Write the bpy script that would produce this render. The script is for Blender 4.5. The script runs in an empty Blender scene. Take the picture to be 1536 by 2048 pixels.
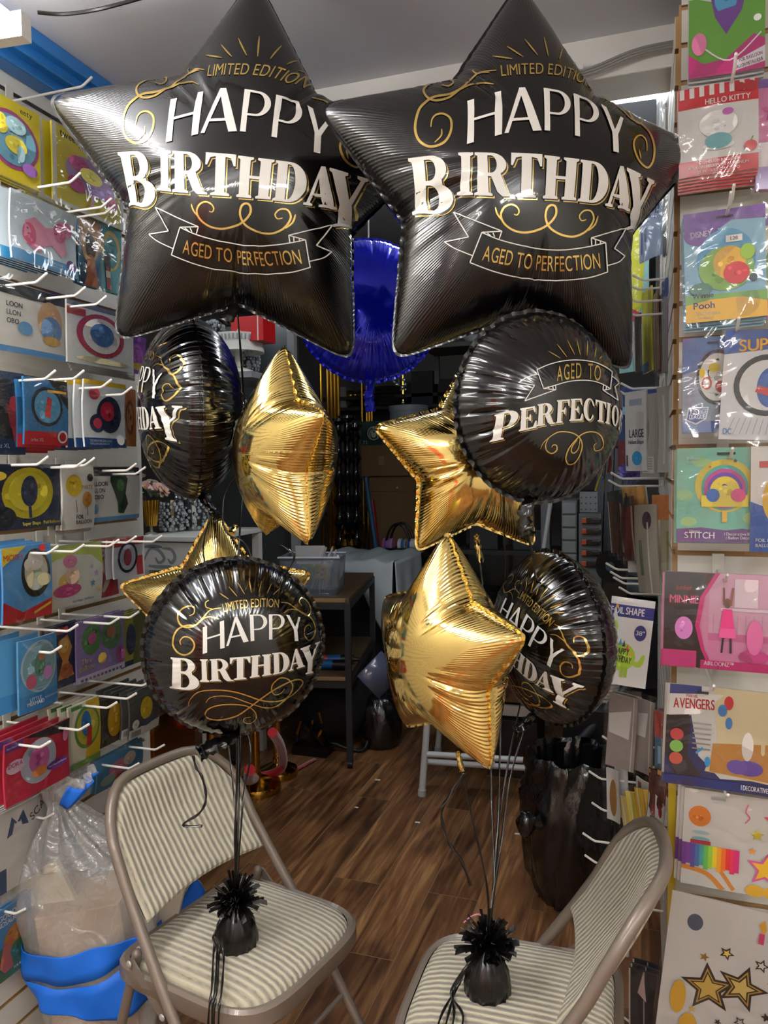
import bpy, bmesh, math, random
import numpy as np
from mathutils import Vector, Matrix
from mathutils.geometry import tessellate_polygon
random.seed(7)
scene = bpy.context.scene
COL = scene.collection
# ------------------------------------------------------------------ camera
F = 1540.0; CX = 768.0; CY = 1024.0
CAM = np.array([0.0, 0.0, 1.53])
def nv(v):
    v = np.array(v, float); return v / np.linalg.norm(v)
_dY = nv([518, -93, 1540]); _dX = np.array([4468.0, 24, -1540]); _dX = nv(_dX - _dX.dot(_dY) * _dY)
MC = np.array([_dX, _dY, np.cross(_dX, _dY)])          # camera axes (right, down, forward) -> room axes
cam_data = bpy.data.cameras.new('camera'); cam = bpy.data.objects.new('camera', cam_data); COL.objects.link(cam)
cam_data.sensor_fit = 'VERTICAL'; cam_data.sensor_height = 24.0; cam_data.lens = 24.0 * F / 2048.0
cam_data.clip_start = 0.02; cam_data.clip_end = 60
m4 = Matrix.Identity(4)
for r in range(3):
    m4[r][0] = MC[r][0]; m4[r][1] = -MC[r][1]; m4[r][2] = -MC[r][2]; m4[r][3] = CAM[r]
cam.matrix_world = m4
scene.camera = cam
# ------------------------------------------------------------------ world, exposure
scene.view_settings.view_transform = 'Standard'
scene.view_settings.look = 'None'
scene.view_settings.gamma = 1.0
scene.view_settings.use_curve_mapping = False
scene.view_settings.exposure = 0.0
scene.cycles.transparent_max_bounces = 24
scene.cycles.max_bounces = 7
scene.cycles.diffuse_bounces = 3
scene.cycles.glossy_bounces = 4
scene.cycles.transmission_bounces = 4
scene.cycles.caustics_reflective = False
scene.cycles.caustics_refractive = False
scene.cycles.sample_clamp_indirect = 4.0
world = bpy.data.worlds.new('room_air'); scene.world = world
world.use_nodes = True
world.node_tree.nodes['Background'].inputs[0].default_value = (0.9, 0.95, 1.0, 1)
world.node_tree.nodes['Background'].inputs[1].default_value = 0.12
LAMP_FRONT = 70.0      # fluorescent tubes over the front of the shop, mostly added out of view
LAMP_BACK = 16.0        # tube behind the beam and the added one over the vases

# ------------------------------------------------------------------ helpers
def P(px, py, d):
    return CAM + MC @ (np.array([px - CX, py - CY, F]) / F * d)
def ray(px, py): return MC @ np.array([px - CX, py - CY, F])
def on(ax, px, py, val):
    r = ray(px, py); return CAM + r * (val - CAM[ax]) / r[ax]
def onX(px, py, v): return on(0, px, py, v)
def onY(px, py, v): return on(1, px, py, v)
def onZ(px, py, v): return on(2, px, py, v)
def lin(c):
    return c / 12.92 if c <= 0.04045 else ((c + 0.055) / 1.055) ** 2.4
def rgb(h):
    h = h.lstrip('#')
    return tuple(lin(int(h[i:i + 2], 16) / 255) for i in (0, 2, 4))

MATS = {}
def mat(name, color='808080', rough=0.5, metal=0.0, coat=0.0, coat_rough=0.05, bump=None, emit=0, spec=0.5, noise=None, alpha=1.0, sheen=0, trans=0.0, ior=1.45):
    """bump = (scale, strength[, stretch xyz]); noise = (second colour, scale[, stretch])"""
    if name in MATS: return MATS[name]
    m = bpy.data.materials.new(name); m.use_nodes = True
    nt = m.node_tree; b = nt.nodes['Principled BSDF']
    c = rgb(color) if isinstance(color, str) else color
    b.inputs['Base Color'].default_value = (*c, 1)
    b.inputs['Roughness'].default_value = rough; b.inputs['Metallic'].default_value = metal
    b.inputs['Coat Weight'].default_value = coat; b.inputs['Coat Roughness'].default_value = coat_rough
    b.inputs['Specular IOR Level'].default_value = spec
    b.inputs['Sheen Weight'].default_value = sheen
    b.inputs['Transmission Weight'].default_value = trans; b.inputs['IOR'].default_value = ior
    b.inputs['Alpha'].default_value = alpha
    if emit:
        b.inputs['Emission Color'].default_value = (*c, 1); b.inputs['Emission Strength'].default_value = emit
    if bump or noise:
        tc = nt.nodes.new('ShaderNodeTexCoord')
    def noise_node(scale, stretch):
        mp = nt.nodes.new('ShaderNodeMapping'); mp.inputs['Scale'].default_value = stretch
        nt.links.new(tc.outputs['Object'], mp.inputs[0])
        n = nt.nodes.new('ShaderNodeTexNoise'); n.inputs['Scale'].default_value = scale; n.inputs['Detail'].default_value = 4
        nt.links.new(mp.outputs[0], n.inputs['Vector']); return n
    if bump:
        n = noise_node(bump[0], bump[2] if len(bump) > 2 else (1, 1, 1))
        bp = nt.nodes.new('ShaderNodeBump'); bp.inputs['Strength'].default_value = bump[1]; bp.inputs['Distance'].default_value = 0.01
        nt.links.new(n.outputs[0], bp.inputs['Height'])
        nt.links.new(bp.outputs[0], b.inputs['Normal'])
        if coat: nt.links.new(bp.outputs[0], b.inputs['Coat Normal'])
    if noise:
        n = noise_node(noise[1], noise[2] if len(noise) > 2 else (1, 1, 1))
        cr = nt.nodes.new('ShaderNodeMix'); cr.data_type = 'RGBA'
        cr.inputs[6].default_value = (*c, 1); cr.inputs[7].default_value = (*rgb(noise[0]), 1)
        st = nt.nodes.new('ShaderNodeMapRange'); st.inputs[1].default_value = 0.35; st.inputs[2].default_value = 0.65
        nt.links.new(n.outputs[0], st.inputs[0]); nt.links.new(st.outputs[0], cr.inputs[0])
        nt.links.new(cr.outputs[2], b.inputs['Base Color'])
    MATS[name] = m
    return m
def film(name, tint='ffffff', gloss=0.12, rough=0.08, scale=14, strength=0.6, haze=0.0, hazecol='ffffff'):
    """clear plastic film: mostly see-through with a crinkled gloss"""
    if name in MATS: return MATS[name]
    m = bpy.data.materials.new(name); m.use_nodes = True; nt = m.node_tree; nt.nodes.clear()
    out = nt.nodes.new('ShaderNodeOutputMaterial'); tr = nt.nodes.new('ShaderNodeBsdfTransparent'); gl = nt.nodes.new('ShaderNodeBsdfGlossy')
    tr.inputs[0].default_value = (*rgb(tint), 1); gl.inputs['Roughness'].default_value = rough
    tc = nt.nodes.new('ShaderNodeTexCoord'); n = nt.nodes.new('ShaderNodeTexNoise'); n.inputs['Scale'].default_value = scale; n.inputs['Detail'].default_value = 3
    n.inputs['Distortion'].default_value = 0.8
    bp = nt.nodes.new('ShaderNodeBump'); bp.inputs['Strength'].default_value = strength; bp.inputs['Distance'].default_value = 0.03
    nt.links.new(tc.outputs['Object'], n.inputs['Vector']); nt.links.new(n.outputs[0], bp.inputs['Height']); nt.links.new(bp.outputs[0], gl.inputs['Normal'])
    lw = nt.nodes.new('ShaderNodeLayerWeight'); lw.inputs[0].default_value = 0.35; nt.links.new(bp.outputs[0], lw.inputs['Normal'])
    ma = nt.nodes.new('ShaderNodeMath'); ma.operation = 'MULTIPLY_ADD'; ma.inputs[1].default_value = 0.5; ma.inputs[2].default_value = gloss; ma.use_clamp = True
    nt.links.new(lw.outputs['Fresnel'], ma.inputs[0])
    mx = nt.nodes.new('ShaderNodeMixShader'); nt.links.new(ma.outputs[0], mx.inputs[0]); nt.links.new(tr.outputs[0], mx.inputs[1]); nt.links.new(gl.outputs[0], mx.inputs[2])
    last = mx
    if haze:
        df = nt.nodes.new('ShaderNodeBsdfDiffuse'); df.inputs[0].default_value = (*rgb(hazecol), 1)
        m2 = nt.nodes.new('ShaderNodeMixShader'); m2.inputs[0].default_value = haze
        nt.links.new(mx.outputs[0], m2.inputs[1]); nt.links.new(df.outputs[0], m2.inputs[2]); last = m2
    nt.links.new(last.outputs[0], out.inputs[0])
    MATS[name] = m; return m

class MB:
    """collects vertices, faces and a material index per face"""
    def __init__(s): s.v = []; s.f = []; s.mi = []; s.mats = []; s.uv = None
    def m(s, material):
        if material not in s.mats: s.mats.append(material)
        return s.mats.index(material)
    def add(s, verts, faces, material):
        k = len(s.v); s.v += [tuple(map(float, p)) for p in verts]; i = s.m(material)
        for f in faces: s.f.append([k + a for a in f]); s.mi.append(i)
        return s
    def box(s, c, size, material, rot=None):
        hx, hy, hz = [a / 2 for a in size]; vs = []
        for x in (-hx, hx):
            for y in (-hy, hy):
                for z in (-hz, hz): vs.append(Vector((x, y, z)))
        if rot is not None: vs = [rot @ p for p in vs]
        c = Vector(c)
        return s.add([p + c for p in vs], [(0, 1, 3, 2), (4, 6, 7, 5), (0, 4, 5, 1), (2, 3, 7, 6), (0, 2, 6, 4), (1, 5, 7, 3)], material)
    def span(s, a, b, material):
        a = np.array(a, float); b = np.array(b, float); return s.box((a + b) / 2, np.abs(b - a), material)
    def tube(s, pts, r, material, n=10, closed=False, cap=True, flat=1.0):
        pts = [Vector(p) for p in pts]; N = len(pts); rr = r if hasattr(r, '__len__') else [r] * N
        vs = []; prev = None
        for i, p in enumerate(pts):
            a = pts[(i - 1) % N] if (closed or i > 0) else p; b = pts[(i + 1) % N] if (closed or i < N - 1) else p
            t = (b - a)
            t = t.normalized() if t.length > 1e-9 else Vector((0, 0, 1))
            if prev is None:
                u = t.cross(Vector((0, 0, 1)) if abs(t.z) < .9 else Vector((1, 0, 0))).normalized()
            else:
                u = (prev - t * prev.dot(t)); u = u.normalized() if u.length > 1e-6 else t.orthogonal().normalized()
            prev = u; w = t.cross(u)
            for k in range(n):
                an = 2 * math.pi * k / n
                vs.append(p + (u * math.cos(an) + w * math.sin(an) * flat) * rr[i])
        fs = []
        for i in range(N if closed else N - 1):
            j = (i + 1) % N
            for k in range(n):
                q = (k + 1) % n; fs.append((i * n + k, i * n + q, j * n + q, j * n + k))
        if cap and not closed:
            fs.append(tuple(range(n))[::-1]); fs.append(tuple(range((N - 1) * n, N * n)))
        return s.add(vs, fs, material)
    def lathe(s, prof, material, c=(0, 0, 0), n=24, wob=0, lobes=0, axis=None):
        vs = []; c = Vector(c)
        for r, z in prof:
            for k in range(n):
                a = 2 * math.pi * k / n; q = r * (1 + wob * math.cos(lobes * a)) if lobes else r
                p = Vector((q * math.cos(a), q * math.sin(a), z))
                vs.append(c + (axis @ p if axis is not None else p))
        fs = []
        for i in range(len(prof) - 1):
            for k in range(n):
                q = (k + 1) % n; fs.append((i * n + k, i * n + q, (i + 1) * n + q, (i + 1) * n + k))
        if prof[0][0] > 1e-6: fs.append(tuple(range(n))[::-1])
        if prof[-1][0] > 1e-6: fs.append(tuple(range((len(prof) - 1) * n, len(prof) * n)))
        return s.add(vs, fs, material)
    def ball(s, c, r, material, n=12, m=8, sq=(1, 1, 1)):
        vs = []; fs = []; c = Vector(c)
        for i in range(m + 1):
            t = math.pi * i / m
            for k in range(n):
                a = 2 * math.pi * k / n
                vs.append(c + Vector((r * sq[0] * math.sin(t) * math.cos(a), r * sq[1] * math.sin(t) * math.sin(a), r * sq[2] * math.cos(t))))
        for i in range(m):
            for k in range(n):
                q = (k + 1) % n; fs.append((i * n + k, (i + 1) * n + k, (i + 1) * n + q, i * n + q))
        return s.add(vs, fs, material)
    def grid(s, fn, nu, nv_, material, closed_u=False):
        vs = [fn(i / nu, j / nv_) for j in range(nv_ + 1) for i in range(nu if closed_u else nu + 1)]
        w = nu if closed_u else nu + 1; fs = []
        for j in range(nv_):
            for i in range(nu):
                q = (i + 1) % w; fs.append((j * w + i, j * w + q, (j + 1) * w + q, (j + 1) * w + i))
        return s.add(vs, fs, material)
    def build(s, name, parent=None, smooth=True, angle=0.6, bevel=0, matrix=None, loc=None, subsurf=0, solid=0):
        me = bpy.data.meshes.new(name); me.from_pydata(s.v, [], s.f)
        for q in s.mats: me.materials.append(q)
        me.polygons.foreach_set('material_index', s.mi)
        if s.uv is not None:
            lay = me.uv_layers.new(name='arc'); vi = np.zeros(len(me.loops), int); me.loops.foreach_get('vertex_index', vi)
            uv = np.zeros((len(s.v), 2)); uv[:len(s.uv)] = s.uv; lay.data.foreach_set('uv', uv[vi].ravel())
        me.update(); me.validate()
        if smooth:
            me.polygons.foreach_set('use_smooth', [True] * len(me.polygons))
            try: me.set_sharp_from_angle(angle=angle)
            except Exception: pass
        o = bpy.data.objects.new(name, me); COL.objects.link(o)
        if bevel:
            b = o.modifiers.new('edge', 'BEVEL'); b.width = bevel; b.segments = 2; b.limit_method = 'ANGLE'
        if solid:
            b = o.modifiers.new('thickness', 'SOLIDIFY'); b.thickness = solid; b.offset = 0
        if subsurf:
            b = o.modifiers.new('round', 'SUBSURF'); b.levels = subsurf; b.render_levels = subsurf
        if parent is not None: o.parent = parent
        if matrix is not None: o.matrix_world = matrix
        elif loc is not None: o.location = loc
        return o
def tag(o, label, cat, group=None, kind=None):
    o['label'] = label; o['category'] = cat
    if group: o['group'] = group
    if kind: o['kind'] = kind
    return o
def thing(name, label, cat, loc=(0, 0, 0), rz=0, group=None):
    o = bpy.data.objects.new(name, None); COL.objects.link(o); o.empty_display_size = .05
    o.location = loc; o.rotation_euler = (0, 0, rz); return tag(o, label, cat, group)
def struct(name, mb, **k):
    o = mb.build(name, smooth=k.pop('smooth', False), **k); o['kind'] = 'structure'; return o
def copy_tree(o, parent=None):
    c = o.copy(); COL.objects.link(c); c.parent = parent
    for ch in o.children: copy_tree(ch, c)
    return c
def smooth_path(pts, k=6):
    """Catmull-Rom through the points"""
    pts = [np.array(p, float) for p in pts]; out = []
    for i in range(len(pts) - 1):
        p0 = pts[max(i - 1, 0)]; p1 = pts[i]; p2 = pts[i + 1]; p3 = pts[min(i + 2, len(pts) - 1)]
        for t in np.arange(k) / k:
            out.append(.5 * ((2 * p1) + (-p0 + p2) * t + (2 * p0 - 5 * p1 + 4 * p2 - p3) * t * t + (-p0 + 3 * p1 - 3 * p2 + p3) * t ** 3))
    out.append(pts[-1]); return out

# ------------------------------------------------------------------ flat shapes for print: triangles in 2D
def arc(cx, cy, rx, ry, a0, a1, n=10):
    return [(cx + rx * math.cos(math.radians(a0 + (a1 - a0) * i / n)), cy + ry * math.sin(math.radians(a0 + (a1 - a0) * i / n))) for i in range(n + 1)]
def tris(contours):
    pts = [Vector((x, y, 0)) for c in contours for x, y in c]
    t = tessellate_polygon([[Vector((x, y, 0)) for x, y in c] for c in contours])
    return [[(pts[a].x, pts[a].y), (pts[b].x, pts[b].y), (pts[c].x, pts[c].y)] for a, b, c in t]
def stroke(pts, w, k=5, taper=True):
    p = smooth_path(pts, k) if len(pts) > 2 else [np.array(q, float) for q in pts]
    if len(pts) == 2: p = [p[0] + (p[1] - p[0]) * t for t in np.linspace(0, 1, 5)]
    out = []; L = R = None; N = len(p)
    for i, q in enumerate(p):
        d = p[min(i + 1, N - 1)] - p[max(i - 1, 0)]; l = np.hypot(*d) or 1; nn = np.array([-d[1], d[0]]) / l
        t = i / (N - 1); ww = w * (.35 + .65 * math.sin(math.pi * t) ** .6) if taper else w
        a, b = q + nn * ww / 2, q - nn * ww / 2
        if L is not None: out += [[tuple(L), tuple(a), tuple(b)], [tuple(L), tuple(b), tuple(R)]]
        L, R = a, b
    return out
def ell(cx, cy, rx, ry, n=28): return tris([arc(cx, cy, rx, ry, 0, 360 - 360 / n, n - 1)])
def starpts(cx, cy, r, inner=.45, rot=0, sy=1, n=5):
    return [(cx + (r if i % 2 == 0 else r * inner) * math.sin(math.pi * i / n + rot), cy + sy * (r if i % 2 == 0 else r * inner) * math.cos(math.pi * i / n + rot)) for i in range(2 * n)]
_chars = {}
def char(ch):
    if ch not in _chars:
        c = bpy.data.curves.new('glyph', 'FONT'); c.body = ch; c.size = 1.0
        o = bpy.data.objects.new('glyph', c); me = bpy.data.meshes.new_from_object(o)
        vs = [(v.co.x, v.co.y) for v in me.vertices]; ts = []
        for p in me.polygons:
            q = list(p.vertices)
            for i in range(1, len(q) - 1): ts.append([vs[q[0]], vs[q[i]], vs[q[i + 1]]])
        bpy.data.objects.remove(o); bpy.data.meshes.remove(me)
        x0 = min(v[0] for v in vs) if vs else 0; x1 = max(v[0] for v in vs) if vs else .3
        _chars[ch] = ([[(x - x0, y) for x, y in t] for t in ts], x1 - x0)
    return _chars[ch]
def text2d(s, h, squeeze=1.0, gap=.1, space=.28):
    """caps of height h starting at (0,0); returns triangles per character with x offset, and the width"""
    cap = max(y for t in char('H')[0] for _, y in t); k = h / cap; x = 0; out = []
    for ch in s:
        if ch == ' ': x += space * k * squeeze; continue
        t, w = char(ch); out.append((x, w * k * squeeze, [[(a * k * squeeze, b * k) for a, b in tt] for tt in t])); x += (w + gap) * k * squeeze
    return out, x - gap * k * squeeze
def split_tri(t, L, out):
    (a, b, c) = t
    e = [(math.dist(a, b), 0), (math.dist(b, c), 1), (math.dist(c, a), 2)]; l, i = max(e)
    if l <= L: out.append(t); return
    p = [a, b, c]; q, r, s = p[i], p[(i + 1) % 3], p[(i + 2) % 3]; mth = ((q[0] + r[0]) / 2, (q[1] + r[1]) / 2)
    split_tri((q, mth, s), L, out); split_tri((mth, r, s), L, out)
def quadmap(tl, tr, br, bl):
    tl, tr, br, bl = [np.array(q, float) for q in (tl, tr, br, bl)]
    return lambda x, y: tuple((bl * (1 - x) + br * x) * (1 - y) + (tl * (1 - x) + tr * x) * y)
# slab-serif capitals and rounded thin capitals of the balloon print, unit box
SER = {
 'I': [[(0,1),(1,1),(1,.95),(.8,.91),(.78,.09),(1,.05),(1,0),(0,0),(0,.05),(.22,.09),(.2,.91),(0,.95)]],
 'T': [[(0,1),(1,1),(1,.72),(.94,.72),(.84,.9),(.66,.93),(.66,.09),(.82,.05),(.82,0),(.18,0),(.18,.05),(.34,.09),(.34,.93),(.16,.9),(.06,.72),(0,.72)]],
 'H': [[(0,1),(.44,1),(.44,.95),(.36,.92),(.36,.55),(.64,.55),(.64,.92),(.56,.95),(.56,1),(1,1),(1,.95),(.93,.92),(.93,.08),(1,.05),(1,0),(.56,0),(.56,.05),(.64,.08),(.64,.48),(.36,.48),(.36,.08),(.44,.05),(.44,0),(0,0),(0,.05),(.07,.08),(.07,.92),(0,.95)]],
 'D': [[(0,1),(.45,1)] + arc(.45,.5,.55,.5,90,-90,16) + [(0,0),(0,.05),(.08,.08),(.08,.92),(0,.95)], [(.38,.94)] + arc(.44,.5,.22,.44,90,-90,12) + [(.38,.06)]],
 'P': [[(0,1),(.55,1)] + arc(.55,.71,.45,.29,90,-90,14) + [(.4,.42),(.4,.08),(.52,.05),(.52,0),(0,0),(0,.05),(.08,.08),(.08,.92),(0,.95)], [(.4,.94)] + arc(.5,.71,.2,.23,90,-90,10) + [(.4,.48)]],
 'B': [[(0,1),(.52,1)] + arc(.52,.765,.38,.235,90,-50,12) + arc(.52,.27,.48,.27,58,-90,14) + [(0,0),(0,.05),(.08,.08),(.08,.92),(0,.95)], [(.38,.94)] + arc(.47,.76,.17,.18,90,-90,10) + [(.38,.58)], [(.38,.5)] + arc(.47,.28,.2,.22,90,-90,10) + [(.38,.06)]],
 'R': [[(0,1),(.48,1)] + arc(.48,.74,.42,.26,90,-55,12) + [(.86,.14),(.9,.06),(1,.05),(1,0),(.72,0),(.6,.1),(.46,.45),(.37,.46),(.37,.08),(.47,.05),(.47,0),(0,0),(0,.05),(.08,.08),(.08,.92),(0,.95)], [(.37,.94)] + arc(.46,.74,.17,.2,90,-90,10) + [(.37,.54)]],
 'A': [[(.44,1),(.6,1),(.92,.07),(1,.05),(1,0),(.5,0),(.5,.05),(.6,.08),(.545,.26),(.27,.26),(.21,.08),(.3,.05),(.3,0),(0,0),(0,.05),(.1,.07)], [(.3,.33),(.52,.33),(.42,.72)]],
 'Y': [[(0,1),(.5,1),(.5,.95),(.43,.93),(.62,.55),(.83,.92),(.74,.95),(.74,1),(1,1),(1,.95),(.93,.92),(.68,.45),(.68,.08),(.8,.05),(.8,0),(.25,0),(.25,.05),(.38,.08),(.38,.42),(.08,.93),(0,.95)]],
 'E': [[(0,1),(.95,1),(.97,.72),(.9,.72),(.8,.92),(.4,.93),(.4,.56),(.55,.55),(.62,.66),(.68,.66),(.68,.36),(.62,.36),(.55,.47),(.4,.48),(.4,.07),(.78,.08),(.93,.32),(1,.32),(.97,0),(0,0),(0,.05),(.08,.08),(.08,.92),(0,.95)]],
 'F': [[(0,1),(.97,1),(1,.7),(.92,.7),(.82,.92),(.42,.93),(.42,.56),(.58,.55),(.65,.66),(.72,.66),(.72,.36),(.65,.36),(.58,.47),(.42,.48),(.42,.08),(.56,.05),(.56,0),(0,0),(0,.05),(.08,.08),(.08,.92),(0,.95)]],
 'C': [arc(.5,.5,.5,.5,38,322,22) + [(.85,.3)] + arc(.58,.5,.24,.43,312,48,14) + [(.86,.66),(.95,.66)]],
 'O': [arc(.5,.5,.5,.5,0,345,23), arc(.5,.5,.2,.43,0,345,23)],
 'N': [[(0,1),(.35,1),(.75,.35),(.75,.92),(.65,.95),(.65,1),(1,1),(1,.95),(.9,.92),(.9,0),(.75,0),(.25,.75),(.25,.08),(.35,.05),(.35,0),(0,0),(0,.05),(.1,.08),(.1,.92),(0,.95)]],
}
THIN = {
 'H': [[(0,1),(.2,1),(.2,.56),(.8,.56),(.8,1),(1,1),(1,0),(.8,0),(.8,.5),(.2,.5),(.2,0),(0,0)]],
 'A': [[(.4,1),(.58,1),(1,0),(.77,0),(.67,.26),(.21,.26),(.11,0),(0,0)], [(.24,.32),(.645,.32),(.46,.82)]],
 'P': [[(0,1),(.5,1)] + arc(.5,.7,.5,.3,90,-90,16) + [(.22,.4),(.22,0),(0,0)], [(.22,.95)] + arc(.5,.7,.28,.25,90,-90,12) + [(.22,.45)]],
 'Y': [[(0,1),(.24,1),(.57,.56),(.86,1),(1,1),(.69,.46),(.68,0),(.44,0),(.44,.47)]],
}
# ------------------------------------------------------------------ balloon shells
def star_radius(th, inner=.57):
    out = []
    for t in th:
        a = (t - math.pi / 2) % (2 * math.pi / 5)
        a = min(a, 2 * math.pi / 5 - a)                   # 0 at a tip, 36 degrees at a notch
        p = np.array([1.0, 0]); q = inner * np.array([math.cos(math.pi / 5), math.sin(math.pi / 5)])
        d = q - p; c, s_ = math.cos(a), math.sin(a)
        # ray (c,s)*r meets p + d*k
        r = (p[0] * d[1] - p[1] * d[0]) / (c * d[1] - s_ * d[0]); out.append(r)
    out = np.array(out)
    n = len(out); k = np.exp(-.5 * (np.arange(-6, 7) / 2.0) ** 2); k /= k.sum()
    return sum(w * np.roll(out, i - 6) for i, w in enumerate(k)) * 1.012
def inflate(Rth, NR, power=.5):
    """membrane shape over a polar mesh; returns heights [NR+1, NT] scaled to 1, and the ring fractions"""
    NT = len(Rth); th = np.linspace(0, 2 * np.pi, NT, endpoint=False); s = np.sin(np.pi / 2 * np.arange(NR + 1) / NR) ** .9
    pts = [np.zeros(2)]
    for i in range(1, NR + 1): pts += [np.array([s[i] * Rth[j] * np.cos(th[j]), s[i] * Rth[j] * np.sin(th[j])]) for j in range(NT)]
    pts = np.array(pts); ix = lambda i, j: 0 if i == 0 else 1 + (i - 1) * NT + j % NT
    T = []
    for j in range(NT): T.append((0, ix(1, j), ix(1, j + 1)))
    for i in range(1, NR):
        for j in range(NT): T += [(ix(i, j), ix(i + 1, j), ix(i + 1, j + 1)), (ix(i, j), ix(i + 1, j + 1), ix(i, j + 1))]
    T = np.array(T); N = len(pts); I, J, W = [], [], []; b = np.zeros(N)
    for k in range(3):
        a, c, o = T[:, k], T[:, (k + 1) % 3], T[:, (k + 2) % 3]
        u = pts[a] - pts[o]; v = pts[c] - pts[o]; cr = u[:, 0] * v[:, 1] - u[:, 1] * v[:, 0]
        I.append(a); J.append(c); W.append(.5 * (u * v).sum(1) / cr); np.add.at(b, o, np.abs(cr) / 6)
    I = np.concatenate(I); J = np.concatenate(J); W = np.concatenate(W)
    free = np.ones(N); free[1 + (NR - 1) * NT:] = 0; b *= free
    def A(x):
        d = W * (x[I] - x[J]); y = np.bincount(I, d, N) - np.bincount(J, d, N); return y * free
    dg = np.bincount(I, W, N) + np.bincount(J, W, N); dg[dg <= 0] = 1
    x = np.zeros(N); r = b.copy(); z = r / dg; p = z.copy(); rz = r @ z
    for _ in range(500):
        Ap = A(p); al = rz / (p @ Ap); x += al * p; r -= al * Ap
        if np.abs(r).max() < 1e-9: break
        z = r / dg; r2 = r @ z; p = z + r2 / rz * p; rz = r2
    x = np.maximum(x, 0); x = (x / x.max()) ** power
    Z = np.zeros((NR + 1, NT)); Z[0] = x[0]; Z[1:] = x[1:].reshape(NR, NT); Z[NR] = 0
    return Z, s
NT_S, NR_S = 320, 40
TH = np.linspace(0, 2 * np.pi, NT_S, endpoint=False)
R_STAR = star_radius(TH); Z_STAR, S_STAR = inflate(R_STAR, NR_S)
R_ROUND = np.ones(NT_S); S_ROUND = np.sin(np.pi / 2 * np.arange(33) / 32)
Z_ROUND = np.repeat(((1 - S_ROUND ** 2.3) ** .58)[:, None], NT_S, 1)

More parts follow.
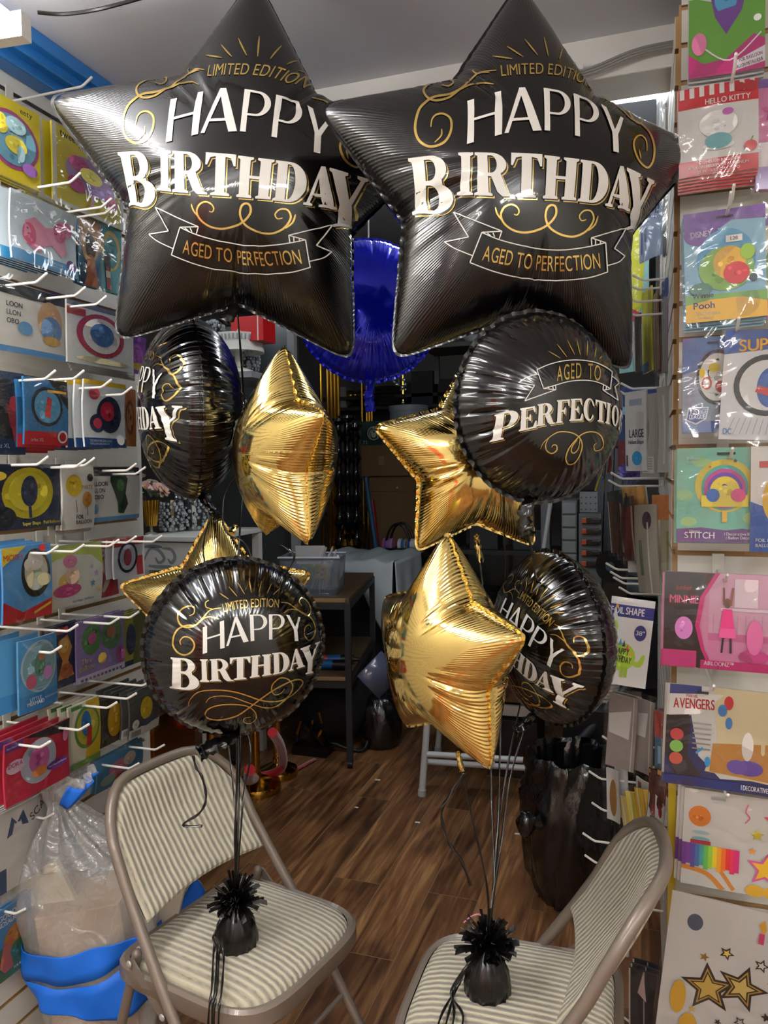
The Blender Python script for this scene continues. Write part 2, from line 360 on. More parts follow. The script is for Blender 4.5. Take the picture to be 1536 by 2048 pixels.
def basis(c, yaw, pitch, roll):
    yaw, pitch, roll = [math.radians(a) for a in (yaw, pitch, roll)]
    z = nv(CAM - c); z0 = nv([z[0], z[1], 0]); up = np.array([0, 0, 1.0]); x0 = np.cross(up, z0)
    ez = math.cos(yaw) * z0 + math.sin(yaw) * x0; ex = math.cos(yaw) * x0 - math.sin(yaw) * z0
    ey = up * math.cos(pitch) - ez * math.sin(pitch); ez = ez * math.cos(pitch) + up * math.sin(pitch)
    return math.cos(roll) * ex - math.sin(roll) * ey, math.sin(roll) * ex + math.cos(roll) * ey, ez
class Shell:
    """one inflated foil balloon: two equal faces joined at the seam"""
    def __init__(s, kind, R, thick, seed, wr=.05, pose=None):
        rng = np.random.default_rng(seed); s.R = R; s.kind = kind
        Rt = (R_STAR if kind == 'star' else R_ROUND); Zt = Z_STAR if kind == 'star' else Z_ROUND; s.S = S_STAR if kind == 'star' else S_ROUND
        th = TH
        arc_ = np.concatenate([[0], np.cumsum(np.hypot(np.diff(Rt * np.cos(th)), np.diff(Rt * np.sin(th))))]) * R
        s.arc = arc_
        sm = np.clip((s.S - (.42 if kind == 'star' else .62)) / (.5 if kind == 'star' else .36), 0, 1); sm = (sm * sm * (3 - 2 * sm))[:, None]
        z = [None, None]
        if kind == 'star':
            per = 2 * np.pi / 5; d = np.abs(((th - np.pi / 2 + per / 2) % per) - per / 2) / (per / 2)    # 0 tip .. 1 notch
            lob = np.zeros(NT_S)
            for k in range(5):
                for off in rng.uniform(.3, .95, 3).tolist() + [1.0]:
                    for sg in (-1, 1):
                        c0 = np.pi / 2 + k * per + sg * off * per / 2
                        dd = np.angle(np.exp(1j * (th - c0))); lob += rng.uniform(.4, 1) * np.exp(-(dd / rng.uniform(.035, .055)) ** 2) * (off < 1.01)
            rad = Rt * (1 - .006 * lob * d - .004 * d * (1 + np.sin(arc_ * 320 + 3 * np.sin(arc_ * 40))))
            for f in range(2): z[f] = Zt * (1 - wr * 1.6 * sm * np.minimum(lob, 1.2)[None] * d[None])
        else:
            n = 22; ph = rng.uniform(0, 6.28); edge = rng.uniform(.5, 1.2, n)
            q = (th * n / (2 * np.pi) + .35 * np.sin(3 * th + ph)) ; fr = np.abs(((q) % 1) - .5) * 2
            cre = np.exp(-(fr / .2) ** 2) * edge[(q + .5).astype(int) % n]
            rad = 1 - .012 * cre - .004 * np.sin(arc_ * 400)
            for f in range(2): z[f] = Zt * (1 - wr * 2.2 * sm * cre[None])
        s.rad = rad * R; s.z = [q * thick * R for q in z]
        s.z[1] = np.roll(s.z[1][:, ::-1], 1, axis=1) if kind == 'round' else s.z[1]
        if pose is not None: s.pose(*pose)
    def pose(s, px, py, d, yaw, pitch, roll):
        s.c = P(px, py, d); s.ex, s.ey, s.ez = basis(s.c, yaw, pitch, roll)
        m = Matrix.Identity(4)
        for r in range(3): m[r][0] = s.ex[r]; m[r][1] = s.ey[r]; m[r][2] = s.ez[r]; m[r][3] = s.c[r]
        s.M = m
    def z_at(s, u, v, face=0):
        """height of a face over its own (u right, v up) as seen from that side"""
        x = u if face == 0 else -u
        a = (math.atan2(v, x) % (2 * math.pi)) / (2 * math.pi) * NT_S; j = int(a) % NT_S; t = a - int(a); j2 = (j + 1) % NT_S
        r = math.hypot(u, v) / (s.rad[j] * (1 - t) + s.rad[j2] * t)
        if r >= 1: return 0.0, r
        i = int(np.searchsorted(s.S, r, 'right')) - 1; i = min(i, len(s.S) - 2); w = (r - s.S[i]) / (s.S[i + 1] - s.S[i]); z = s.z[face]
        return ((z[i, j] * (1 - t) + z[i, j2] * t) * (1 - w) + (z[i + 1, j] * (1 - t) + z[i + 1, j2] * t) * w), r
    def local(s, px, py):
        """where the sight line through a pixel meets the front face, in (u, v)"""
        r = ray(px, py); o = np.array([(CAM - s.c) @ e for e in (s.ex, s.ey, s.ez)]); d = np.array([r @ e for e in (s.ex, s.ey, s.ez)])
        h = s.R * .3
        for _ in range(7):
            p = o + d * (h - o[2]) / d[2]; hz, q = s.z_at(p[0], p[1])
            h = .5 * h + .5 * hz
        return (p[0], p[1])
    def mesh(s, mb, material):
        NRr = len(s.S) - 1; vs = []; uv = []
        for f in (0, 1):
            sg = 1 if f == 0 else -1
            vs.append((0, 0, sg * s.z[f][0, 0])); uv.append((0, 0))
            for i in range(1, NRr + (1 if f == 0 else 0)):
                for j in range(NT_S): vs.append((s.S[i] * s.rad[j] * math.cos(TH[j]), s.S[i] * s.rad[j] * math.sin(TH[j]), sg * s.z[f][i, j])); uv.append((s.arc[j], s.S[i]))
        off = 1 + NRr * NT_S
        ia = lambda i, j: 0 if i == 0 else 1 + (i - 1) * NT_S + j % NT_S
        ib = lambda i, j: off if i == 0 else (ia(i, j) if i == NRr else off + 1 + (i - 1) * NT_S + j % NT_S)
        fs = []
        for j in range(NT_S):
            fs.append((0, ia(1, j), ia(1, j + 1))); fs.append((off, ib(1, j + 1), ib(1, j)))
            for i in range(1, NRr):
                fs.append((ia(i, j), ia(i + 1, j), ia(i + 1, j + 1), ia(i, j + 1))); fs.append((ib(i, j), ib(i, j + 1), ib(i + 1, j + 1), ib(i + 1, j)))
        mb.add(vs, fs, material); mb.uv = uv
        # flat welded seam standing out of the rim
        w = .006 if s.kind == 'star' else .007; k = len(mb.v); rim = []
        for j in range(NT_S):
            q = s.rad[j] * .995, s.rad[j] + w
            for rr in q:
                for dz in (-.0005, .0005): rim.append((rr * math.cos(TH[j]), rr * math.sin(TH[j]), dz + (.0016 * math.sin(s.arc[j] * 260) if rr == q[1] else 0)))
        fr = []
        for j in range(NT_S):
            a, b = 4 * j, 4 * ((j + 1) % NT_S); fr += [(a + 1, a + 3, b + 3, b + 1), (a, b, b + 2, a + 2), (a + 2, b + 2, b + 3, a + 3)]
        mb.add(rim, fr, material); mb.uv += [(0, .2)] * len(rim)
    def print_on(s, mb, layers, face=0):
        """layers: (triangles in (u, v), material, offset)"""
        L = s.R * .03
        for tl, material, off in layers:
            cache = {}; vs = []; fs = []
            def vert(p):
                k = (round(p[0], 5), round(p[1], 5))
                if k not in cache:
                    u, v = p; z, r = s.z_at(u, v, face); e = s.R * .004
                    n = Vector((-(s.z_at(u + e, v, face)[0] - s.z_at(u - e, v, face)[0]) / (2 * e), -(s.z_at(u, v + e, face)[0] - s.z_at(u, v - e, face)[0]) / (2 * e), 1)).normalized()
                    q = Vector((u, v, z)) + n * off
                    if face: q = Vector((-q.x, q.y, -q.z))
                    cache[k] = (len(vs), r); vs.append(q)
                return cache[k]
            out = []
            for t in tl: split_tri(t, L, out)
            for t in out:
                q = [vert(p) for p in t]
                if max(a[1] for a in q) > .975: continue
                a, b, c = [x[0] for x in q]
                area = (t[1][0] - t[0][0]) * (t[2][1] - t[0][1]) - (t[1][1] - t[0][1]) * (t[2][0] - t[0][0])
                fs.append((a, b, c) if (area > 0) else (a, c, b))
            mb.add(vs, fs, material); mb.uv += [(0, .2)] * len(vs)

def foil(name, color, metal, rough, coat, amp=.5, freq=2 * math.pi / .0072, m0=.5, m1=.85):
    m = mat(name, color, rough, metal, coat, .04, spec=.4); nt = m.node_tree; b = nt.nodes['Principled BSDF']
    uv = nt.nodes.new('ShaderNodeUVMap'); uv.uv_map = 'arc'; sp = nt.nodes.new('ShaderNodeSeparateXYZ'); nt.links.new(uv.outputs[0], sp.inputs[0])
    def mth(op, a, c=None, d=None):
        n = nt.nodes.new('ShaderNodeMath'); n.operation = op
        for i, q in enumerate((a, c, d)):
            if q is None: continue
            if isinstance(q, (int, float)): n.inputs[i].default_value = q
            else: nt.links.new(q, n.inputs[i])
        return n.outputs[0]
    tc = nt.nodes.new('ShaderNodeTexCoord'); no = nt.nodes.new('ShaderNodeTexNoise'); no.inputs['Scale'].default_value = 7; nt.links.new(tc.outputs['Object'], no.inputs['Vector'])
    n2 = nt.nodes.new('ShaderNodeTexNoise'); n2.inputs['Scale'].default_value = 40; nt.links.new(tc.outputs['Object'], n2.inputs['Vector'])
    wav = mth('SINE', mth('ADD', mth('MULTIPLY', sp.outputs[0], freq), mth('MULTIPLY', no.outputs[0], 14)))
    mr = nt.nodes.new('ShaderNodeMapRange'); mr.interpolation_type = 'SMOOTHSTEP'; mr.inputs[1].default_value = m0; mr.inputs[2].default_value = m1; nt.links.new(sp.outputs[1], mr.inputs[0])
    m2 = nt.nodes.new('ShaderNodeMapRange'); m2.inputs[1].default_value = .35; m2.inputs[2].default_value = .6; m2.inputs[3].default_value = .25; nt.links.new(no.outputs[0], m2.inputs[0])
    h = mth('ADD', mth('MULTIPLY', mth('MULTIPLY', wav, mr.outputs[0]), m2.outputs[0]), mth('MULTIPLY', n2.outputs[0], .12))
    bp = nt.nodes.new('ShaderNodeBump'); bp.inputs['Strength'].default_value = amp; bp.inputs['Distance'].default_value = .0008
    nt.links.new(h, bp.inputs['Height']); nt.links.new(bp.outputs[0], b.inputs['Normal']); nt.links.new(bp.outputs[0], b.inputs['Coat Normal'])
    return m
FOIL_BLACK = foil('black foil', '040304', 0, .24, .45, .3)
FOIL_BLACK_R = foil('black foil of the round balloons', '040304', 0, .17, .5, .2, m0=.72, m1=.97)
FOIL_GOLD = foil('gold foil', 'ecd083', 1, .09, 0, .45)
FOIL_BLUE = foil('blue foil', '0a1ee6', .45, .12, .6, .2, m0=.75, m1=.97)
INK_WHITE = mat('white ink on foil', 'e4e2dc', .35, 0, .5)
INK_GOLD = mat('gold ink on foil', 'e0bf6c', .22, .85, .3)
INK_BLACK = mat('black ink on foil', '060506', .3, 0, .8)

def star_design(sh):
    """print of the big star, measured on it; u, v in metres"""
    Z = 2.954
    A = lambda p: sh.local(800 + p[0] / Z, 60 + p[1] / Z)
    B = lambda p: sh.local(800 + p[0] / Z, 300 + p[1] / Z)
    white, gold, black = [], [], []
    def letters(word, quads, font, f, shadow):
        for ch, q in zip(word, quads):
            mp = quadmap(*q)
            for t in tris(font[ch]):
                px = [mp(*p) for p in t]
                white.append([f(p) for p in px])
                if shadow:
                    gold.append([f((p[0] + shadow, p[1] + shadow)) for p in px]); black.append([f((p[0] + shadow * .55, p[1] + shadow * .55)) for p in px])
    letters('HAPPY', [((398,425),(598,365),(600,620),(395,678)), ((625,350),(818,342),(833,598),(615,615)), ((845,348),(1005,375),(1000,610),(850,598)), ((1020,380),(1172,435),(1165,655),(1028,628)), ((1182,440),(1318,525),(1330,740),(1195,705))], THIN, A, 0)
    letters('BIRTHDAY', [((50,50),(290,22),(325,378),(80,385)), ((345,18),(432,18),(432,270),(338,268)), ((440,18),(640,22),(665,278),(440,270)), ((655,20),(838,30),(830,285),(650,280)), ((850,35),(1055,58),(1035,300),(840,288)), ((1062,60),(1235,85),(1215,325),(1045,305)), ((1240,90),(1365,105),(1355,360),(1205,330)), ((1335,105),(1500,180),(1440,490),(1300,465))], SER, B, 13)
    def textline(s, base, h, f, sq):
        bp = [np.array(p, float) for p in smooth_path(base, 12)]; ln = np.concatenate([[0], np.cumsum([np.hypot(*(bp[i + 1] - bp[i])) for i in range(len(bp) - 1)])])
        _, w = text2d(s, h); ch, w = text2d(s, h, ln[-1] / w * 1.0, .12)
        k = ln[-1] / w
        for x, cw, tl in ch:
            mid = (x + cw / 2) * k; i = min(int(np.searchsorted(ln, mid)), len(ln) - 1); i = max(i, 1); t = (mid - ln[i - 1]) / (ln[i] - ln[i - 1]); o = bp[i - 1] * (1 - t) + bp[i] * t
            d = (bp[i] - bp[i - 1]) / np.hypot(*(bp[i] - bp[i - 1])); n = np.array([d[1], -d[0]])
            for tr in tl: gold.append([f(tuple(o + d * (px * k - cw * k / 2) + n * py)) for px, py in tr])
    textline('LIMITED EDITION', [(600,275),(735,264),(865,264),(975,280),(1130,335)], 64, A, .6)
    textline('AGED TO PERFECTION', [(483,650),(570,668),(760,703),(950,716),(1183,697)], 88, B, .6)
    def line(pts, w, lst, f, taper=True): lst += [[f(p) for p in t] for t in stroke(pts, w, 5, taper)]
    for p in ([(548,154),(665,171)], [(635,97),(728,160)], [(738,54),(814,151)], [(853,40),(876,157)], [(968,93),(942,171)], [(1053,166),(1024,202)], [(1078,230),(1120,238)]): line(p, 9, gold, A)
    for p, w in (([(183,575),(190,530),(215,502),(260,498),(300,530),(300,600),(260,665),(180,690),(115,655),(90,580),(110,480),(150,430),(205,395),(300,378),(370,340),(420,290),(480,250),(570,240)], 15),
                 ([(248,322),(290,330),(318,305),(290,283),(220,290),(160,325),(142,360),(165,400),(215,418),(290,400),(360,350),(430,320),(500,314),(555,322)], 13), ([(440,235),(432,242),(455,258),(490,252),(530,252)], 9), ([(246,585),(244,625),(205,665)], 9),
                 ([(1145,310),(1200,328),(1270,375),(1340,450),(1390,530),(1425,550),(1440,520),(1432,485)], 11), ([(1185,396),(1250,410),(1310,460),(1370,520),(1430,552),(1480,610),(1503,690),(1495,770),(1460,812),(1410,770),(1380,690),(1390,640),(1425,622),(1455,655),(1458,715)], 12), ([(1410,705),(1422,760)], 8)): line(p, w, gold, A)
    line([(672,380),(690,385),(702,365),(690,338),(655,322),(615,340),(595,385),(615,435),(670,475),(740,488),(820,470),(880,435),(918,385),(918,340),(895,326),(868,345),(858,400),(885,460),(950,500),(1020,512),(1080,492),(1120,455),(1142,405),(1125,362),(1085,360),(1058,390),(1070,418),(1098,412)], 13, gold, B)
    line([(562,338),(575,380),(610,425)], 10, gold, B); line([(1167,390),(1150,440),(1110,478)], 10, gold, B)
    W = 6.5
    for p in ([(483,488),(600,535),(800,580),(950,590),(1090,575),(1210,548)], [(1222,720),(1100,755),(900,768),(700,750),(550,715),(413,665)]): line(p, W, white, B, False)
    for c in ([(1210,548),(1222,720)], [(413,665),(483,488)], [(483,488),(600,480)], [(600,480),(318,370)], [(318,370),(405,515)], [(405,515),(265,545)], [(600,480),(585,525)], [(515,492),(535,508)], [(548,490),(558,514)],
              [(1210,548),(1125,520)], [(1125,520),(1335,458)], [(1335,458),(1262,582)], [(1262,582),(1325,625)], [(1125,520),(1128,570)], [(1150,530),(1150,566)], [(1178,540),(1180,560)]): line(c, W, white, B, False)
    line([(265,545),(330,585),(430,625)], W, white, B, False); line([(1325,625),(1290,660),(1222,682)], W, white, B, False)
    return [(gold, INK_GOLD, .0012), (black, INK_BLACK, .0018), (white, INK_WHITE, .0025)]
def round_front(sh):
    Z = 4.389; f = lambda p: sh.local(300 + p[0] / Z, 1120 + p[1] / Z)
    white, gold, black = [], [], []
    def letters(word, quads, font, shadow):
        for ch, q in zip(word, quads):
            mp = quadmap(*q)
            for t in tris(font[ch]):
                px = [mp(*p) for p in t]; white.append([f(p) for p in px])
                if shadow: gold.append([f((p[0] + shadow, p[1] + shadow)) for p in px]); black.append([f((p[0] + shadow * .6, p[1] + shadow * .6)) for p in px])
    letters('HAPPY', [((465,590),(650,530),(655,768),(465,822)), ((690,512),(822,485),(865,712),(668,755)), ((872,480),(1025,475),(1030,690),(882,712)), ((1040,478),(1180,475),(1175,685),(1042,698)), ((1190,482),(1315,505),(1340,710),(1210,715))], THIN, 0)
    letters('BIRTHDAY', [((185,850),(415,868),(440,1150),(175,1118)), ((440,868),(508,868),(520,1065),(440,1065)), ((525,868),(690,860),(735,1058),(525,1062)), ((700,855),(880,843),(875,1040),(705,1052)), ((885,838),(1060,822),(1065,1005),(875,1032)), ((1070,815),(1215,800),(1222,975),(1075,1005)), ((1225,795),(1325,762),(1355,930),(1210,975)), ((1315,775),(1488,710),(1450,985),(1330,1012))], SER, 10)
    bp = [np.array(p, float) for p in smooth_path([(650,458),(760,432),(890,417),(1000,412),(1128,418)], 12)]; ln = np.concatenate([[0], np.cumsum([np.hypot(*(bp[i + 1] - bp[i])) for i in range(len(bp) - 1)])])
    ch, w = text2d('LIMITED EDITION', 74); k = ln[-1] / w
    for x, cw, tl in ch:
        mid = (x + cw / 2) * k; i = max(1, min(int(np.searchsorted(ln, mid)), len(ln) - 1)); t = (mid - ln[i - 1]) / (ln[i] - ln[i - 1]); o = bp[i - 1] * (1 - t) + bp[i] * t
        d = (bp[i] - bp[i - 1]) / np.hypot(*(bp[i] - bp[i - 1])); n = np.array([d[1], -d[0]])
        for tr in tl: gold.append([f(tuple(o + d * (px - cw / 2) * k + n * py)) for px, py in tr])
    def line(pts, w): gold.extend([[f(p) for p in t] for t in stroke(pts, w, 5)])
    for p in ([(610,290),(690,345)], [(690,235),(765,320)], [(770,200),(830,300)], [(870,180),(890,290)], [(980,185),(955,290)], [(1065,210),(1025,295)], [(1140,250),(1080,305)]): line(p, 9)
    line([(275,745),(265,710),(300,675),(355,685),(390,740),(370,800),(310,832),(245,810),(205,750),(210,670),(250,605),(320,575),(400,570),(465,510),(530,440),(630,420)], 15)
    line([(345,490),(385,470),(388,420),(345,405),(280,432),(245,490),(262,560),(320,592),(400,572),(470,515),(530,498),(605,518)], 14); line([(515,355),(488,375),(495,415),(545,428)], 9)
    line([(1145,372),(1210,380),(1270,420),(1330,465),(1385,490),(1408,455),(1400,400),(1365,350),(1325,335),(1310,370),(1332,405)], 11)
    line([(1175,465),(1220,435),(1290,440),(1350,470),(1412,510),(1447,585),(1440,660),(1395,705),(1355,660),(1360,592),(1395,570),(1415,600)], 11)
    line([(335,1280),(355,1220),(420,1160),(520,1140),(650,1142),(760,1160),(860,1190),(960,1225),(1060,1240),(1170,1225),(1230,1170),(1250,1100),(1210,1045),(1140,1035),(1078,1085),(1065,1140),(1095,1180),(1150,1165),(1180,1125)], 12)
    line([(490,1250),(530,1205),(620,1190),(720,1200),(820,1235),(920,1270),(1020,1295),(1110,1280),(1190,1220),(1250,1180),(1305,1130),(1340,1075),(1310,1048),(1240,1060),(1100,1130),(980,1210),(860,1300),(760,1365),(620,1400),(520,1390),(485,1350),(520,1300),(620,1270),(740,1265),(850,1280),(920,1330),(930,1390),(880,1430),(825,1420),(830,1385),(880,1375)], 12)
    return [(gold, INK_GOLD, .0009), (black, INK_BLACK, .0014), (white, INK_WHITE, .0019)]
def round_back(sh):
    Z = 5.12; f = lambda p: sh.local(960 + p[0] / Z, 680 + p[1] / Z)
    white, gold, black = [], [], []
    quads = [((150,765),(400,700),(370,985),(100,1045)), ((410,705),(565,675),(580,895),(395,935)), ((585,660),(745,635),(765,855),(570,885)), ((780,618),(915,608),(890,840),(770,855)), ((920,605),(1035,600),(1045,825),(905,830)), ((1050,595),(1165,600),(1160,830),(1050,825)), ((1170,610),(1278,640),(1270,850),(1172,830)), ((1285,640),(1325,655),(1312,865),(1268,850)), ((1335,655),(1412,690),(1400,890),(1332,870))]
    for ch, q in zip('PERFECTIO', quads):
        mp = quadmap(*q)
        for t in tris(SER[ch]):
            px = [mp(*p) for p in t]; white.append([f(p) for p in px]); gold.append([f((p[0] + 14, p[1] + 14)) for p in px]); black.append([f((p[0] + 8, p[1] + 8)) for p in px])
    o = [np.array(f(p)) for p in ((1335,655), (1412,690), (1400,890), (1332,870))]
    w = max(.03, o[1][0] - o[0][0])
    nq = [o[1] + (.004, -.002), o[1] + (.004 + w * .9, -.018), o[2] + (.004 + w * .8, -.016), o[2] + (.003, -.002)]
    mp = quadmap(*nq); white += [[mp(*p) for p in t] for t in tris(SER['N'])]
    bp = [np.array(p, float) for p in smooth_path([(783,428),(920,400),(1050,392),(1140,402),(1225,427)], 12)]; ln = np.concatenate([[0], np.cumsum([np.hypot(*(bp[i + 1] - bp[i])) for i in range(len(bp) - 1)])])
    ch, w = text2d('AGED TO', 155, .5, .2, .6); k = ln[-1] / w
    for x, cw, tl in ch:
        mid = (x + cw / 2) * k; i = max(1, min(int(np.searchsorted(ln, mid)), len(ln) - 1)); t = (mid - ln[i - 1]) / (ln[i] - ln[i - 1]); oo = bp[i - 1] * (1 - t) + bp[i] * t
        for tr in tl: gold.append([f((oo[0] + (px - cw / 2) * k, oo[1] - py)) for px, py in tr])
    def line(pts, w, lst, taper=False): lst.extend([[f(p) for p in t] for t in stroke(pts, w, 5, taper)])
    for p in ([(578,308),(700,255),(850,218),(1000,210),(1150,230),(1260,275),(1340,330)], [(1320,505),(1250,460),(1150,425),(1020,415),(880,432),(750,470),(645,500)], [(595,350),(480,385),(390,440)], [(1335,375),(1380,405),(1415,440)]): line(p, 9, white)
    for p in ([(1340,330),(1320,505)], [(645,500),(578,308)], [(390,440),(555,465)], [(555,465),(455,625)], [(455,625),(770,510)], [(770,510),(765,465)], [(645,500),(770,510)], [(690,478),(700,500)], [(735,472),(745,505)], [(1415,440),(1365,480)], [(1365,480),(1400,620)], [(1400,620),(1245,515)], [(1245,515),(1250,465)], [(1245,515),(1320,505)], [(1280,480),(1275,510)]): line(p, 9, white)
    for p in ([(695,115),(820,190)], [(785,45),(885,178)], [(890,5),(965,155)], [(985,0),(1020,155)], [(1095,15),(1088,165)], [(1185,70),(1165,180)], [(1255,145),(1210,200)]): line(p, 10, gold, True)
    line([(615,1120),(640,1060),(700,1000),(790,945),(880,940),(960,960),(1020,1010),(1040,1090),(1010,1190),(960,1260),(900,1270),(875,1210),(900,1120),(960,1040),(1030,970),(1110,940),(1190,950),(1240,1000),(1255,1070),(1230,1120),(1170,1130),(1160,1080),(1185,1055)], 13, gold, True)
    line([(730,1100),(745,1075),(780,1080),(780,1130),(730,1160),(680,1130),(670,1070),(700,1000)], 13, gold, True); line([(1020,1010),(1000,1110),(960,1155),(930,1140),(940,1090),(990,1020)], 12, gold, True)
    return [(gold, INK_GOLD, .0009), (black, INK_BLACK, .0014), (white, INK_WHITE, .0019)]
def neck(parent, pts, r, material, seed):
    rng = random.Random(seed); p = smooth_path(pts, 5); n = 12; mb = MB(); vs = []
    rr = [r * (.55 + .45 * abs(math.sin(i * 1.35 + seed)) + .25 * (i / len(p))) for i in range(len(p))]
    mb.tube(p, rr, material, n=n, flat=.55)
    k = []
    for i, v in enumerate(mb.v): q = 1 + .0; k.append((v[0] + rng.uniform(-1, 1) * r * .16, v[1] + rng.uniform(-1, 1) * r * .16, v[2] + rng.uniform(-1, 1) * r * .16))
    mb.v = k; mb.uv = [(0, .2)] * len(k)
    o = mb.build('neck', angle=.9); o.parent = parent; o.matrix_parent_inverse = parent.matrix_basis.inverted(); return o
# ------------------------------------------------------------------ common materials
M_WHITE = mat('white paint', 'e6e4de', .55); M_CEIL = mat('ceiling paint', 'e4e6ec', .7, noise=('d8dbe4', 1.5))
M_SLAT = mat('white laminate', 'dedbd2', .35, coat=.15); M_MDF = mat('raw board', 'a8875c', .8)
M_CHROME = mat('chrome', 'd0d0d0', .08, 1.0); M_STEEL = mat('zinc', 'c9c9c6', .35, .6)
M_HOOK = mat('white coated wire', 'f0efea', .3, coat=.3)
M_BLACK = mat('black plastic', '0d0d0e', .35); M_DARK = mat('dark grey metal', '232326', .5)
M_GOLDM = mat('polished brass', 'c89b3c', .16, 1.0); M_RED = mat('red velvet', 'b3101c', .8, sheen=.6)
def floor_material():
    m = mat('wood plank floor', '6b4a30', .42, coat=.12, coat_rough=.3); nt = m.node_tree; b = nt.nodes['Principled BSDF']
    tc = nt.nodes.new('ShaderNodeTexCoord'); mp = nt.nodes.new('ShaderNodeMapping'); mp.inputs['Rotation'].default_value = (0, 0, math.pi / 2); nt.links.new(tc.outputs['Object'], mp.inputs[0])
    br = nt.nodes.new('ShaderNodeTexBrick'); br.inputs['Scale'].default_value = 1; br.inputs['Brick Width'].default_value = 1.1; br.inputs['Row Height'].default_value = .182; br.inputs['Mortar Size'].default_value = .0016; br.offset = .37
    br.inputs['Color1'].default_value = (0, 0, 0, 1); br.inputs['Color2'].default_value = (1, 1, 1, 1); br.inputs['Mortar'].default_value = (.5, .5, .5, 1); br.inputs['Mortar Smooth'].default_value = .3
    nt.links.new(mp.outputs[0], br.inputs['Vector'])
    def nz(scale, st, det=6, dist=0):
        q = nt.nodes.new('ShaderNodeMapping'); q.inputs['Scale'].default_value = st; nt.links.new(tc.outputs['Object'], q.inputs[0])
        add = nt.nodes.new('ShaderNodeVectorMath'); nt.links.new(q.outputs[0], add.inputs[0]); sc = nt.nodes.new('ShaderNodeVectorMath'); sc.operation = 'SCALE'; sc.inputs['Scale'].default_value = 13; nt.links.new(br.outputs['Color'], sc.inputs[0]); nt.links.new(sc.outputs[0], add.inputs[1])
        n = nt.nodes.new('ShaderNodeTexNoise'); n.inputs['Scale'].default_value = scale; n.inputs['Detail'].default_value = det; n.inputs['Distortion'].default_value = dist; nt.links.new(add.outputs[0], n.inputs['Vector']); return n.outputs[0]
    g = nz(3.2, (9, .7, 1), 8, 1.1); k = nz(2.2, (2.2, 1, 1), 3)
    r = nt.nodes.new('ShaderNodeValToRGB'); r.color_ramp.elements[0].color = (*rgb('54331f'), 1); r.color_ramp.elements[1].color = (*rgb('b98a5c'), 1); r.color_ramp.elements[0].position = .3; r.color_ramp.elements[1].position = .72
    e = r.color_ramp.elements.new(.52); e.color = (*rgb('8a5f3d'), 1); nt.links.new(g, r.inputs[0])
    r2 = nt.nodes.new('ShaderNodeValToRGB'); r2.color_ramp.elements[0].color = (.28, .25, .24, 1); r2.color_ramp.elements[0].position = .34; r2.color_ramp.elements[1].position = .5; r2.color_ramp.elements[1].color = (1, 1, 1, 1); nt.links.new(k, r2.inputs[0])
    mx = nt.nodes.new('ShaderNodeMix'); mx.data_type = 'RGBA'; mx.blend_type = 'MULTIPLY'; mx.inputs[0].default_value = .75; nt.links.new(r.outputs[0], mx.inputs[6]); nt.links.new(r2.outputs[0], mx.inputs[7])
    vr = nt.nodes.new('ShaderNodeMapRange'); vr.inputs[3].default_value = .72; vr.inputs[4].default_value = 1.15; nt.links.new(br.outputs['Color'], vr.inputs[0])
    m2 = nt.nodes.new('ShaderNodeMix'); m2.data_type = 'RGBA'; m2.blend_type = 'MULTIPLY'; m2.inputs[0].default_value = 1; nt.links.new(mx.outputs[2], m2.inputs[6]); nt.links.new(vr.outputs[0], m2.inputs[7])
    m3 = nt.nodes.new('ShaderNodeMix'); m3.data_type = 'RGBA'; m3.inputs[7].default_value = (*rgb('8f7a5a'), 1); nt.links.new(m2.outputs[2], m3.inputs[6]); nt.links.new(br.outputs['Fac'], m3.inputs[0])
    nt.links.new(m3.outputs[2], b.inputs['Base Color'])
    bp = nt.nodes.new('ShaderNodeBump'); bp.inputs['Strength'].default_value = .12; bp.inputs['Distance'].default_value = .002; nt.links.new(g, bp.inputs['Height']); nt.links.new(bp.outputs[0], b.inputs['Normal'])
    return m
M_FLOOR = floor_material()
# ------------------------------------------------------------------ the room
XL, XR, CEIL, YB = -1.46, .06, 2.60, 7.3
CB = 3.05            # the stock area behind the beam is taller
b = MB(); b.span((-3.8, -2.7, -.05), (2.1, YB, 0), M_FLOOR); struct('floor', b)
b = MB(); b.span((-3.8, -2.7, CEIL), (2.1, 2.06, CEIL + .05), M_CEIL); struct('ceiling', b)
b = MB(); b.span((-3.8, 2.06, CB), (2.1, YB, CB + .05), mat('stock room ceiling', '8d9096', .8)); struct('ceiling_back', b)
b = MB(); b.span((-3.7, 2.06, 2.50), (2.1, 2.20, CB), M_WHITE); struct('trim_beam', b, bevel=.004)
b = MB(); b.span((XL - .1, -2.7, 0), (XL - .03, 2.0, CEIL), M_WHITE); struct('wall_left', b)
b = MB(); b.span((-3.8, 2.0, 0), (XL - .03, 2.05, CB), M_WHITE); struct('wall_return', b)
b = MB(); b.span((-3.8, 2.05, 0), (-3.7, YB, CB), mat('stock wall paint', '6b6a68', .8)); struct('wall_stock', b)
b = MB(); b.span((-3.8, YB, 0), (2.1, YB + .1, CB), mat('stock wall paint', '6b6a68', .8)); struct('wall_back', b)
b = MB(); b.span((2.0, -2.7, 0), (2.1, YB, CB), M_WHITE); struct('wall_right', b)
b = MB(); b.span((-1.6, -2.8, 0), (2.1, -2.7, CEIL), M_WHITE); struct('wall_rear', b)
b = MB(); b.span((-.75, -2.70, 0), (-.2, -2.66, 2.2), mat('salmon panel paint', 'd9705c', .5)); b.span((-.82, -2.7, 0), (-.75, -2.65, 2.27), M_WHITE); b.span((-.2, -2.7, 0), (-.13, -2.65, 2.27), M_WHITE); struct('reflected_panel_1', b)  # unseen salmon panel added for the gold foil to mirror
b = MB()
M_BLUEP = mat('blue gloss paint', '2e7fd0', .35, coat=.2)
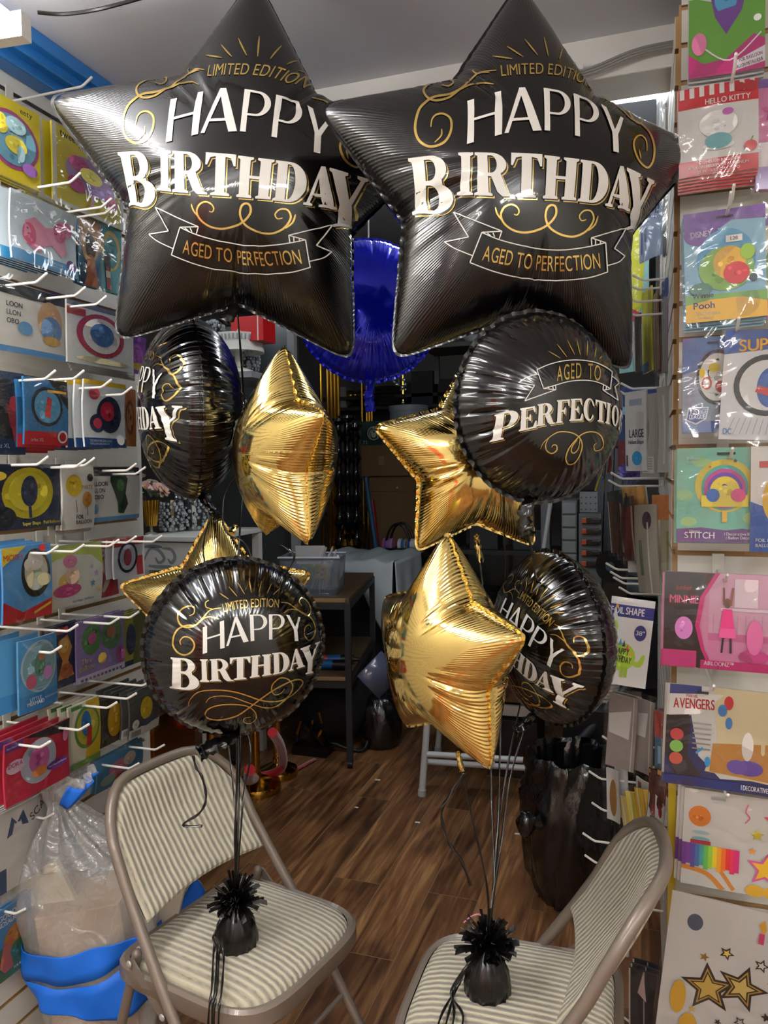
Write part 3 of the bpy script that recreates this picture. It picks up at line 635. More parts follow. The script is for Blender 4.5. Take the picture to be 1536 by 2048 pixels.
for x0, z0, x1, z1 in ((XL - .03, 2.515, XL + .02, 2.60), (XL - .03, 2.54, XL + .045, 2.60), (XL - .03, 2.565, XL + .07, 2.60)):
    b.span((x0, -2.7, z0), (x1, 2.0, z1), M_BLUEP)
struct('trim_crown', b, bevel=.004)
def slatwall(name, origin, along, length, z0, z1, out, pitch=.0762, groove=.011, thick=.018):
    """grooved display panel: white laminate faces, raw board in the grooves"""
    o = np.array(origin, float); a = np.array(along, float); n = np.array(out, float); b = MB()
    def slab(d0, d1, za, zb, material):
        p = o + n * d0; q = o + a * length + n * d1; b.span((*p[:2], za), (*q[:2], zb), material)
    slab(-thick, -.008, z0, z1, M_MDF)
    z = z0
    while z < z1 - .02:
        t = min(z + pitch - groove, z1); slab(-.008, -.001, z, t, M_MDF); slab(-.001, 0, z, t, M_SLAT); z += pitch
    return struct(name, b)
slatwall('wall_panel_left', (XL, -.7, 0), (0, 1, 0), 2.69, .10, 2.45, (1, 0, 0))
slatwall('wall_panel_right', (XR + .012, 1.78, 0), (1, 0, 0), 1.2, .05, 2.58, (0, -1, 0))
slatwall('wall_panel_side', (XR, 1.80, 0), (0, 1, 0), 1.5, .05, 2.5, (-1, 0, 0))
b = MB(); b.span((XR + .018, 1.80, 0), (1.27, 3.3, 2.5), M_WHITE); struct('wall_divider', b)
b = MB(); b.span((XL - .03, -.7, 2.45), (XL + .004, 2.0, 2.458), mat('black edging', '141414', .4)); struct('trim_edge_left', b)
b = MB(); b.span((XR - .01, 1.755, 2.53), (1.27, 1.80, CEIL), mat('yellow paint', 'd8b92c', .5)); b.span((XR - .004, 1.768, .42), (XR + .012, 1.777, .92), mat('yellow paint', 'd8b92c', .5)); struct('trim_yellow', b)
# lights: ceiling fluorescents, in view and added out of view
M_TUBE = mat('fluorescent tube', (1.0, .97, .92), .4, emit=LAMP_FRONT); M_TUBEB = mat('fluorescent tube back', (.93, .97, 1.0), .4, emit=LAMP_BACK)
def fluorescent(label, c, length, ang, mtube, r=.019, two=True, drop=.02):
    t = thing('fluorescent_light', label, 'ceiling light', (c[0], c[1], c[2]), ang)
    b = MB(); b.box((0, 0, -.02), (length, .05, .05), M_WHITE)
    for x in (-.4, .4): b.tube([(x * length, 0, 0), (x * length, 0, (CEIL if c[1] < 2 else CB) - c[2] - .001)], .005, M_WHITE, 6)
    b.build('housing', t, smooth=False, bevel=.004)
    for s in ((-.055, .055) if two else (0,)):
        b = MB(); b.tube([(-length / 2 + .02, s, -.03), (length / 2 - .02, s, -.03)], r, mtube, 12); b.build('tube', t)
    for x in (-1, 1):
        b = MB(); b.box((x * (length / 2 - .005), 0, -.03), (.03, .16, .05), M_WHITE); b.build('end_cap', t, smooth=False)
    return t
fluorescent('white twin fluorescent light under the ceiling beside the blue crown moulding', (-1.20, .67, 2.46), 1.25, math.pi / 2 + .1, M_TUBE)
fluorescent('added unseen twin fluorescent fill light on the front ceiling beside the wall of packets', (1.1, -.5, 2.46), 1.25, math.pi / 2, M_TUBE)  # unseen lamp added as fill from the right
fluorescent('added unseen twin fluorescent fill light on the ceiling behind the viewer', (-.5, -2.0, 2.42), 1.25, 0, M_TUBE)  # unseen lamp added for light from behind the camera
fluorescent('added unseen fluorescent light behind the viewer, brightening the front ceiling', (.15, -1.1, 2.42), 1.25, math.pi / 2, M_TUBE)  # lamp added out of view to lift the dim ceiling
fluorescent('bright fluorescent light in the stock area behind the white beam', (-.02, 2.66, 2.80), .9, .05, M_TUBEB, r=.05)
fluorescent('added fluorescent fill light over the bare aisle, hidden behind the black star', (-.75, 3.0, 2.62), 1.0, math.pi / 2, mat('added aisle fill tube', (.96, .98, 1.0), .4, emit=17))  # lamp added to brighten the packets on the panel end
fluorescent('added fluorescent fill light over the crystal vases in the stock area', (-2.3, 2.75, 2.72), 1.0, 0, M_TUBEB)  # lamp added to brighten the crystal display
# cables on the lamp and along the beam
b = MB(); b.tube(smooth_path([onZ(75, 25, 2.53), onZ(130, 28, 2.535), onZ(200, 18, 2.53), onZ(290, -6, 2.55)], 5), .004, M_BLACK, 6); tag(b.build('lamp_cable'), 'thin black cable drooping beside the ceiling light', 'cable')
b = MB(); b.span((-1.40, 1.245, 2.50), (-.2, 1.27, 2.522), M_WHITE); b.span((-1.3, 1.25, 2.522), (-1.28, 1.265, CEIL), M_WHITE); b.span((-.4, 1.25, 2.522), (-.38, 1.265, CEIL), M_WHITE); tag(b.build('cable_conduit', smooth=False, bevel=.003), 'white conduit strip fixed under the ceiling next to the light', 'conduit')
b = MB(); M_CORD = mat('grey cord', '8e8c86', .5)
for i in range(3):
    b.tube(smooth_path([(-1.6, 2.045, 2.515 + i * .006), (-.75, 2.045, 2.514 + i * .006), (-.5, 2.04, 2.51 + i * .006), (-.2, 2.03, 2.50 + i * .006), (-.12, 2.035, 2.505 + i * .007), (0, 2.03, 2.53 + i * .006), (.2, 2.035, 2.53 + i * .006)], 5), .003, M_CORD, 6)
for x in (-.98, -.66, -.15): b.box((x, 2.045, 2.52), (.008, .012, .03), M_WHITE)
tag(b.build('cable_run'), 'grey cables clipped along the bottom of the white beam', 'cable')

# ------------------------------------------------------------------ balloons
def balloon(name, label, kind, R, thick, seed, pose, material, design=None, back=None, group=None, wr=.05):
    sh = Shell(kind, R, thick, seed, wr, pose); mb = MB(); sh.mesh(mb, material)
    if design: sh.print_on(mb, design, 0)
    if back: sh.print_on(mb, back, 1)
    o = mb.build(name, angle=1.2); o.matrix_world = sh.M; tag(o, label, 'balloon', group); return o, sh
POSE_SR = (1035, 389, 1.50, 20.8, 3.6, 2.3); POSE_SL = (490, 374, 1.68, -1, -.9, 4.3)
POSE_LL = (471, 1293, 1.68, 4, 0, 0); POSE_RU = (1080, 815, 1.42, 33, 0, 0)
ref = Shell('star', .4116, .37, 3, .05, POSE_SR); D_STAR = star_design(ref)
refA = Shell('round', .192, .56, 5, .05, POSE_LL); D_FRONT = round_front(refA)
refB = Shell('round', .1723, .56, 6, .05, POSE_RU); D_BACK = round_back(refB)
def scaled(d, k): return [([[(x * k, y * k) for x, y in t] for t in tl], m_, o) for tl, m_, o in d]
starR, shSR = balloon('star_balloon', 'big black star balloon printed Happy Birthday, in front and reaching the packet wall', 'star', .4116, .37, 3, POSE_SR, FOIL_BLACK, D_STAR)
starL, shSL = balloon('star_balloon', 'big black star balloon printed Happy Birthday, partly covered by the other black star', 'star', .436, .37, 4, POSE_SL, FOIL_BLACK, scaled(D_STAR, .436 / .4116))
rdLL, shLL = balloon('round_balloon', 'black round balloon showing the whole words Happy Birthday above the cluttered chair', 'round', .192, .56, 5, POSE_LL, FOIL_BLACK_R, D_FRONT, scaled(D_BACK, .192 / .1723), 'black round balloons')
rdRU, shRU = balloon('round_balloon', 'black round balloon printed Perfection, hanging under the big black star', 'round', .1723, .56, 6, POSE_RU, FOIL_BLACK_R, D_BACK, scaled(D_FRONT, .1723 / .192), 'black round balloons')
rdLU, shLU = balloon('round_balloon', 'black round balloon seen nearly edge-on beside the crystal vases', 'round', .217, .56, 7, (380, 818, 1.86, -83, 0, 5), FOIL_BLACK_R, scaled(D_FRONT, .217 / .192), scaled(D_BACK, .217 / .1723), 'black round balloons')
rdRL, shRL = balloon('round_balloon', 'black round balloon tilted behind the gold star over the bin', 'round', .186, .56, 8, (1103, 1273, 1.68, -57, 0, 24), FOIL_BLACK_R, scaled(D_FRONT, .186 / .192), scaled(D_BACK, .186 / .1723), 'black round balloons')
gLU, shGLU = balloon('gold_star_balloon', 'gold star balloon seen edge-on, upper one of the cluster by the vases', 'star', .226, .46, 11, (569, 906, 1.62, -70, .8, .4), FOIL_GOLD, group='gold star balloons', wr=.07)
gRU, shGRU = balloon('gold_star_balloon', 'gold star balloon behind the black Perfection balloon', 'star', .243, .42, 12, (948, 921, 1.73, 23.7, 3.1, 0), FOIL_GOLD, group='gold star balloons', wr=.07)
gRL, shGRL = balloon('gold_star_balloon', 'gold star balloon pointing one tip at the viewer above the bare aisle', 'star', .226, .46, 13, (892, 1303, 1.45, -53, .8, 1.2), FOIL_GOLD, group='gold star balloons', wr=.07)
gLL, shGLL = balloon('gold_star_balloon', 'gold star balloon lying behind the black Happy Birthday round balloon', 'star', .25, .42, 14, (438, 1219, 1.96, .4, -1.6, -1.1), FOIL_GOLD, group='gold star balloons', wr=.07)
blu, shB = balloon('round_balloon', 'shiny blue round balloon hanging between the two big black stars', 'round', .21, .5, 15, (738, 622, 2.32, 5, 0, 0), FOIL_BLUE)
neck(blu, [P(738, 752, 2.32), P(740, 775, 2.31), P(738, 795, 2.31), P(741, 822, 2.32)], .022, FOIL_BLUE, 1)
neck(starL, [P(470, 610, 1.66), P(462, 628, 1.64), P(446, 645, 1.63)], .014, FOIL_BLACK, 2); neck(starR, [P(1030, 640, 1.50), P(1034, 655, 1.50), P(1030, 670, 1.50)], .014, FOIL_BLACK, 3)
neck(rdLU, [P(402, 990, 1.86), P(418, 1012, 1.85), P(432, 1030, 1.85), P(440, 1040, 1.85)], .016, FOIL_BLACK, 4)
neck(rdRU, [P(1065, 992, 1.42), P(1052, 1015, 1.41), P(1048, 1050, 1.41), P(1055, 1072, 1.41)], .016, FOIL_BLACK, 5)
neck(rdLL, [P(468, 1465, 1.68), P(450, 1482, 1.64), P(425, 1494, 1.63), P(398, 1508, 1.62)], .020, FOIL_BLACK, 6)
neck(rdRL, [P(1065, 1430, 1.7), P(1045, 1452, 1.7), P(1030, 1462, 1.7)], .016, FOIL_BLACK, 7)
neck(gLU, [P(472, 1052, 1.75), P(462, 1068, 1.74)], .010, FOIL_GOLD, 8); neck(gRU, [P(952, 1068, 1.73), P(955, 1085, 1.73), P(962, 1125, 1.73)], .011, FOIL_GOLD, 9)
neck(gRL, [P(915, 1500, 1.5), P(918, 1515, 1.5), P(924, 1540, 1.5)], .009, FOIL_GOLD, 10); neck(gLL, [P(440, 1345, 1.96), P(440, 1368, 1.96)], .01, FOIL_GOLD, 11)
b = MB(); b.tube([P(737, 487, 2.32), P(737, 440, 2.32), (*P(737, 440, 2.32)[:2], CB)], .0022, M_HOOK, 6); b.tube(smooth_path([P(737, 482, 2.315), P(720, 484, 2.31), P(702, 492, 2.30)], 4), .002, M_HOOK, 6); tag(b.build('string'), 'white string holding up the blue balloon', 'string')

# ------------------------------------------------------------------ weights and ribbons
M_FOILB = mat('black weight foil', '070607', .3, 0, .35, bump=(30, .4, (1, 1, .15)), spec=.35); M_RIB = mat('black curling ribbon', '0a0a0a', .28, 0, .5)
def weight(label, base, seed):
    rng = random.Random(seed); t = thing('balloon_weight', label, 'balloon weight', base)
    b = MB(); n = 48; prof = [(.0, 0), (.040, .0), (.045, .006), (.046, .03), (.041, .055), (.030, .078), (.020, .092), (.016, .098)]; vs = []
    for r, z in prof:
        for k in range(n):
            a = 2 * math.pi * k / n; q = r * (1 + .045 * math.cos(12 * a + z * 40) + .03 * math.cos(23 * a)); vs.append((q * math.cos(a), q * math.sin(a), z))
    b.add(vs, [(i * n + k, i * n + (k + 1) % n, (i + 1) * n + (k + 1) % n, (i + 1) * n + k) for i in range(len(prof) - 1) for k in range(n)], M_FOILB); b.build('wrapped_base', t, angle=1.2)
    b = MB()
    for i in range(150):
        a = rng.uniform(0, 6.28); el = rng.uniform(-.35, 1.35); L = rng.uniform(.042, .072) * (1 if el > 0 else .8); w = rng.uniform(.0025, .006)
        d = Vector((math.cos(a) * math.cos(el), math.sin(a) * math.cos(el), math.sin(el))); sd = d.cross(Vector((rng.uniform(-1, 1), rng.uniform(-1, 1), rng.uniform(-1, 1)))).normalized() * w / 2; p = Vector((0, 0, .1)); pts = []
        cur = Vector((0, 0, -rng.uniform(.0, .9)))
        for s_ in range(5):
            q = s_ / 4; pts += [p + sd * (1 + q), p - sd * (1 + q)]; p = p + (d + cur * q * q).normalized() * L / 4
        b.add(pts, [(2 * j, 2 * j + 1, 2 * j + 3, 2 * j + 2) for j in range(4)], M_FOILB)
    b.build('foil_fringe', t, smooth=False, solid=.0006)
    return t
WL = onZ(474, 1893, .463); WR = onZ(975, 1990, .463)
wl = weight('black foil balloon weight on the seat of the chair by the wrapped bag', WL, 1); wr_ = weight('black foil balloon weight on the chair beside the packet wall', WR, 2)
def ribbon(label, pts, w=.005, group=None, name='ribbon'):
    p = [Vector(q) for q in smooth_path(pts, 7)]; vs = []; b = MB()
    for i, q in enumerate(p):
        t = (p[min(i + 1, len(p) - 1)] - p[max(i - 1, 0)]).normalized(); toc = (Vector(CAM) - q).normalized(); tw = .9 * math.sin(i * .55 + w * 900)
        s_ = t.cross(toc).normalized() * math.cos(tw) + toc * math.sin(tw); vs += [q + s_ * w / 2, q - s_ * w / 2]
    b.add(vs, [(2 * j, 2 * j + 1, 2 * j + 3, 2 * j + 2) for j in range(len(p) - 1)], M_RIB)
    return tag(b.build(name, solid=.0005, angle=1.5), label, 'ribbon', group)
tl = WL + (0, 0, .1); tr = WR + (0, 0, .1)
GL, GR = 'black ribbons of the cluster by the vases', 'black ribbons of the cluster by the bin'
ribbon('black ribbon from the covered star balloon down to its weight', [P(470, 612, 1.68), P(478, 660, 1.66), P(492, 900, 1.99), P(478, 1100, 1.86), P(478, 1480, 1.80), P(476, 1700, 1.73), tl], group=GL)
ribbon('black ribbon from the edge-on black balloon down to its weight', [P(425, 1020, 1.85), P(408, 1080, 1.85), P(412, 1150, 1.85), P(455, 1480, 1.80), P(472, 1640, 1.74), tl], group=GL)
ribbon('black ribbon curling behind the edge-on gold star', [P(490, 935, 1.80), P(452, 985, 1.82), P(450, 1060, 1.82), P(505, 1130, 1.84), P(482, 1480, 1.80), tl], group=GL)
ribbon('black ribbon from the black Happy Birthday round balloon to its weight', [P(474, 1470, 1.68), P(474, 1560, 1.69), P(470, 1680, 1.70), tl], .006, group=GL)
ribbon('black ribbon of the gold star behind the round balloon', [P(440, 1370, 1.96), P(500, 1480, 1.86), P(486, 1600, 1.76), tl], group=GL)
ribbon('loose black ribbon end curling in front of the chair backrest', [P(386, 1510, 1.62), P(392, 1535, 1.62), P(404, 1555, 1.62), P(412, 1595, 1.62), P(400, 1625, 1.62), P(366, 1650, 1.62), P(405, 1652, 1.62)], .006)
ribbon('loose black ribbon curling over the clear craft box', [P(560, 1090, 1.66), P(588, 1110, 1.66), P(576, 1140, 1.68), P(556, 1170, 1.7)])
ribbon('black ribbon from the big star against the packet wall to its weight', [P(1030, 660, 1.50), P(1008, 900, 1.60), P(1010, 1200, 1.74), P(1000, 1500, 1.70), P(992, 1720, 1.63), tr], group=GR)
ribbon('black ribbon from the Perfection balloon to its weight', [P(1055, 1070, 1.41), P(1068, 1130, 1.48), P(1072, 1250, 1.88), P(1010, 1560, 1.76), P(990, 1750, 1.62), tr], group=GR)
ribbon('black ribbon from the viewer-facing gold star to its weight', [P(922, 1535, 1.5), P(945, 1640, 1.53), P(975, 1780, 1.56), tr], group=GR)
ribbon('black ribbon from the gold star behind the Perfection balloon to its weight', [P(960, 1125, 1.73), P(975, 1300, 1.72), P(982, 1560, 1.70), P(988, 1740, 1.62), tr], group=GR)
ribbon('black ribbon from the tilted black balloon to its weight', [P(1048, 1455, 1.7), P(1020, 1560, 1.67), P(1000, 1700, 1.6), tr], group=GR)
ribbon('loose black ribbon end dangling over the bare floor', [P(930, 1545, 1.5), P(900, 1590, 1.5), P(883, 1625, 1.5), P(895, 1680, 1.5), P(922, 1720, 1.5), P(942, 1772, 1.5)], .007)
def tails(paths, label, grp):
    for i, pts in enumerate(paths): ribbon(label, pts, .0055, grp, 'ribbon_tail')
def over_edge(i, px, py):
    e = onZ(px, py, .480); o_ = e - np.array([-.319, .946, 0]) * .03
    return [WL + (0, 0, .088), onZ(440 - 4 * i, 1845 + 8 * i, .535), onZ(px + 4, py - 75, .487), e, o_ + (0, 0, -.03), o_ + (.006 * (i - 1.5), -.004 * i, -.14), o_ + (.004 * i, .003, -.24 - .02 * i)]
tails([over_edge(i, *q) for i, q in enumerate(((424, 1972), (434, 1978), (443, 1982), (430, 1976)))], 'curled black ribbon tail hanging over the seat edge from the weight by the wrapped bag', 'ribbon tails of the weight by the wrapped bag')
tails([[WR + (0, 0, .088), onZ(945 - 5 * i, 1915 + 8 * i, .535), onZ(918 - 6 * i + 2 * (i % 2), 1968 + 6 * i, .482), onZ(px, 2032, .478), onZ(px - 14, 2095, .476), onZ(px - 22, 2150, .474)] for i, px in enumerate((882, 896, 908, 926))], 'curled black ribbon tail lying on the seat from the weight beside the packet wall', 'ribbon tails of the weight beside the packet wall')
b = MB(); b.tube(smooth_path([WR + (0, 0, .09), P(965, 1835, 1.60), P(945, 1832, 1.61), P(928, 1845, 1.62)], 5), .0016, mat('pink string', 'd58a96', .5), 6); tag(b.build('pink_string'), 'short pink string curling off the weight beside the packet wall', 'string')

# ------------------------------------------------------------------ folding chairs
def corduroy():
    m = mat('striped corduroy', 'a39a86', .85, sheen=.2); nt = m.node_tree; bs = nt.nodes['Principled BSDF']
    tc = nt.nodes.new('ShaderNodeTexCoord'); sp = nt.nodes.new('ShaderNodeSeparateXYZ'); nt.links.new(tc.outputs['Object'], sp.inputs[0])
    n = nt.nodes.new('ShaderNodeTexNoise'); n.inputs['Scale'].default_value = 5; nt.links.new(tc.outputs['Object'], n.inputs['Vector'])
    def mth(op, a, c):
        q = nt.nodes.new('ShaderNodeMath'); q.operation = op
        for i, v in enumerate((a, c)):
            if isinstance(v, (int, float)): q.inputs[i].default_value = v
            else: nt.links.new(v, q.inputs[i])
        return q.outputs[0]
    w = mth('SINE', mth('ADD', mth('MULTIPLY', sp.outputs[1], 2 * math.pi / .0166), mth('MULTIPLY', n.outputs[0], 1.2)), 0)
    mp = nt.nodes.new('ShaderNodeMapping'); mp.inputs['Scale'].default_value = (60, 260, 60); nt.links.new(tc.outputs['Object'], mp.inputs[0])
    n2 = nt.nodes.new('ShaderNodeTexNoise'); n2.inputs['Scale'].default_value = 1; n2.inputs['Detail'].default_value = 3; nt.links.new(mp.outputs[0], n2.inputs['Vector'])
    t = mth('ADD', mth('MULTIPLY_ADD', w, .30), mth('MULTIPLY', n2.outputs[0], .55)); t.node.inputs[0].links[0].from_node.inputs[2].default_value = .28
    r = nt.nodes.new('ShaderNodeValToRGB'); r.color_ramp.elements[0].position = .10; r.color_ramp.elements[0].color = (*rgb('6a645b'), 1); r.color_ramp.elements[1].position = .75; r.color_ramp.elements[1].color = (*rgb('c6bda6'), 1)
    e = r.color_ramp.elements.new(.34); e.color = (*rgb('aaa28e'), 1); nt.links.new(t, r.inputs[0]); nt.links.new(r.outputs[0], bs.inputs['Base Color'])
    bp = nt.nodes.new('ShaderNodeBump'); bp.inputs['Strength'].default_value = .8; bp.inputs['Distance'].default_value = .003; nt.links.new(w, bp.inputs['Height']); nt.links.new(bp.outputs[0], bs.inputs['Normal']); return m
M_CORD2 = corduroy(); M_FRAME = mat('taupe enamel', '7b6f64', .38, .2, .2)
def chair(label, loc, rz):
    t = thing('folding_chair', label, 'chair', loc, rz, None)
    def outline(k, n=72, hw=.205, hx=.20):
        a = 2 * math.pi * k / n; c, s_ = math.cos(a), math.sin(a); e = 4.2 if c > 0 else 7
        r = (abs(c) ** e + abs(s_) ** e) ** (-1 / e); return r * c * hx, r * s_ * hw
    n = 72; b = MB(); vs = [(0, 0, .472)]; rings = [(.25, .472), (.5, .470), (.75, .464), (.9, .455), (.97, .445), (1.0, .432)]
    for q, z in rings: vs += [(outline(k)[0] * q, outline(k)[1] * q, z) for k in range(n)]
    fs = [(0, 1 + k, 1 + (k + 1) % n) for k in range(n)] + [(1 + i * n + k, 1 + (i + 1) * n + k, 1 + (i + 1) * n + (k + 1) % n, 1 + i * n + (k + 1) % n) for i in range(len(rings) - 1) for k in range(n)]
    b.add(vs, fs, M_CORD2); seat = b.build('seat', t)
    b = MB(); vs = []
    for q, z in ((1.0, .438), (1.05, .442), (1.085, .436), (1.09, .405), (1.06, .395), (.9, .398)): vs += [(outline(k)[0] * q, outline(k)[1] * q, z) for k in range(n)]
    b.add(vs, [(i * n + k, (i + 1) * n + k, (i + 1) * n + (k + 1) % n, i * n + (k + 1) % n) for i in range(5) for k in range(n)] + [tuple(range(5 * n, 6 * n))], M_FRAME); b.build('seat_pan', t)
    top, zs = .80, .55
    def post(z):                        # x of the front-leg tube at height z
        return .25 - z * (.53 / .80) if z < .6 else .25 - .6 * (.53 / .80) - (z - .6) * .50
    def bow(y): return -.045 * (1 - (y / .22) ** 2)
    pts = []
    for sg in (-1, 1):
        side = [(post(z) + (0), sg * (.232 if z < .35 else .232 - .024 * min(1, (z - .35) / .3)), z) for z in (0.012, .15, .3, .45, .55, .62, .68)]
        cor = [(post(.68 + .12 * math.sin(a)) + bow(.208 - .11 * (1 - math.cos(a))) * (math.sin(a)), sg * (.208 - .115 * (1 - math.cos(a))), .68 + .12 * math.sin(a)) for a in np.linspace(.25, math.pi / 2, 6)]
        pts.append(side + cor)
    mid = [(post(.80) + bow(y), y, .80) for y in np.linspace(-.075, .075, 7)]
    path = pts[0] + mid + pts[1][::-1]
    b = MB(); b.tube(path, .0125, M_FRAME, 14); b.build('front_leg_frame', t)
    for sg in (-1, 1):
        b = MB(); b.tube([(-.285, sg * .205, .012), (-.15, sg * .205, .42), (-.135, sg * .205, .47)], .0115, M_FRAME, 12); b.ball((-.135, sg * .205, .47), .0117, M_FRAME, 12, 6); b.build('rear_leg', t)
        b = MB(); b.box((-.088, sg * .221, .415), (.13, .004, .022), M_FRAME, Matrix.Rotation(.75, 3, 'Y')); b.ball((-.137, sg * .226, .458), .008, M_STEEL, 10, 6, (1, .4, 1)); b.ball((-.04, sg * .226, .372), .008, M_STEEL, 10, 6, (1, .4, 1)); b.build('hinge_strut', t)
        for nm, x in (('front_foot', .242), ('rear_foot', -.286)):
            b = MB(); b.tube([(x + (.004 if x > 0 else -.004), sg * (.232 if x > 0 else .205), .0), (x, sg * (.232 if x > 0 else .205), .035)], .0155, mat('grey rubber', '3b3734', .7), 12); b.build(nm, t)
    b = MB(); b.tube([(post(.2), -.232, .2), (post(.2), .232, .2)], .007, M_FRAME, 10); b.build('front_crossbar', t)
    b = MB(); b.tube([(-.235, -.205, .16), (-.235, .205, .16)], .007, M_FRAME, 10); b.build('rear_crossbar', t)
    # padded backrest bowed between the posts
    def pad(side):
        def f(u, v):
            y = (u - .5) * .395; z0 = .545 + .012 * math.cos(math.pi * (u - .5)); zt = .79 - (0 if abs(y) < .10 else .095 * ((abs(y) - .10) / .0975) ** 2.4)
            z = z0 + (zt - z0) * v; ed = min(u, 1 - u) * .395; ed = min(ed, v * .24, (1 - v) * .24); th = .014 * min(1, ed / .018) ** .5 + .002
            return (post(z) + bow(y) * min(1, (z - .5) / .2) + side * th + .004, y, z)
        return f
    b = MB(); b.grid(pad(1), 56, 28, M_CORD2); k = len(b.v); b.grid(pad(-1), 56, 28, M_CORD2); b.f = [f if i < 56 * 28 else f[::-1] for i, f in enumerate(b.f)]; b.build('backrest', t)
    return t
cl = chair('beige striped folding chair facing the aisle beside the wrapped plastic bag', (-.878, 1.55, 0), math.radians(-12))
cr = chair('beige striped folding chair with its back to the wall of packets', (-.248, 1.508, 0), math.radians(181))
# ------------------------------------------------------------------ hanging balloon packets and their hooks
FILM = film('packet film', gloss=.035, rough=.08, scale=7, strength=.55)
def ink(h): return mat('print ' + h, h, .42, 0, .35, .12)
def draw(mb, design, W, H, wave):
    """prints a list of shapes over a card of W x H metres; u, v run 0..1 from the lower corner"""
    off = .0003; L = .05
    def put(tl, col, fl):
        vs, fs, out = [], [], []
        for t in tl: split_tri(t, L, out)
        for t in out:
            t = [(min(max(x, 0), W), min(max(y, 0), H)) for x, y in t]
            ar = (t[1][0] - t[0][0]) * (t[2][1] - t[0][1]) - (t[1][1] - t[0][1]) * (t[2][0] - t[0][0])
            if abs(ar) < 1e-10: continue
            k = len(vs); vs += [(x, y, wave(x, y) + fl) for x, y in t]; fs.append((k, k + 1, k + 2) if ar > 0 else (k, k + 2, k + 1))
        mb.add(vs, fs, ink(col))
    for s in design:
        off += .00018; k = s[0]
        if k == 'r': tl = tris([[(s[1] * W, s[2] * H), (s[3] * W, s[2] * H), (s[3] * W, s[4] * H), (s[1] * W, s[4] * H)]]); put(tl, s[5], off)
        elif k == 'e':
            put(ell(s[1] * W, s[2] * H, s[3] * W, s[4] * H), s[5], off)
            if min(s[3] * W, s[4] * H) > .016:          # printed artwork is busy: patches of neighbouring tones
                rg = random.Random(int(s[1] * 997 + s[2] * 613 + W * 1e4)); base_ = [int(s[5][i:i + 2], 16) for i in (0, 2, 4)]
                for _ in range(int(min(14, 5 + s[3] * W * 120))):
                    a = rg.uniform(0, 6.28); q = rg.uniform(0, .72); kx = rg.uniform(.06, .22); ky = kx * rg.uniform(.5, 1.3); dv = rg.choice((-34, -18, 20, 38)); off += .00006
                    cc = ''.join('%02x' % max(0, min(255, c + dv)) for c in base_)
                    put(ell((s[1] + s[3] * q * math.cos(a)) * W, (s[2] + s[4] * q * math.sin(a)) * H, s[3] * W * kx, s[4] * H * ky, 12), cc, off)
        elif k == 'p': put(tris([[(x * W, y * H) for x, y in s[1]]]), s[2], off)
        elif k == 's': put(tris([starpts(s[1] * W, s[2] * H, s[3] * W, .45, s[5] if len(s) > 5 else 0)]), s[4], off)
        elif k == 'l': put(stroke([(x * W, y * H) for x, y in s[1]], s[2] * W, 5, len(s) > 4), s[3], off)
        elif k in ('t', 'tc'):
            _, txt, u, v, h, col = s[:6]; mw = s[6] if len(s) > 6 else .95; rot = math.radians(s[7]) if len(s) > 7 else 0
            ch, w = text2d(txt, h * H); q = min(1, mw * W / w); x0 = u * W - (w * q / 2 if k == 'tc' else 0); c, s_ = math.cos(rot), math.sin(rot); tl = []
            for x, cw, tt in ch:
                for t in tt:
                    p = []
                    for a, bb in t:
                        lx, ly = (a + x) * q - (w * q / 2 if k == 'tc' else 0), bb; p.append((u * W + lx * c - ly * s_, v * H + lx * s_ + ly * c))
                    tl.append(p)
            e = .022 * h * H
            put([[(a + dx, b_ + dy) for a, b_ in t] for dx, dy in ((e, 0), (-e, 0), (0, e)) for t in tl], col, off)
CARDS = []
_bow = random.Random(3)
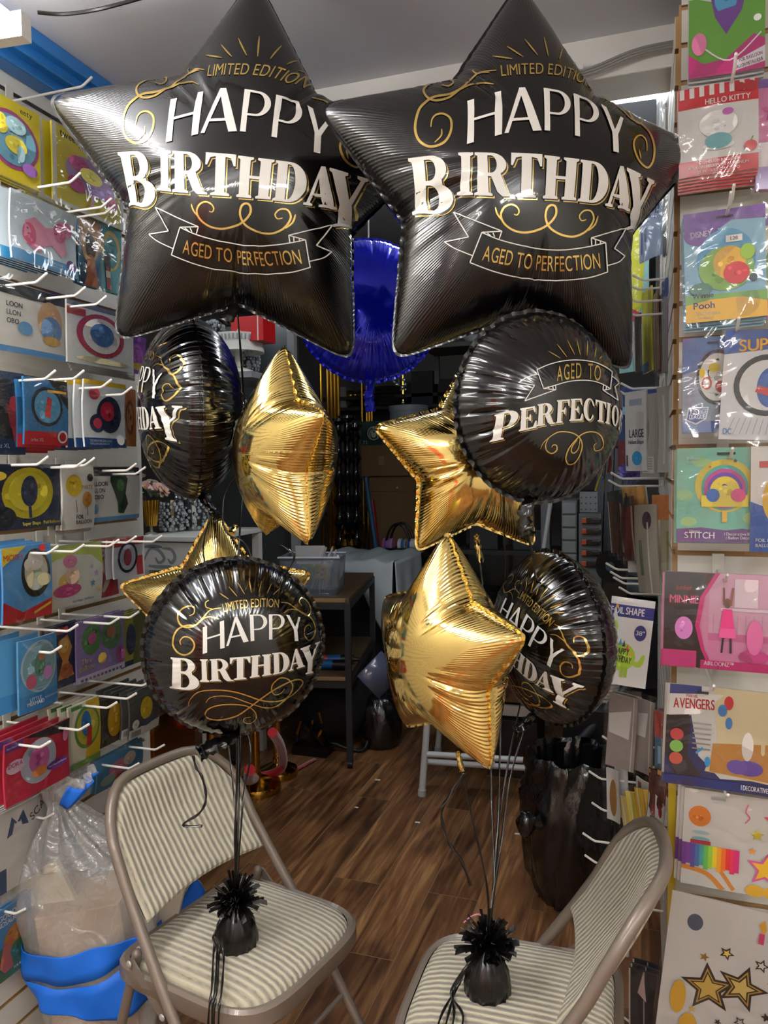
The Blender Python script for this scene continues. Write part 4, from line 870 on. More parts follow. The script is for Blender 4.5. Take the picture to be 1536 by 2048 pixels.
def card(name, label, A, B, h, base, design, short=None, group=None, n_behind=0, gap=.013, shift=(0, 0), tilt=0, sleeve=True, thick=.005, back='c9c6c0', cat='packet', blabel=None):
    A = np.array(A, float); B = np.array(B, float); r = B - A; r[2] = 0; W = np.linalg.norm(r); r /= W; up = np.array([0, 0, 1.0]); n = np.cross(r, up)
    if tilt:
        c, s_ = math.cos(math.radians(tilt)), math.sin(math.radians(tilt)); r, up = r * c - up * s_, up * c + r * s_
    o = A - up * h; b1 = _bow.uniform(-.006, .006); b2 = _bow.uniform(-.006, .006)
    wave = lambda x, y: b1 * math.sin(math.pi * x / W) + b2 * math.sin(math.pi * y / h) - .004 * (1 - y / h)
    mb = MB(); f = lambda dz: (lambda u, v: (u * W, v * h, wave(u * W, v * h) + dz))
    mb.grid(f(0), 6, 8, ink(base)); k = len(mb.v); mb.grid(f(-thick), 6, 8, ink(back)); nf = 48; mb.f[nf:] = [q[::-1] for q in mb.f[nf:]]
    e = [j for j in range(7)] + [j * 7 + 6 for j in range(1, 9)] + [8 * 7 + j for j in range(5, -1, -1)] + [j * 7 for j in range(7, 0, -1)]
    for i in range(len(e)): mb.f.append([e[i], k + e[i], k + e[(i + 1) % len(e)], e[(i + 1) % len(e)]][::-1]); mb.mi.append(0)
    plain = MB(); plain.v = list(mb.v); plain.f = [list(q) for q in mb.f]; plain.mi = list(mb.mi); plain.mats = list(mb.mats)
    draw(mb, design, W, h, wave)
    M = Matrix.Identity(4)
    for i in range(3): M[i][0] = r[i]; M[i][1] = up[i]; M[i][2] = n[i]; M[i][3] = o[i]
    ob = mb.build(name, smooth=False); ob.matrix_world = M; tag(ob, label, cat, group)
    if sleeve:
        s = MB(); m_ = .009; rr = random.Random(int(W * 1e5))
        s.grid(lambda u, v: (u * (W + 2 * m_) - m_, v * (h + 3 * m_) - m_, wave(u * W, v * h) + .004 + .003 * math.sin(u * 7 + v * 3 + b1 * 900) * math.sin(v * 9 - u * 4)), 8, 10, FILM)
        so = s.build('plastic_sleeve', smooth=True); so.parent = ob
    CARDS.append((short or label, A, n))
    if n_behind:
        # what one sees of a packet behind is its edge: same card with the border colours only
        draw(plain, [q for q in design if q[0] == 'r'], W, h, wave); src = plain.build(name, smooth=False); bl = blabel or ('packet hanging behind the ' + (short or label))
        for i in range(1, n_behind + 1):
            c = src if i == 1 else src.copy()
            if i > 1: COL.objects.link(c)
            M2 = M.copy(); dv = -n * gap * i + r * shift[0] * i + np.array([0, 0, shift[1] * i])
            for q in range(3): M2[q][3] += dv[q]
            c.matrix_world = M2; tag(c, bl, cat, 'packets behind the ' + (short or label))
    return ob
def L(x0, yt, x1, yb, off, name, label, base, design, **k):
    X = XL + off; A = onX(x0, yt, X); Bq = onX(x1, yt, X); h = A[2] - onX(x0, yb, X)[2]
    return card(name, label, A, Bq, h, base, design, **k)
def Rw(x0, yt, x1, yb, off, name, label, base, design, **k):
    Y = 1.78 - off; A = onY(x0, yt, Y); Bq = onY(x1, yt, Y); h = A[2] - onY(x0, yb, Y)[2]
    return card(name, label, A, Bq, h, base, design, **k)
def S(x0, d0, x1, d1, yt, yb, name, label, base, design, **k):
    d0, d1 = (d0 + d1) / 2 + (d0 - d1) * .22, (d0 + d1) / 2 - (d0 - d1) * .22
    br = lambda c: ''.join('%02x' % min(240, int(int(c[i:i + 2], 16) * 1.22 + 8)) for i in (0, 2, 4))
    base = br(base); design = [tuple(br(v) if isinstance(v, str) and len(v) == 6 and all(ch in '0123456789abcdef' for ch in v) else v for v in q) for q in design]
    A = P(x0, yt, d0); Bq = P(x1, yt, d1); h = A[2] - P(x0, yb, d0)[2]
    return card(name, label, A, Bq, h, base, design, **k)
PK = 'balloon_packet'
LOON = [('t', 'LOON', .04, .62, .075, '222222', .3), ('t', 'LLON', .04, .50, .075, '222222', .3), ('t', 'OBO', .04, .38, .075, '222222', .3)]
def blobs(cols, seed, n=9, lo=.15, hi=.85):
    r = random.Random(seed); return [('e', r.uniform(lo, hi), r.uniform(lo, hi), r.uniform(.06, .2), r.uniform(.05, .15), r.choice(cols)) for _ in range(n)]
# --- the long wall, row by row from the top
L(-50, 156, 76, 322, .13, PK, 'yellow packet with a round blue and pink balloon picture, top row by the crown moulding', 'e6cf2a', [('r', 0, .86, 1, 1, 'e9d733'), ('tc', 'tweety', .72, .89, .07, '3a2c10', .5), ('e', .55, .5, .42, .36, 'b0508c'), ('e', .55, .5, .37, .31, '6fa6bf')] + blobs(['e7d84a', '9cc0c8', 'd9a63a'], 1, 6, .35, .7) + [('e', .8, .2, .12, .08, '8a5aa6'), ('e', .2, .28, .08, .06, 'e7a02e')], short='yellow packet with the round blue picture', n_behind=2)
L(103, 240, 242, 396, .12, PK, 'yellow packet with purple and pink cloud balloon picture, behind the tip of the black star', 'e2cf31', [('r', 0, 0, .05, 1, 'ece9df'), ('r', .95, 0, 1, 1, 'ece9df'), ('r', 0, 0, 1, .05, 'ece9df'), ('t', 'tweety', .1, .87, .09, '2f260f', .5), ('e', .52, .52, .36, .24, 'b493c9'), ('e', .35, .62, .14, .1, 'd65a9a'), ('e', .3, .34, .12, .1, 'c9428a'), ('e', .65, .42, .2, .14, '9d7cc0'), ('e', .8, .3, .09, .09, 'd65a9a'), ('e', .5, .52, .16, .1, 'e5dc66'), ('l', [(.52, .28), (.5, .1)], .03, 'a46c9c')] + [('r', .62, .10 + i * .025, .9, .112 + i * .025, 'b8a52a') for i in range(4)], short='yellow packet with the purple cloud picture', n_behind=2, shift=(-.03, 0))
L(22, 375, 152, 512, .15, PK, 'pale blue packet with a pink balloon picture, a thick stack beside it', 'c3d2dc', [('r', 0, 0, 1, .17, '2f83b7'), ('r', .45, .02, .8, .15, '3e96c8'), ('e', .9, .16, .08, .09, '5b2a7d'), ('t', 'FOIL BALLOON', .5, .1, .035, 'e6f0f4', .25), ('t', 'BALLON METALLIQUE', .5, .05, .03, 'e6f0f4', .25), ('p', [(.18, .35), (.2, .62), (.34, .72), (.5, .62), (.62, .66), (.7, .8), (.9, .82), (.92, .64), (.8, .55), (.84, .34), (.74, .24), (.6, .38), (.46, .32), (.42, .22), (.3, .22)], 'd98aa6'), ('e', .26, .44, .1, .17, 'c94f78'), ('e', .72, .62, .1, .15, 'c65c82'), ('s', .34, .84, .05, 'e9eef2'), ('s', .58, .84, .04, 'e9eef2')], short='pale blue packet with the pink picture', n_behind=5, gap=.014, shift=(-.018, 0))
L(155, 428, 199, 562, .11, PK, 'narrow orange and teal packet beside the pale blue one', '2f6d8b', [('r', 0, .55, 1, 1, 'c9884a'), ('e', .5, .62, .4, .27, 'd8b07a'), ('e', .55, .6, .24, .2, '402a22'), ('p', [(.3, 0), (.9, 0), (.7, .45), (.45, .5)], 'b86a2e'), ('e', .2, .16, .2, .12, '24506b')], short='narrow orange packet', n_behind=1)
L(198, 440, 243, 574, .11, PK, 'narrow teal packet with a small dark-haired figure, half behind the black star', '56aeb5', [('e', .55, .62, .4, .3, 'd7c06a'), ('e', .55, .6, .3, .24, '4f9aa0'), ('e', .4, .42, .14, .16, '2f2220'), ('p', [(.3, .02), (.52, .02), (.46, .36), (.34, .36)], 'a63a3a'), ('r', .3, .2, .5, .3, 'e6d8c0')], short='narrow teal packet', n_behind=1)
L(-40, 548, 140, 693, .13, PK, 'white packet with black header, blue spot and blue base strip', 'e3e1da', [('r', 0, 0, 1, .09, '5d93c4'), ('p', [(0, .84), (0, 1), (1, 1), (1, .86), (.5, .82)], '26282b'), ('t', 'LOON', .24, .66, .07, '26262a', .2), ('t', 'LLON', .24, .54, .07, '26262a', .2), ('t', 'OBO', .24, .42, .07, '26262a', .2), ('e', .43, .38, .08, .1, '6aa0cc'), ('e', .72, .56, .15, .3, 'd2a878'), ('e', .73, .44, .13, .2, '6f93ba'), ('e', .73, .27, .11, .07, 'c99a3e')], short='white packet with the black header and blue spot', n_behind=2, shift=(-.01, .005))
L(133, 597, 264, 722, .14, PK, 'off-white packet with a round red-rimmed balloon around a blue disc', 'd5d7d2', [('r', 0, .93, 1, 1, '5a6a78'), ('r', .0, .78, .25, .9, 'a63038'), ('e', .48, .52, .36, .36, 'a93242'), ('e', .48, .52, .28, .29, 'dcd9d4'), ('e', .48, .54, .18, .19, '35608f'), ('l', [(.48, .16), (.5, .08)], .04, 'a93242'), ('e', .5, .1, .4, .05, 'c2b98c')], short='packet with the red-rimmed blue disc', n_behind=3, shift=(.02, -.004))
L(256, 668, 293, 744, .12, PK, 'small purple packet half hidden by the edge-on black balloon', '8a4fae', [('e', .5, .5, .35, .3, 'c06ac9'), ('e', .5, .2, .4, .1, 'd2b440')], short='small purple packet')
L(-40, 735, 47, 908, .14, PK, 'dark blue packet with red and black picture at the picture edge', '1d3350', [('e', .55, .55, .45, .36, '12161f'), ('e', .7, .62, .12, .09, 'a7242b'), ('p', [(.5, .6), (.9, .58), (.8, .3), (.6, .32)], '7e1f27'), ('p', [(.62, .34), (.7, .14), (.82, .2), (.78, .34)], '9b2a30'), ('t', 'orbz XL', .2, .08, .05, '9ec2d8', .6)], short='dark blue packet with the red and black picture', n_behind=2)
L(46, 752, 133, 888, .16, PK, 'blue packet with a dark oval balloon and a red corner band', '2f6ea0', [('r', 0, 0, 1, .2, 'b22a34'), ('p', [(.55, 1), (1, 1), (1, .55)], '1e1c22'), ('e', .5, .58, .36, .3, '20252e'), ('e', .5, .58, .3, .25, '4e8fb5'), ('p', [(.42, .44), (.5, .74), (.6, .7), (.55, .4)], 'b0352f'), ('e', .85, .13, .12, .1, 'dfe2e4'), ('e', .85, .13, .08, .07, 'a3232d'), ('r', .5, .8, .95, .84, 'd8a83a'), ('t', 'orbz XL', .12, .05, .05, 'e3d6d0', .5)], short='blue packet with the dark oval balloon', n_behind=3, shift=(-.008, -.006))
L(168, 757, 251, 893, .17, PK, 'white packet with red and blue balloon pair, front of a thick stack', 'dfe6ea', [('r', 0, 0, 1, .14, '23477f'), ('r', .0, .93, 1, 1, 'e3bb32'), ('e', .6, .5, .3, .28, '1d2b45'), ('e', .55, .55, .17, .15, 'a7263a'), ('e', .3, .36, .17, .14, '222a44'), ('e', .3, .36, .1, .08, '8d2637'), ('e', .84, .12, .1, .08, 'e6e6e6'), ('t', 'DECORATIVE BALLOON', .1, .08, .03, 'e6ecf0', .5), ('t', 'BALLON DECORATIF', .1, .035, .03, 'e6ecf0', .5), ('e', .22, .8, .12, .09, 'b0394a')], short='white packet with the red and blue balloon pair', n_behind=6, gap=.016, shift=(-.012, -.001))
L(243, 776, 271, 892, .10, PK, 'narrow orange packet half hidden behind the edge-on black balloon', 'b56a2a', [('e', .5, .5, .3, .3, '7d3a1c')], short='narrow brown orange packet')
L(-30, 928, 123, 1066, .15, PK, 'dark blue packet with a glowing yellow disc behind a dark oval balloon', '1f2b45', [('e', .56, .55, .34, .4, 'c6b727'), ('e', .56, .57, .26, .3, 'd9cd3c'), ('e', .57, .58, .11, .24, '2b3450'), ('l', [(.57, .34), (.57, .16)], .04, '2b3450'), ('e', .22, .2, .16, .16, '151a26'), ('e', .14, .82, .12, .07, 'd3b83a'), ('t', 'Super Shape   Foil Balloon', .45, .05, .05, 'e0cf46', .5)], short='dark blue packet with the yellow disc', n_behind=2)
L(96, 935, 180, 1072, .12, PK, 'white packet with big red letters peeping out below the clear one', 'e4dfd6', [('t', 'TIME', .1, .04, .12, 'c4492f', .6)], short='white packet with red letters')
L(121, 930, 186, 1062, .15, PK, 'clear packet with small yellow balloon pictures and black print', 'dedcd4', [('e', .34, .68, .24, .17, 'd6b62f'), ('e', .72, .46, .16, .12, 'c98f3a'), ('l', [(.72, .34), (.74, .2)], .02, '777777'), ('e', .84, .8, .1, .06, '1f1f22'), ('l', [(.36, .46), (.4, .26)], .02, '777777'), ('t', 'PARTY', .55, .62, .06, 'c9862d', .35), ('t', 'FOIL', .38, .16, .06, '262626', .3), ('t', 'BALLOON', .38, .08, .06, '262626', .5)], short='clear packet with small yellow balloons', n_behind=1)
L(178, 935, 277, 1046, .14, PK, 'white packet with a green bottle-shaped balloon and black header', 'dddbd6', [('r', 0, 0, 1, .08, '5d93c4'), ('r', 0, .84, 1, 1, '1f2123')] + [('t', s_, .06, v, .075, '26262a', .25) for s_, v in (('LLOON', .66), ('LLON', .54), ('OBO', .42))] + [('p', [(.38, .9), (.62, .96), (.72, .78), (.66, .5), (.72, .3), (.64, .12), (.52, .14), (.5, .34), (.42, .56), (.36, .74)], '27402f'), ('e', .56, .66, .08, .12, '4c7a3e'), ('e', .6, .28, .05, .08, '1a2a20'), ('e', .08, .24, .05, .09, '6aa0cc'), ('t', 'BALLOON', .72, .9, .03, 'e2e2e2', .2)], short='white packet with the green bottle-shaped balloon', n_behind=1)
L(2, 1098, 101, 1254, .17, PK, 'red and blue packet with a black ringed oval balloon, front of a stack', '4f93cf', [('p', [(0, 0), (1, 0), (1, .24), (.4, .12), (0, .3)], 'b62030'), ('p', [(0, .76), (0, 1), (.5, 1)], 'd9c22c'), ('t', 'MICKEY', .03, .83, .075, 'c32232', .4), ('e', .66, .62, .3, .33, '15161a'), ('e', .66, .64, .24, .26, 'b9c4bd')] + blobs(['d9d7cf', '8ea58e', 'c9c4a0'], 8, 7, .5, .8) + [('e', .8, .95, .07, .05, 'c32232'), ('p', [(.6, .1), (.95, .2), (.95, .16), (.6, .06)], 'd9b13a')], short='red and blue packet with the black ringed oval', n_behind=3, shift=(-.012, .004))
L(86, 1098, 202, 1226, .14, PK, 'white and lime packet with a pink balloon picture and small stars', 'e3e3d8', [('p', [(0, .7), (0, 1), (1, 1), (1, .6), (.8, .8), (.5, .84), (.2, .8)], 'b9c95a'), ('r', 0, .95, 1, 1, '9cb548'), ('e', .42, .74, .12, .11, 'd987aa'), ('e', .38, .42, .17, .14, 'e0bf6a'), ('e', .36, .27, .24, .11, 'c9568c'), ('e', .44, .5, .12, .14, 'e6c3aa'), ('s', .78, .6, .04, 'a7b7cc'), ('s', .86, .48, .05, 'bfa6cf'), ('s', .8, .32, .05, '6da3b0'), ('s', .92, .2, .05, 'd5cf7a'), ('t', 'SuperShape  Foil Balloon', .45, .05, .035, '5c84a8', .5)], short='white and lime packet with the pink picture', n_behind=1)
L(188, 1086, 237, 1200, .12, PK, 'narrow red packet with pale streaks, beside the white and lime one', 'b3242f', [('l', [(.7, .9), (.4, .6), (.55, .35), (.3, .1)], .2, 'dcc7bd', 1), ('e', .3, .8, .2, .08, 'e0d2c6')], short='narrow red packet', n_behind=1)
L(229, 1080, 287, 1160, .15, PK, 'red and silver packet with a dark ringed balloon near the edge of the wall', 'c9ccd2', [('r', 0, .8, 1, 1, 'b3242f'), ('r', .8, 0, 1, .5, 'b3242f'), ('e', .5, .5, .34, .4, '1c2030'), ('e', .5, .5, .27, .33, 'a7b0bf'), ('e', .5, .5, .14, .22, '8b2a36')], short='red and silver packet', n_behind=4, gap=.016, shift=(-.008, 0))
L(36, 1285, 114, 1435, .18, PK, 'light blue packet with a pale oval underwater picture, front of three', '4c8fc0', [('r', 0, 0, 1, .24, '3a7cb5'), ('e', .5, .6, .46, .36, 'aac0cc'), ('e', .5, .6, .42, .32, '7fa7b3'), ('e', .48, .62, .14, .16, '5f8f76'), ('e', .52, .74, .1, .06, 'a87a5a'), ('e', .68, .48, .13, .09, '9c6ba0'), ('e', .26, .42, .12, .1, 'b0566e'), ('tc', 'LITTLE', .35, .15, .045, 'dfeaf0', .3), ('tc', 'MERMAID', .35, .09, .05, 'dfeaf0', .4), ('t', 'DECORATIVE BALLOON', .58, .13, .025, 'dfeaf0', .38)], short='light blue packet with the underwater picture', n_behind=2, gap=.035, shift=(-.02, .003))
L(92, 1258, 161, 1388, .13, PK, 'dark blue packet with an orange and yellow balloon shape', '22304f', [('p', [(.35, .75), (.6, .82), (.75, .6), (.62, .4), (.8, .14), (.3, .12), (.46, .42), (.32, .6)], 'c98a3a'), ('e', .5, .66, .14, .12, 'd9b56a'), ('e', .55, .24, .2, .12, 'a85a30'), ('r', .05, .86, .6, .96, 'a6343a')], short='dark blue packet with the orange shape', n_behind=1)
L(153, 1246, 249, 1372, .14, PK, 'lilac packet with two round green garden balloons', '8e7bb0', [('r', 0, 0, 1, .1, 'd8cfe0'), ('e', .3, .66, .2, .25, '5b8a54'), ('e', .72, .66, .22, .26, '567f55'), ('e', .3, .68, .09, .1, 'b05a8a'), ('e', .7, .7, .1, .1, 'a06a4a'), ('e', .9, .26, .1, .14, '9c4f86'), ('e', .5, .3, .09, .09, 'd0ac52'), ('t', 'Thru', .08, .3, .08, 'e2d48a', .3), ('t', 'Balloon', .04, .19, .08, 'e2d48a', .35)] + [('r', .05 + i * .08, .02, .1 + i * .08, .06, '5a4a78') for i in range(11)], short='lilac packet with two green balloons', n_behind=1)
L(241, 1232, 291, 1340, .12, PK, 'narrow yellow green packet at the end of the wall', 'b9b93a', [('r', 0, 0, 1, .1, '2a2c5a'), ('r', .5, .0, 1, 1, '6f7340'), ('e', .4, .5, .2, .3, '3a4560')], short='narrow yellow green packet', n_behind=2, gap=.02)
L(136, 1417, 198, 1548, .15, PK, 'yellow and white packet with a large green oval balloon', 'e0d9c0', [('p', [(.55, 1), (1, 1), (1, 0), (.5, 0)], 'd9b72e'), ('e', .55, .6, .42, .34, '5c8a44'), ('e', .55, .6, .36, .28, 'b7b33a'), ('e', .5, .66, .16, .2, '2f6fae'), ('p', [(.48, .3), (.66, .3), (.68, .6), (.52, .6)], 'b0332e'), ('r', .06, .93, .4, .99, '3f7a3c'), ('r', .0, .0, 1, .1, '6c8f3c')], short='yellow and white packet with the green oval', n_behind=2, gap=.02, shift=(-.01, 0))
L(196, 1404, 256, 1502, .13, PK, 'black and yellow packet beside the green oval one', '3c3626', [('e', .5, .5, .26, .36, 'c99c22'), ('r', .92, 0, 1, 1, 'c9a52e')], short='black and yellow packet', n_behind=1)
L(256, 1388, 317, 1484, .16, PK, 'black and yellow packet with a white printed base, end of its row', '4a4a48', [('r', 0, 0, 1, .2, 'dcd9d2'), ('e', .5, .56, .2, .24, 'd6b52a'), ('e', .52, .26, .22, .08, '3a4763'), ('e', .84, .76, .12, .12, 'e2e0da'), ('e', .16, .3, .1, .1, 'e2e0da'), ('t', '4', .13, .26, .08, 'c59a20', .1)] + [('r', .06 + i * .022, .04, .07 + i * .022, .16, '2b2b2b') for i in range(12)], short='black and yellow packet with the white base', n_behind=4, gap=.02, shift=(-.006, .002))
L(10, 1492, 141, 1622, .16, PK, 'crimson packet with a pale oval around a pink and orange balloon', 'b7263f', [('r', 0, .86, .25, 1, '5f2f7c'), ('t', 'SuperShape', .02, .91, .03, 'e8dff0', .2), ('p', [(.25, 1), (1, 1), (1, .78), (.6, .86)], '26242a'), ('e', .5, .52, .28, .36, 'b7b9c2'), ('e', .5, .52, .26, .34, 'aeb4c4'), ('e', .5, .54, .16, .22, 'b85a94'), ('e', .5, .34, .12, .08, 'c9793a'), ('e', .14, .6, .13, .11, 'd9b9cc'), ('tc', 'DORA', .14, .6, .07, 'a52a5c', .2), ('e', .92, .76, .05, .12, 'b06a88'), ('e', .78, .33, .18, .07, '5f2f7c'), ('tc', 'SuperShape Foil Balloon', .78, .32, .03, 'e8dff0', .3)], short='crimson packet with the pale oval', n_behind=3, gap=.02, shift=(-.012, .004))
L(191, 1525, 285, 1592, .13, PK, 'blue packet with two pink balloon shapes behind the chair back', '4d88ad', [('e', .42, .5, .2, .26, 'cc7d8e'), ('e', .66, .62, .14, .2, 'd8c0b0'), ('e', .2, .3, .14, .16, '8cae9c'), ('p', [(.34, .1), (.54, .1), (.52, .34), (.38, .34)], 'b24046')], short='blue packet with two pink shapes', n_behind=1)
L(-5, 1632, 116, 1798, .075, PK, 'white packet with a dark blue letter M and a slanted black word', 'dcdad5', [('p', [(.12, .66), (.2, .9), (.28, .8), (.38, .93), (.46, .72), (.36, .74), (.34, .82), (.28, .74), (.24, .82), (.2, .68)], '33486e'), ('e', .29, .77, .05, .035, 'e8e8e8'), ('t', 'SCARE', .52, .72, .1, '3a3f46', .46, 28), ('r', .0, .0, .1, .3, '33486e')], short='white packet with the blue letter M', n_behind=3, gap=.016, shift=(-.012, -.003))
L(-22, 1838, 66, 1988, .07, PK, 'blue packet with an orange dinosaur picture, lowest on the long wall', '3d86c2', [('r', 0, 0, 1, .45, '4a6f34'), ('t', 'GOOD', .2, .84, .08, 'e8eef2', .4), ('t', 'DINOSAUR', .1, .75, .07, 'e8eef2', .5), ('e', .62, .5, .3, .2, 'b87a3c'), ('e', .74, .66, .16, .1, 'b9743a'), ('p', [(.2, .2), (.3, .5), (.5, .56), (.46, .3), (.5, .12), (.3, .1)], 'b0603a'), ('e', .62, .34, .18, .1, '3c7a5a'), ('t', 'FOIL BALLOON', .5, .08, .03, 'e8eef2', .4)], short='blue packet with the orange dinosaur', n_behind=1)
L(63, 1812, 100, 1942, .05, PK, 'narrow pink packet behind the wrapped bag', 'd8a2b0', [('e', .5, .5, .3, .3, 'b24a62'), ('e', .4, .6, .14, .1, 'e8d8dc')], short='narrow pink packet')
# --- the wall facing the aisle
FB = 'FOIL BALLOON'
Rw(1379, -70, 1533, 158, .11, PK, 'green and white packet with a purple pointed balloon, topmost on the facing wall', 'd8d6da', [('p', [(0, .0), (1, .0), (1, .66), (.6, .6), (0, .72)], '5f9e36'), ('r', 0, .7, 1, 1, 'c7d6e6'), ('p', [(.25, .8), (.8, .82), (.7, .55), (.5, .36), (.35, .52)], '6a3c94'), ('e', .5, .66, .16, .12, '4ba0cc'), ('e', .64, .75, .12, .08, 'c94f93'), ('p', [(0, 0), (1, 0), (1, .26), (.86, .32), (.7, .24), (.5, .14), (.2, .12), (0, .22)], 'b42f74'), ('p', [(.6, .1), (1, .2), (1, .06), (.62, .02)], 'e4dfe4'), ('tc', FB, .82, .105, .03, '6a4a64', .3, 10), ('tc', 'BALLON METALLIQUE', .8, .05, .03, '6a4a64', .36, 10), ('l', [(.2, .26), (.55, .12), (.95, .32)], .02, 'e9dfe6'), ('e', .9, .45, .05, .03, 'dfe6df'), ('e', .14, .3, .1, .1, 'd97aa6')], short='green packet with the purple pointed balloon', n_behind=4, gap=.009, shift=(0, -.004))
Rw(1356, 183, 1516, 358, .12, PK, 'red and white packet with striped top and a white and teal balloon', 'd9d7d3', [('r', 0, .76, 1, 1, 'c0202c')] + [('r', .02 + i * .125, .88, .08 + i * .125, 1, 'e6e2de') for i in range(8)] + [('r', 0, 0, 1, .17, 'bf1f2b'), ('tc', 'HELLO KITTY', .62, .775, .06, 'eeeae6', .56), ('e', .9, .92, .08, .06, 'a81824'), ('e', .78, .92, .06, .05, 'a81824'), ('e', .5, .3, .2, .045, 'e9e7e4'), ('e', .5, .54, .24, .15, 'ecebe8'), ('e', .5, .35, .17, .085, '5fa7ad'), ('e', .62, .66, .07, .04, 'b05aa6'), ('e', .9, .25, .08, .06, 'c32730'), ('l', [(.9, .3), (.93, .35)], .015, '5c7a36'), ('tc', 'FOIL HELIUM BALLOON', .5, .12, .03, 'f0ebe8', .7), ('tc', 'BALLON H\u00c9LIUM EN ALUMINIUM', .5, .07, .03, 'f0ebe8', .85), ('tc', '25 IN. \u2022 63,5 CM \u2022 25 PO', .5, .02, .03, 'f0ebe8', .7)], short='red and white packet with the striped top', n_behind=5, gap=.008, shift=(0, -.0035), tilt=-1)
Rw(1514, 160, 1600, 378, .10, PK, 'pink and purple packet reaching out of the picture beside the striped red one', 'dc7fae', [('r', 0, .92, 1, 1, '7a57a6'), ('r', 0, .2, 1, .42, 'e6dde0'), ('r', 0, 0, 1, .2, '9a7cc0'), ('t', 'ON', .12, .32, .05, '3a3236', .3), ('t', 'S', .12, .24, .05, '3a3236', .2), ('t', 'Ballon', .1, .1, .04, 'efe8f4', .5), ('s', .4, .7, .3, 'c23f86')], short='pink and purple packet', n_behind=1)
Rw(1366, 430, 1530, 648, .12, PK, 'sky blue packet with purple header, round meadow balloon and yellow base', '8fc0d8', [('p', [(0, .84), (0, 1), (1, 1), (1, .88), (.6, .9), (.45, .84)], '7650a2'), ('e', .22, .8, .22, .1, '7650a2'), ('t', 'DISNEY', .09, .78, .05, 'e9e2f2', .26), ('r', .4, .925, .62, .945, '2a2030'), ('e', .52, .55, .36, .28, '5ba3c9'), ('e', .52, .47, .34, .2, '86b552'), ('e', .56, .52, .2, .15, 'd9aa3e'), ('e', .64, .42, .16, .1, 'bd3038'), ('e', .78, .6, .09, .07, '93b83e'), ('r', .52, .7, .72, .76, 'e6e4de'), ('tc', '1.28', .62, .715, .03, '3a3a3a', .14), ('p', [(0, 0), (1, 0), (1, .14), (.7, .2), (.3, .2), (0, .16)], 'd9a93e'), ('p', [(0, .16), (.3, .2), (.7, .2), (1, .14), (1, .24), (0, .25)], '6d9a4c'), ('e', .2, .3, .14, .06, '5b8a78'), ('t', 'Winnie', .09, .22, .045, '3d3566', .26), ('t', 'Pooh', .1, .12, .06, '3d3566', .26), ('t', 'Foil Balloon', .12, .06, .035, 'f2e9c0', .3), ('t', 'Birthday', .16, .025, .025, 'f2e9c0', .2), ('e', .84, .36, .05, .035, '2b3a44')], short='sky blue packet with the purple header', n_behind=3, gap=.01, shift=(-.001, -.004), tilt=-2)
Rw(1520, 432, 1610, 638, .10, PK, 'cream and pink packet cut by the picture edge beside the sky blue one', 'd9d2b0', [('r', 0, .9, 1, 1, '7650a2'), ('r', 0, 0, 1, .2, 'cf4f88'), ('e', .5, .5, .4, .22, '7fa454')], short='cream and pink packet', n_behind=1)
Rw(1366, 678, 1482, 866, .13, PK, 'blue grey packet with a black-rimmed round badge balloon', '8c99ac', [('p', [(0, .62), (0, 1), (1, 1), (1, .8)], '4b6ca3'), ('r', 0, 0, 1, .12, '2c4f93'), ('e', .6, .58, .36, .29, '24262c'), ('e', .6, .58, .31, .25, 'dcdcd6')] + [('e', .55, .68, .1, .05, 'c9b02e'), ('e', .42, .52, .09, .07, 'c0392f'), ('e', .42, .52, .06, .05, 'dedcd4'), ('e', .66, .48, .09, .06, 'b02a34'), ('e', .74, .62, .07, .05, '6f9a3c'), ('e', .34, .63, .05, .05, 'c9b02e'), ('l', [(.66, .3), (.66, .2)], .05, '3c3c40'), ('p', [(.06, .13), (.1, .27), (.46, .27), (.42, .14), (.24, .08)], 'd8dce4'), ('p', [(.08, .14), (.12, .255), (.44, .255), (.40, .15), (.24, .1)], '2c4f93'), ('tc', 'JUSTICE', .28, .2, .045, 'eef0f4', .3), ('tc', 'LEAGUE', .26, .145, .045, 'eef0f4', .28), ('r', .42, .93, .62, .95, '2a2f3a')], short='blue grey packet with the black-rimmed balloon', n_behind=1)
Rw(1452, 660, 1600, 878, .16, PK, 'white and blue packet with yellow slanted lettering, overlapping the blue grey one', 'd3d4d6', [('p', [(0, .78), (0, 1), (1, 1), (1, .85)], '274a8e'), ('t', 'SUPER', .22, .8, .1, '9c2a22', .75, 4), ('t', 'SUPER', .21, .805, .1, 'd9a52e', .75, 4), ('e', .62, .5, .46, .28, '26282c'), ('e', .62, .5, .38, .23, 'd9d9d6'), ('e', .66, .48, .18, .18, '2f5aa0'), ('p', [(.46, .44), (.84, .36), (.84, .44), (.5, .5)], 'b52c34')] + [('l', [(.1 + i * .09, .05), (.2 + i * .08, .2)], .01, '9aa0a8') for i in range(8)] + [('t', 'DC', .05, .05, .05, '4a86c0', .12)], short='white and blue packet with yellow lettering', tilt=3)
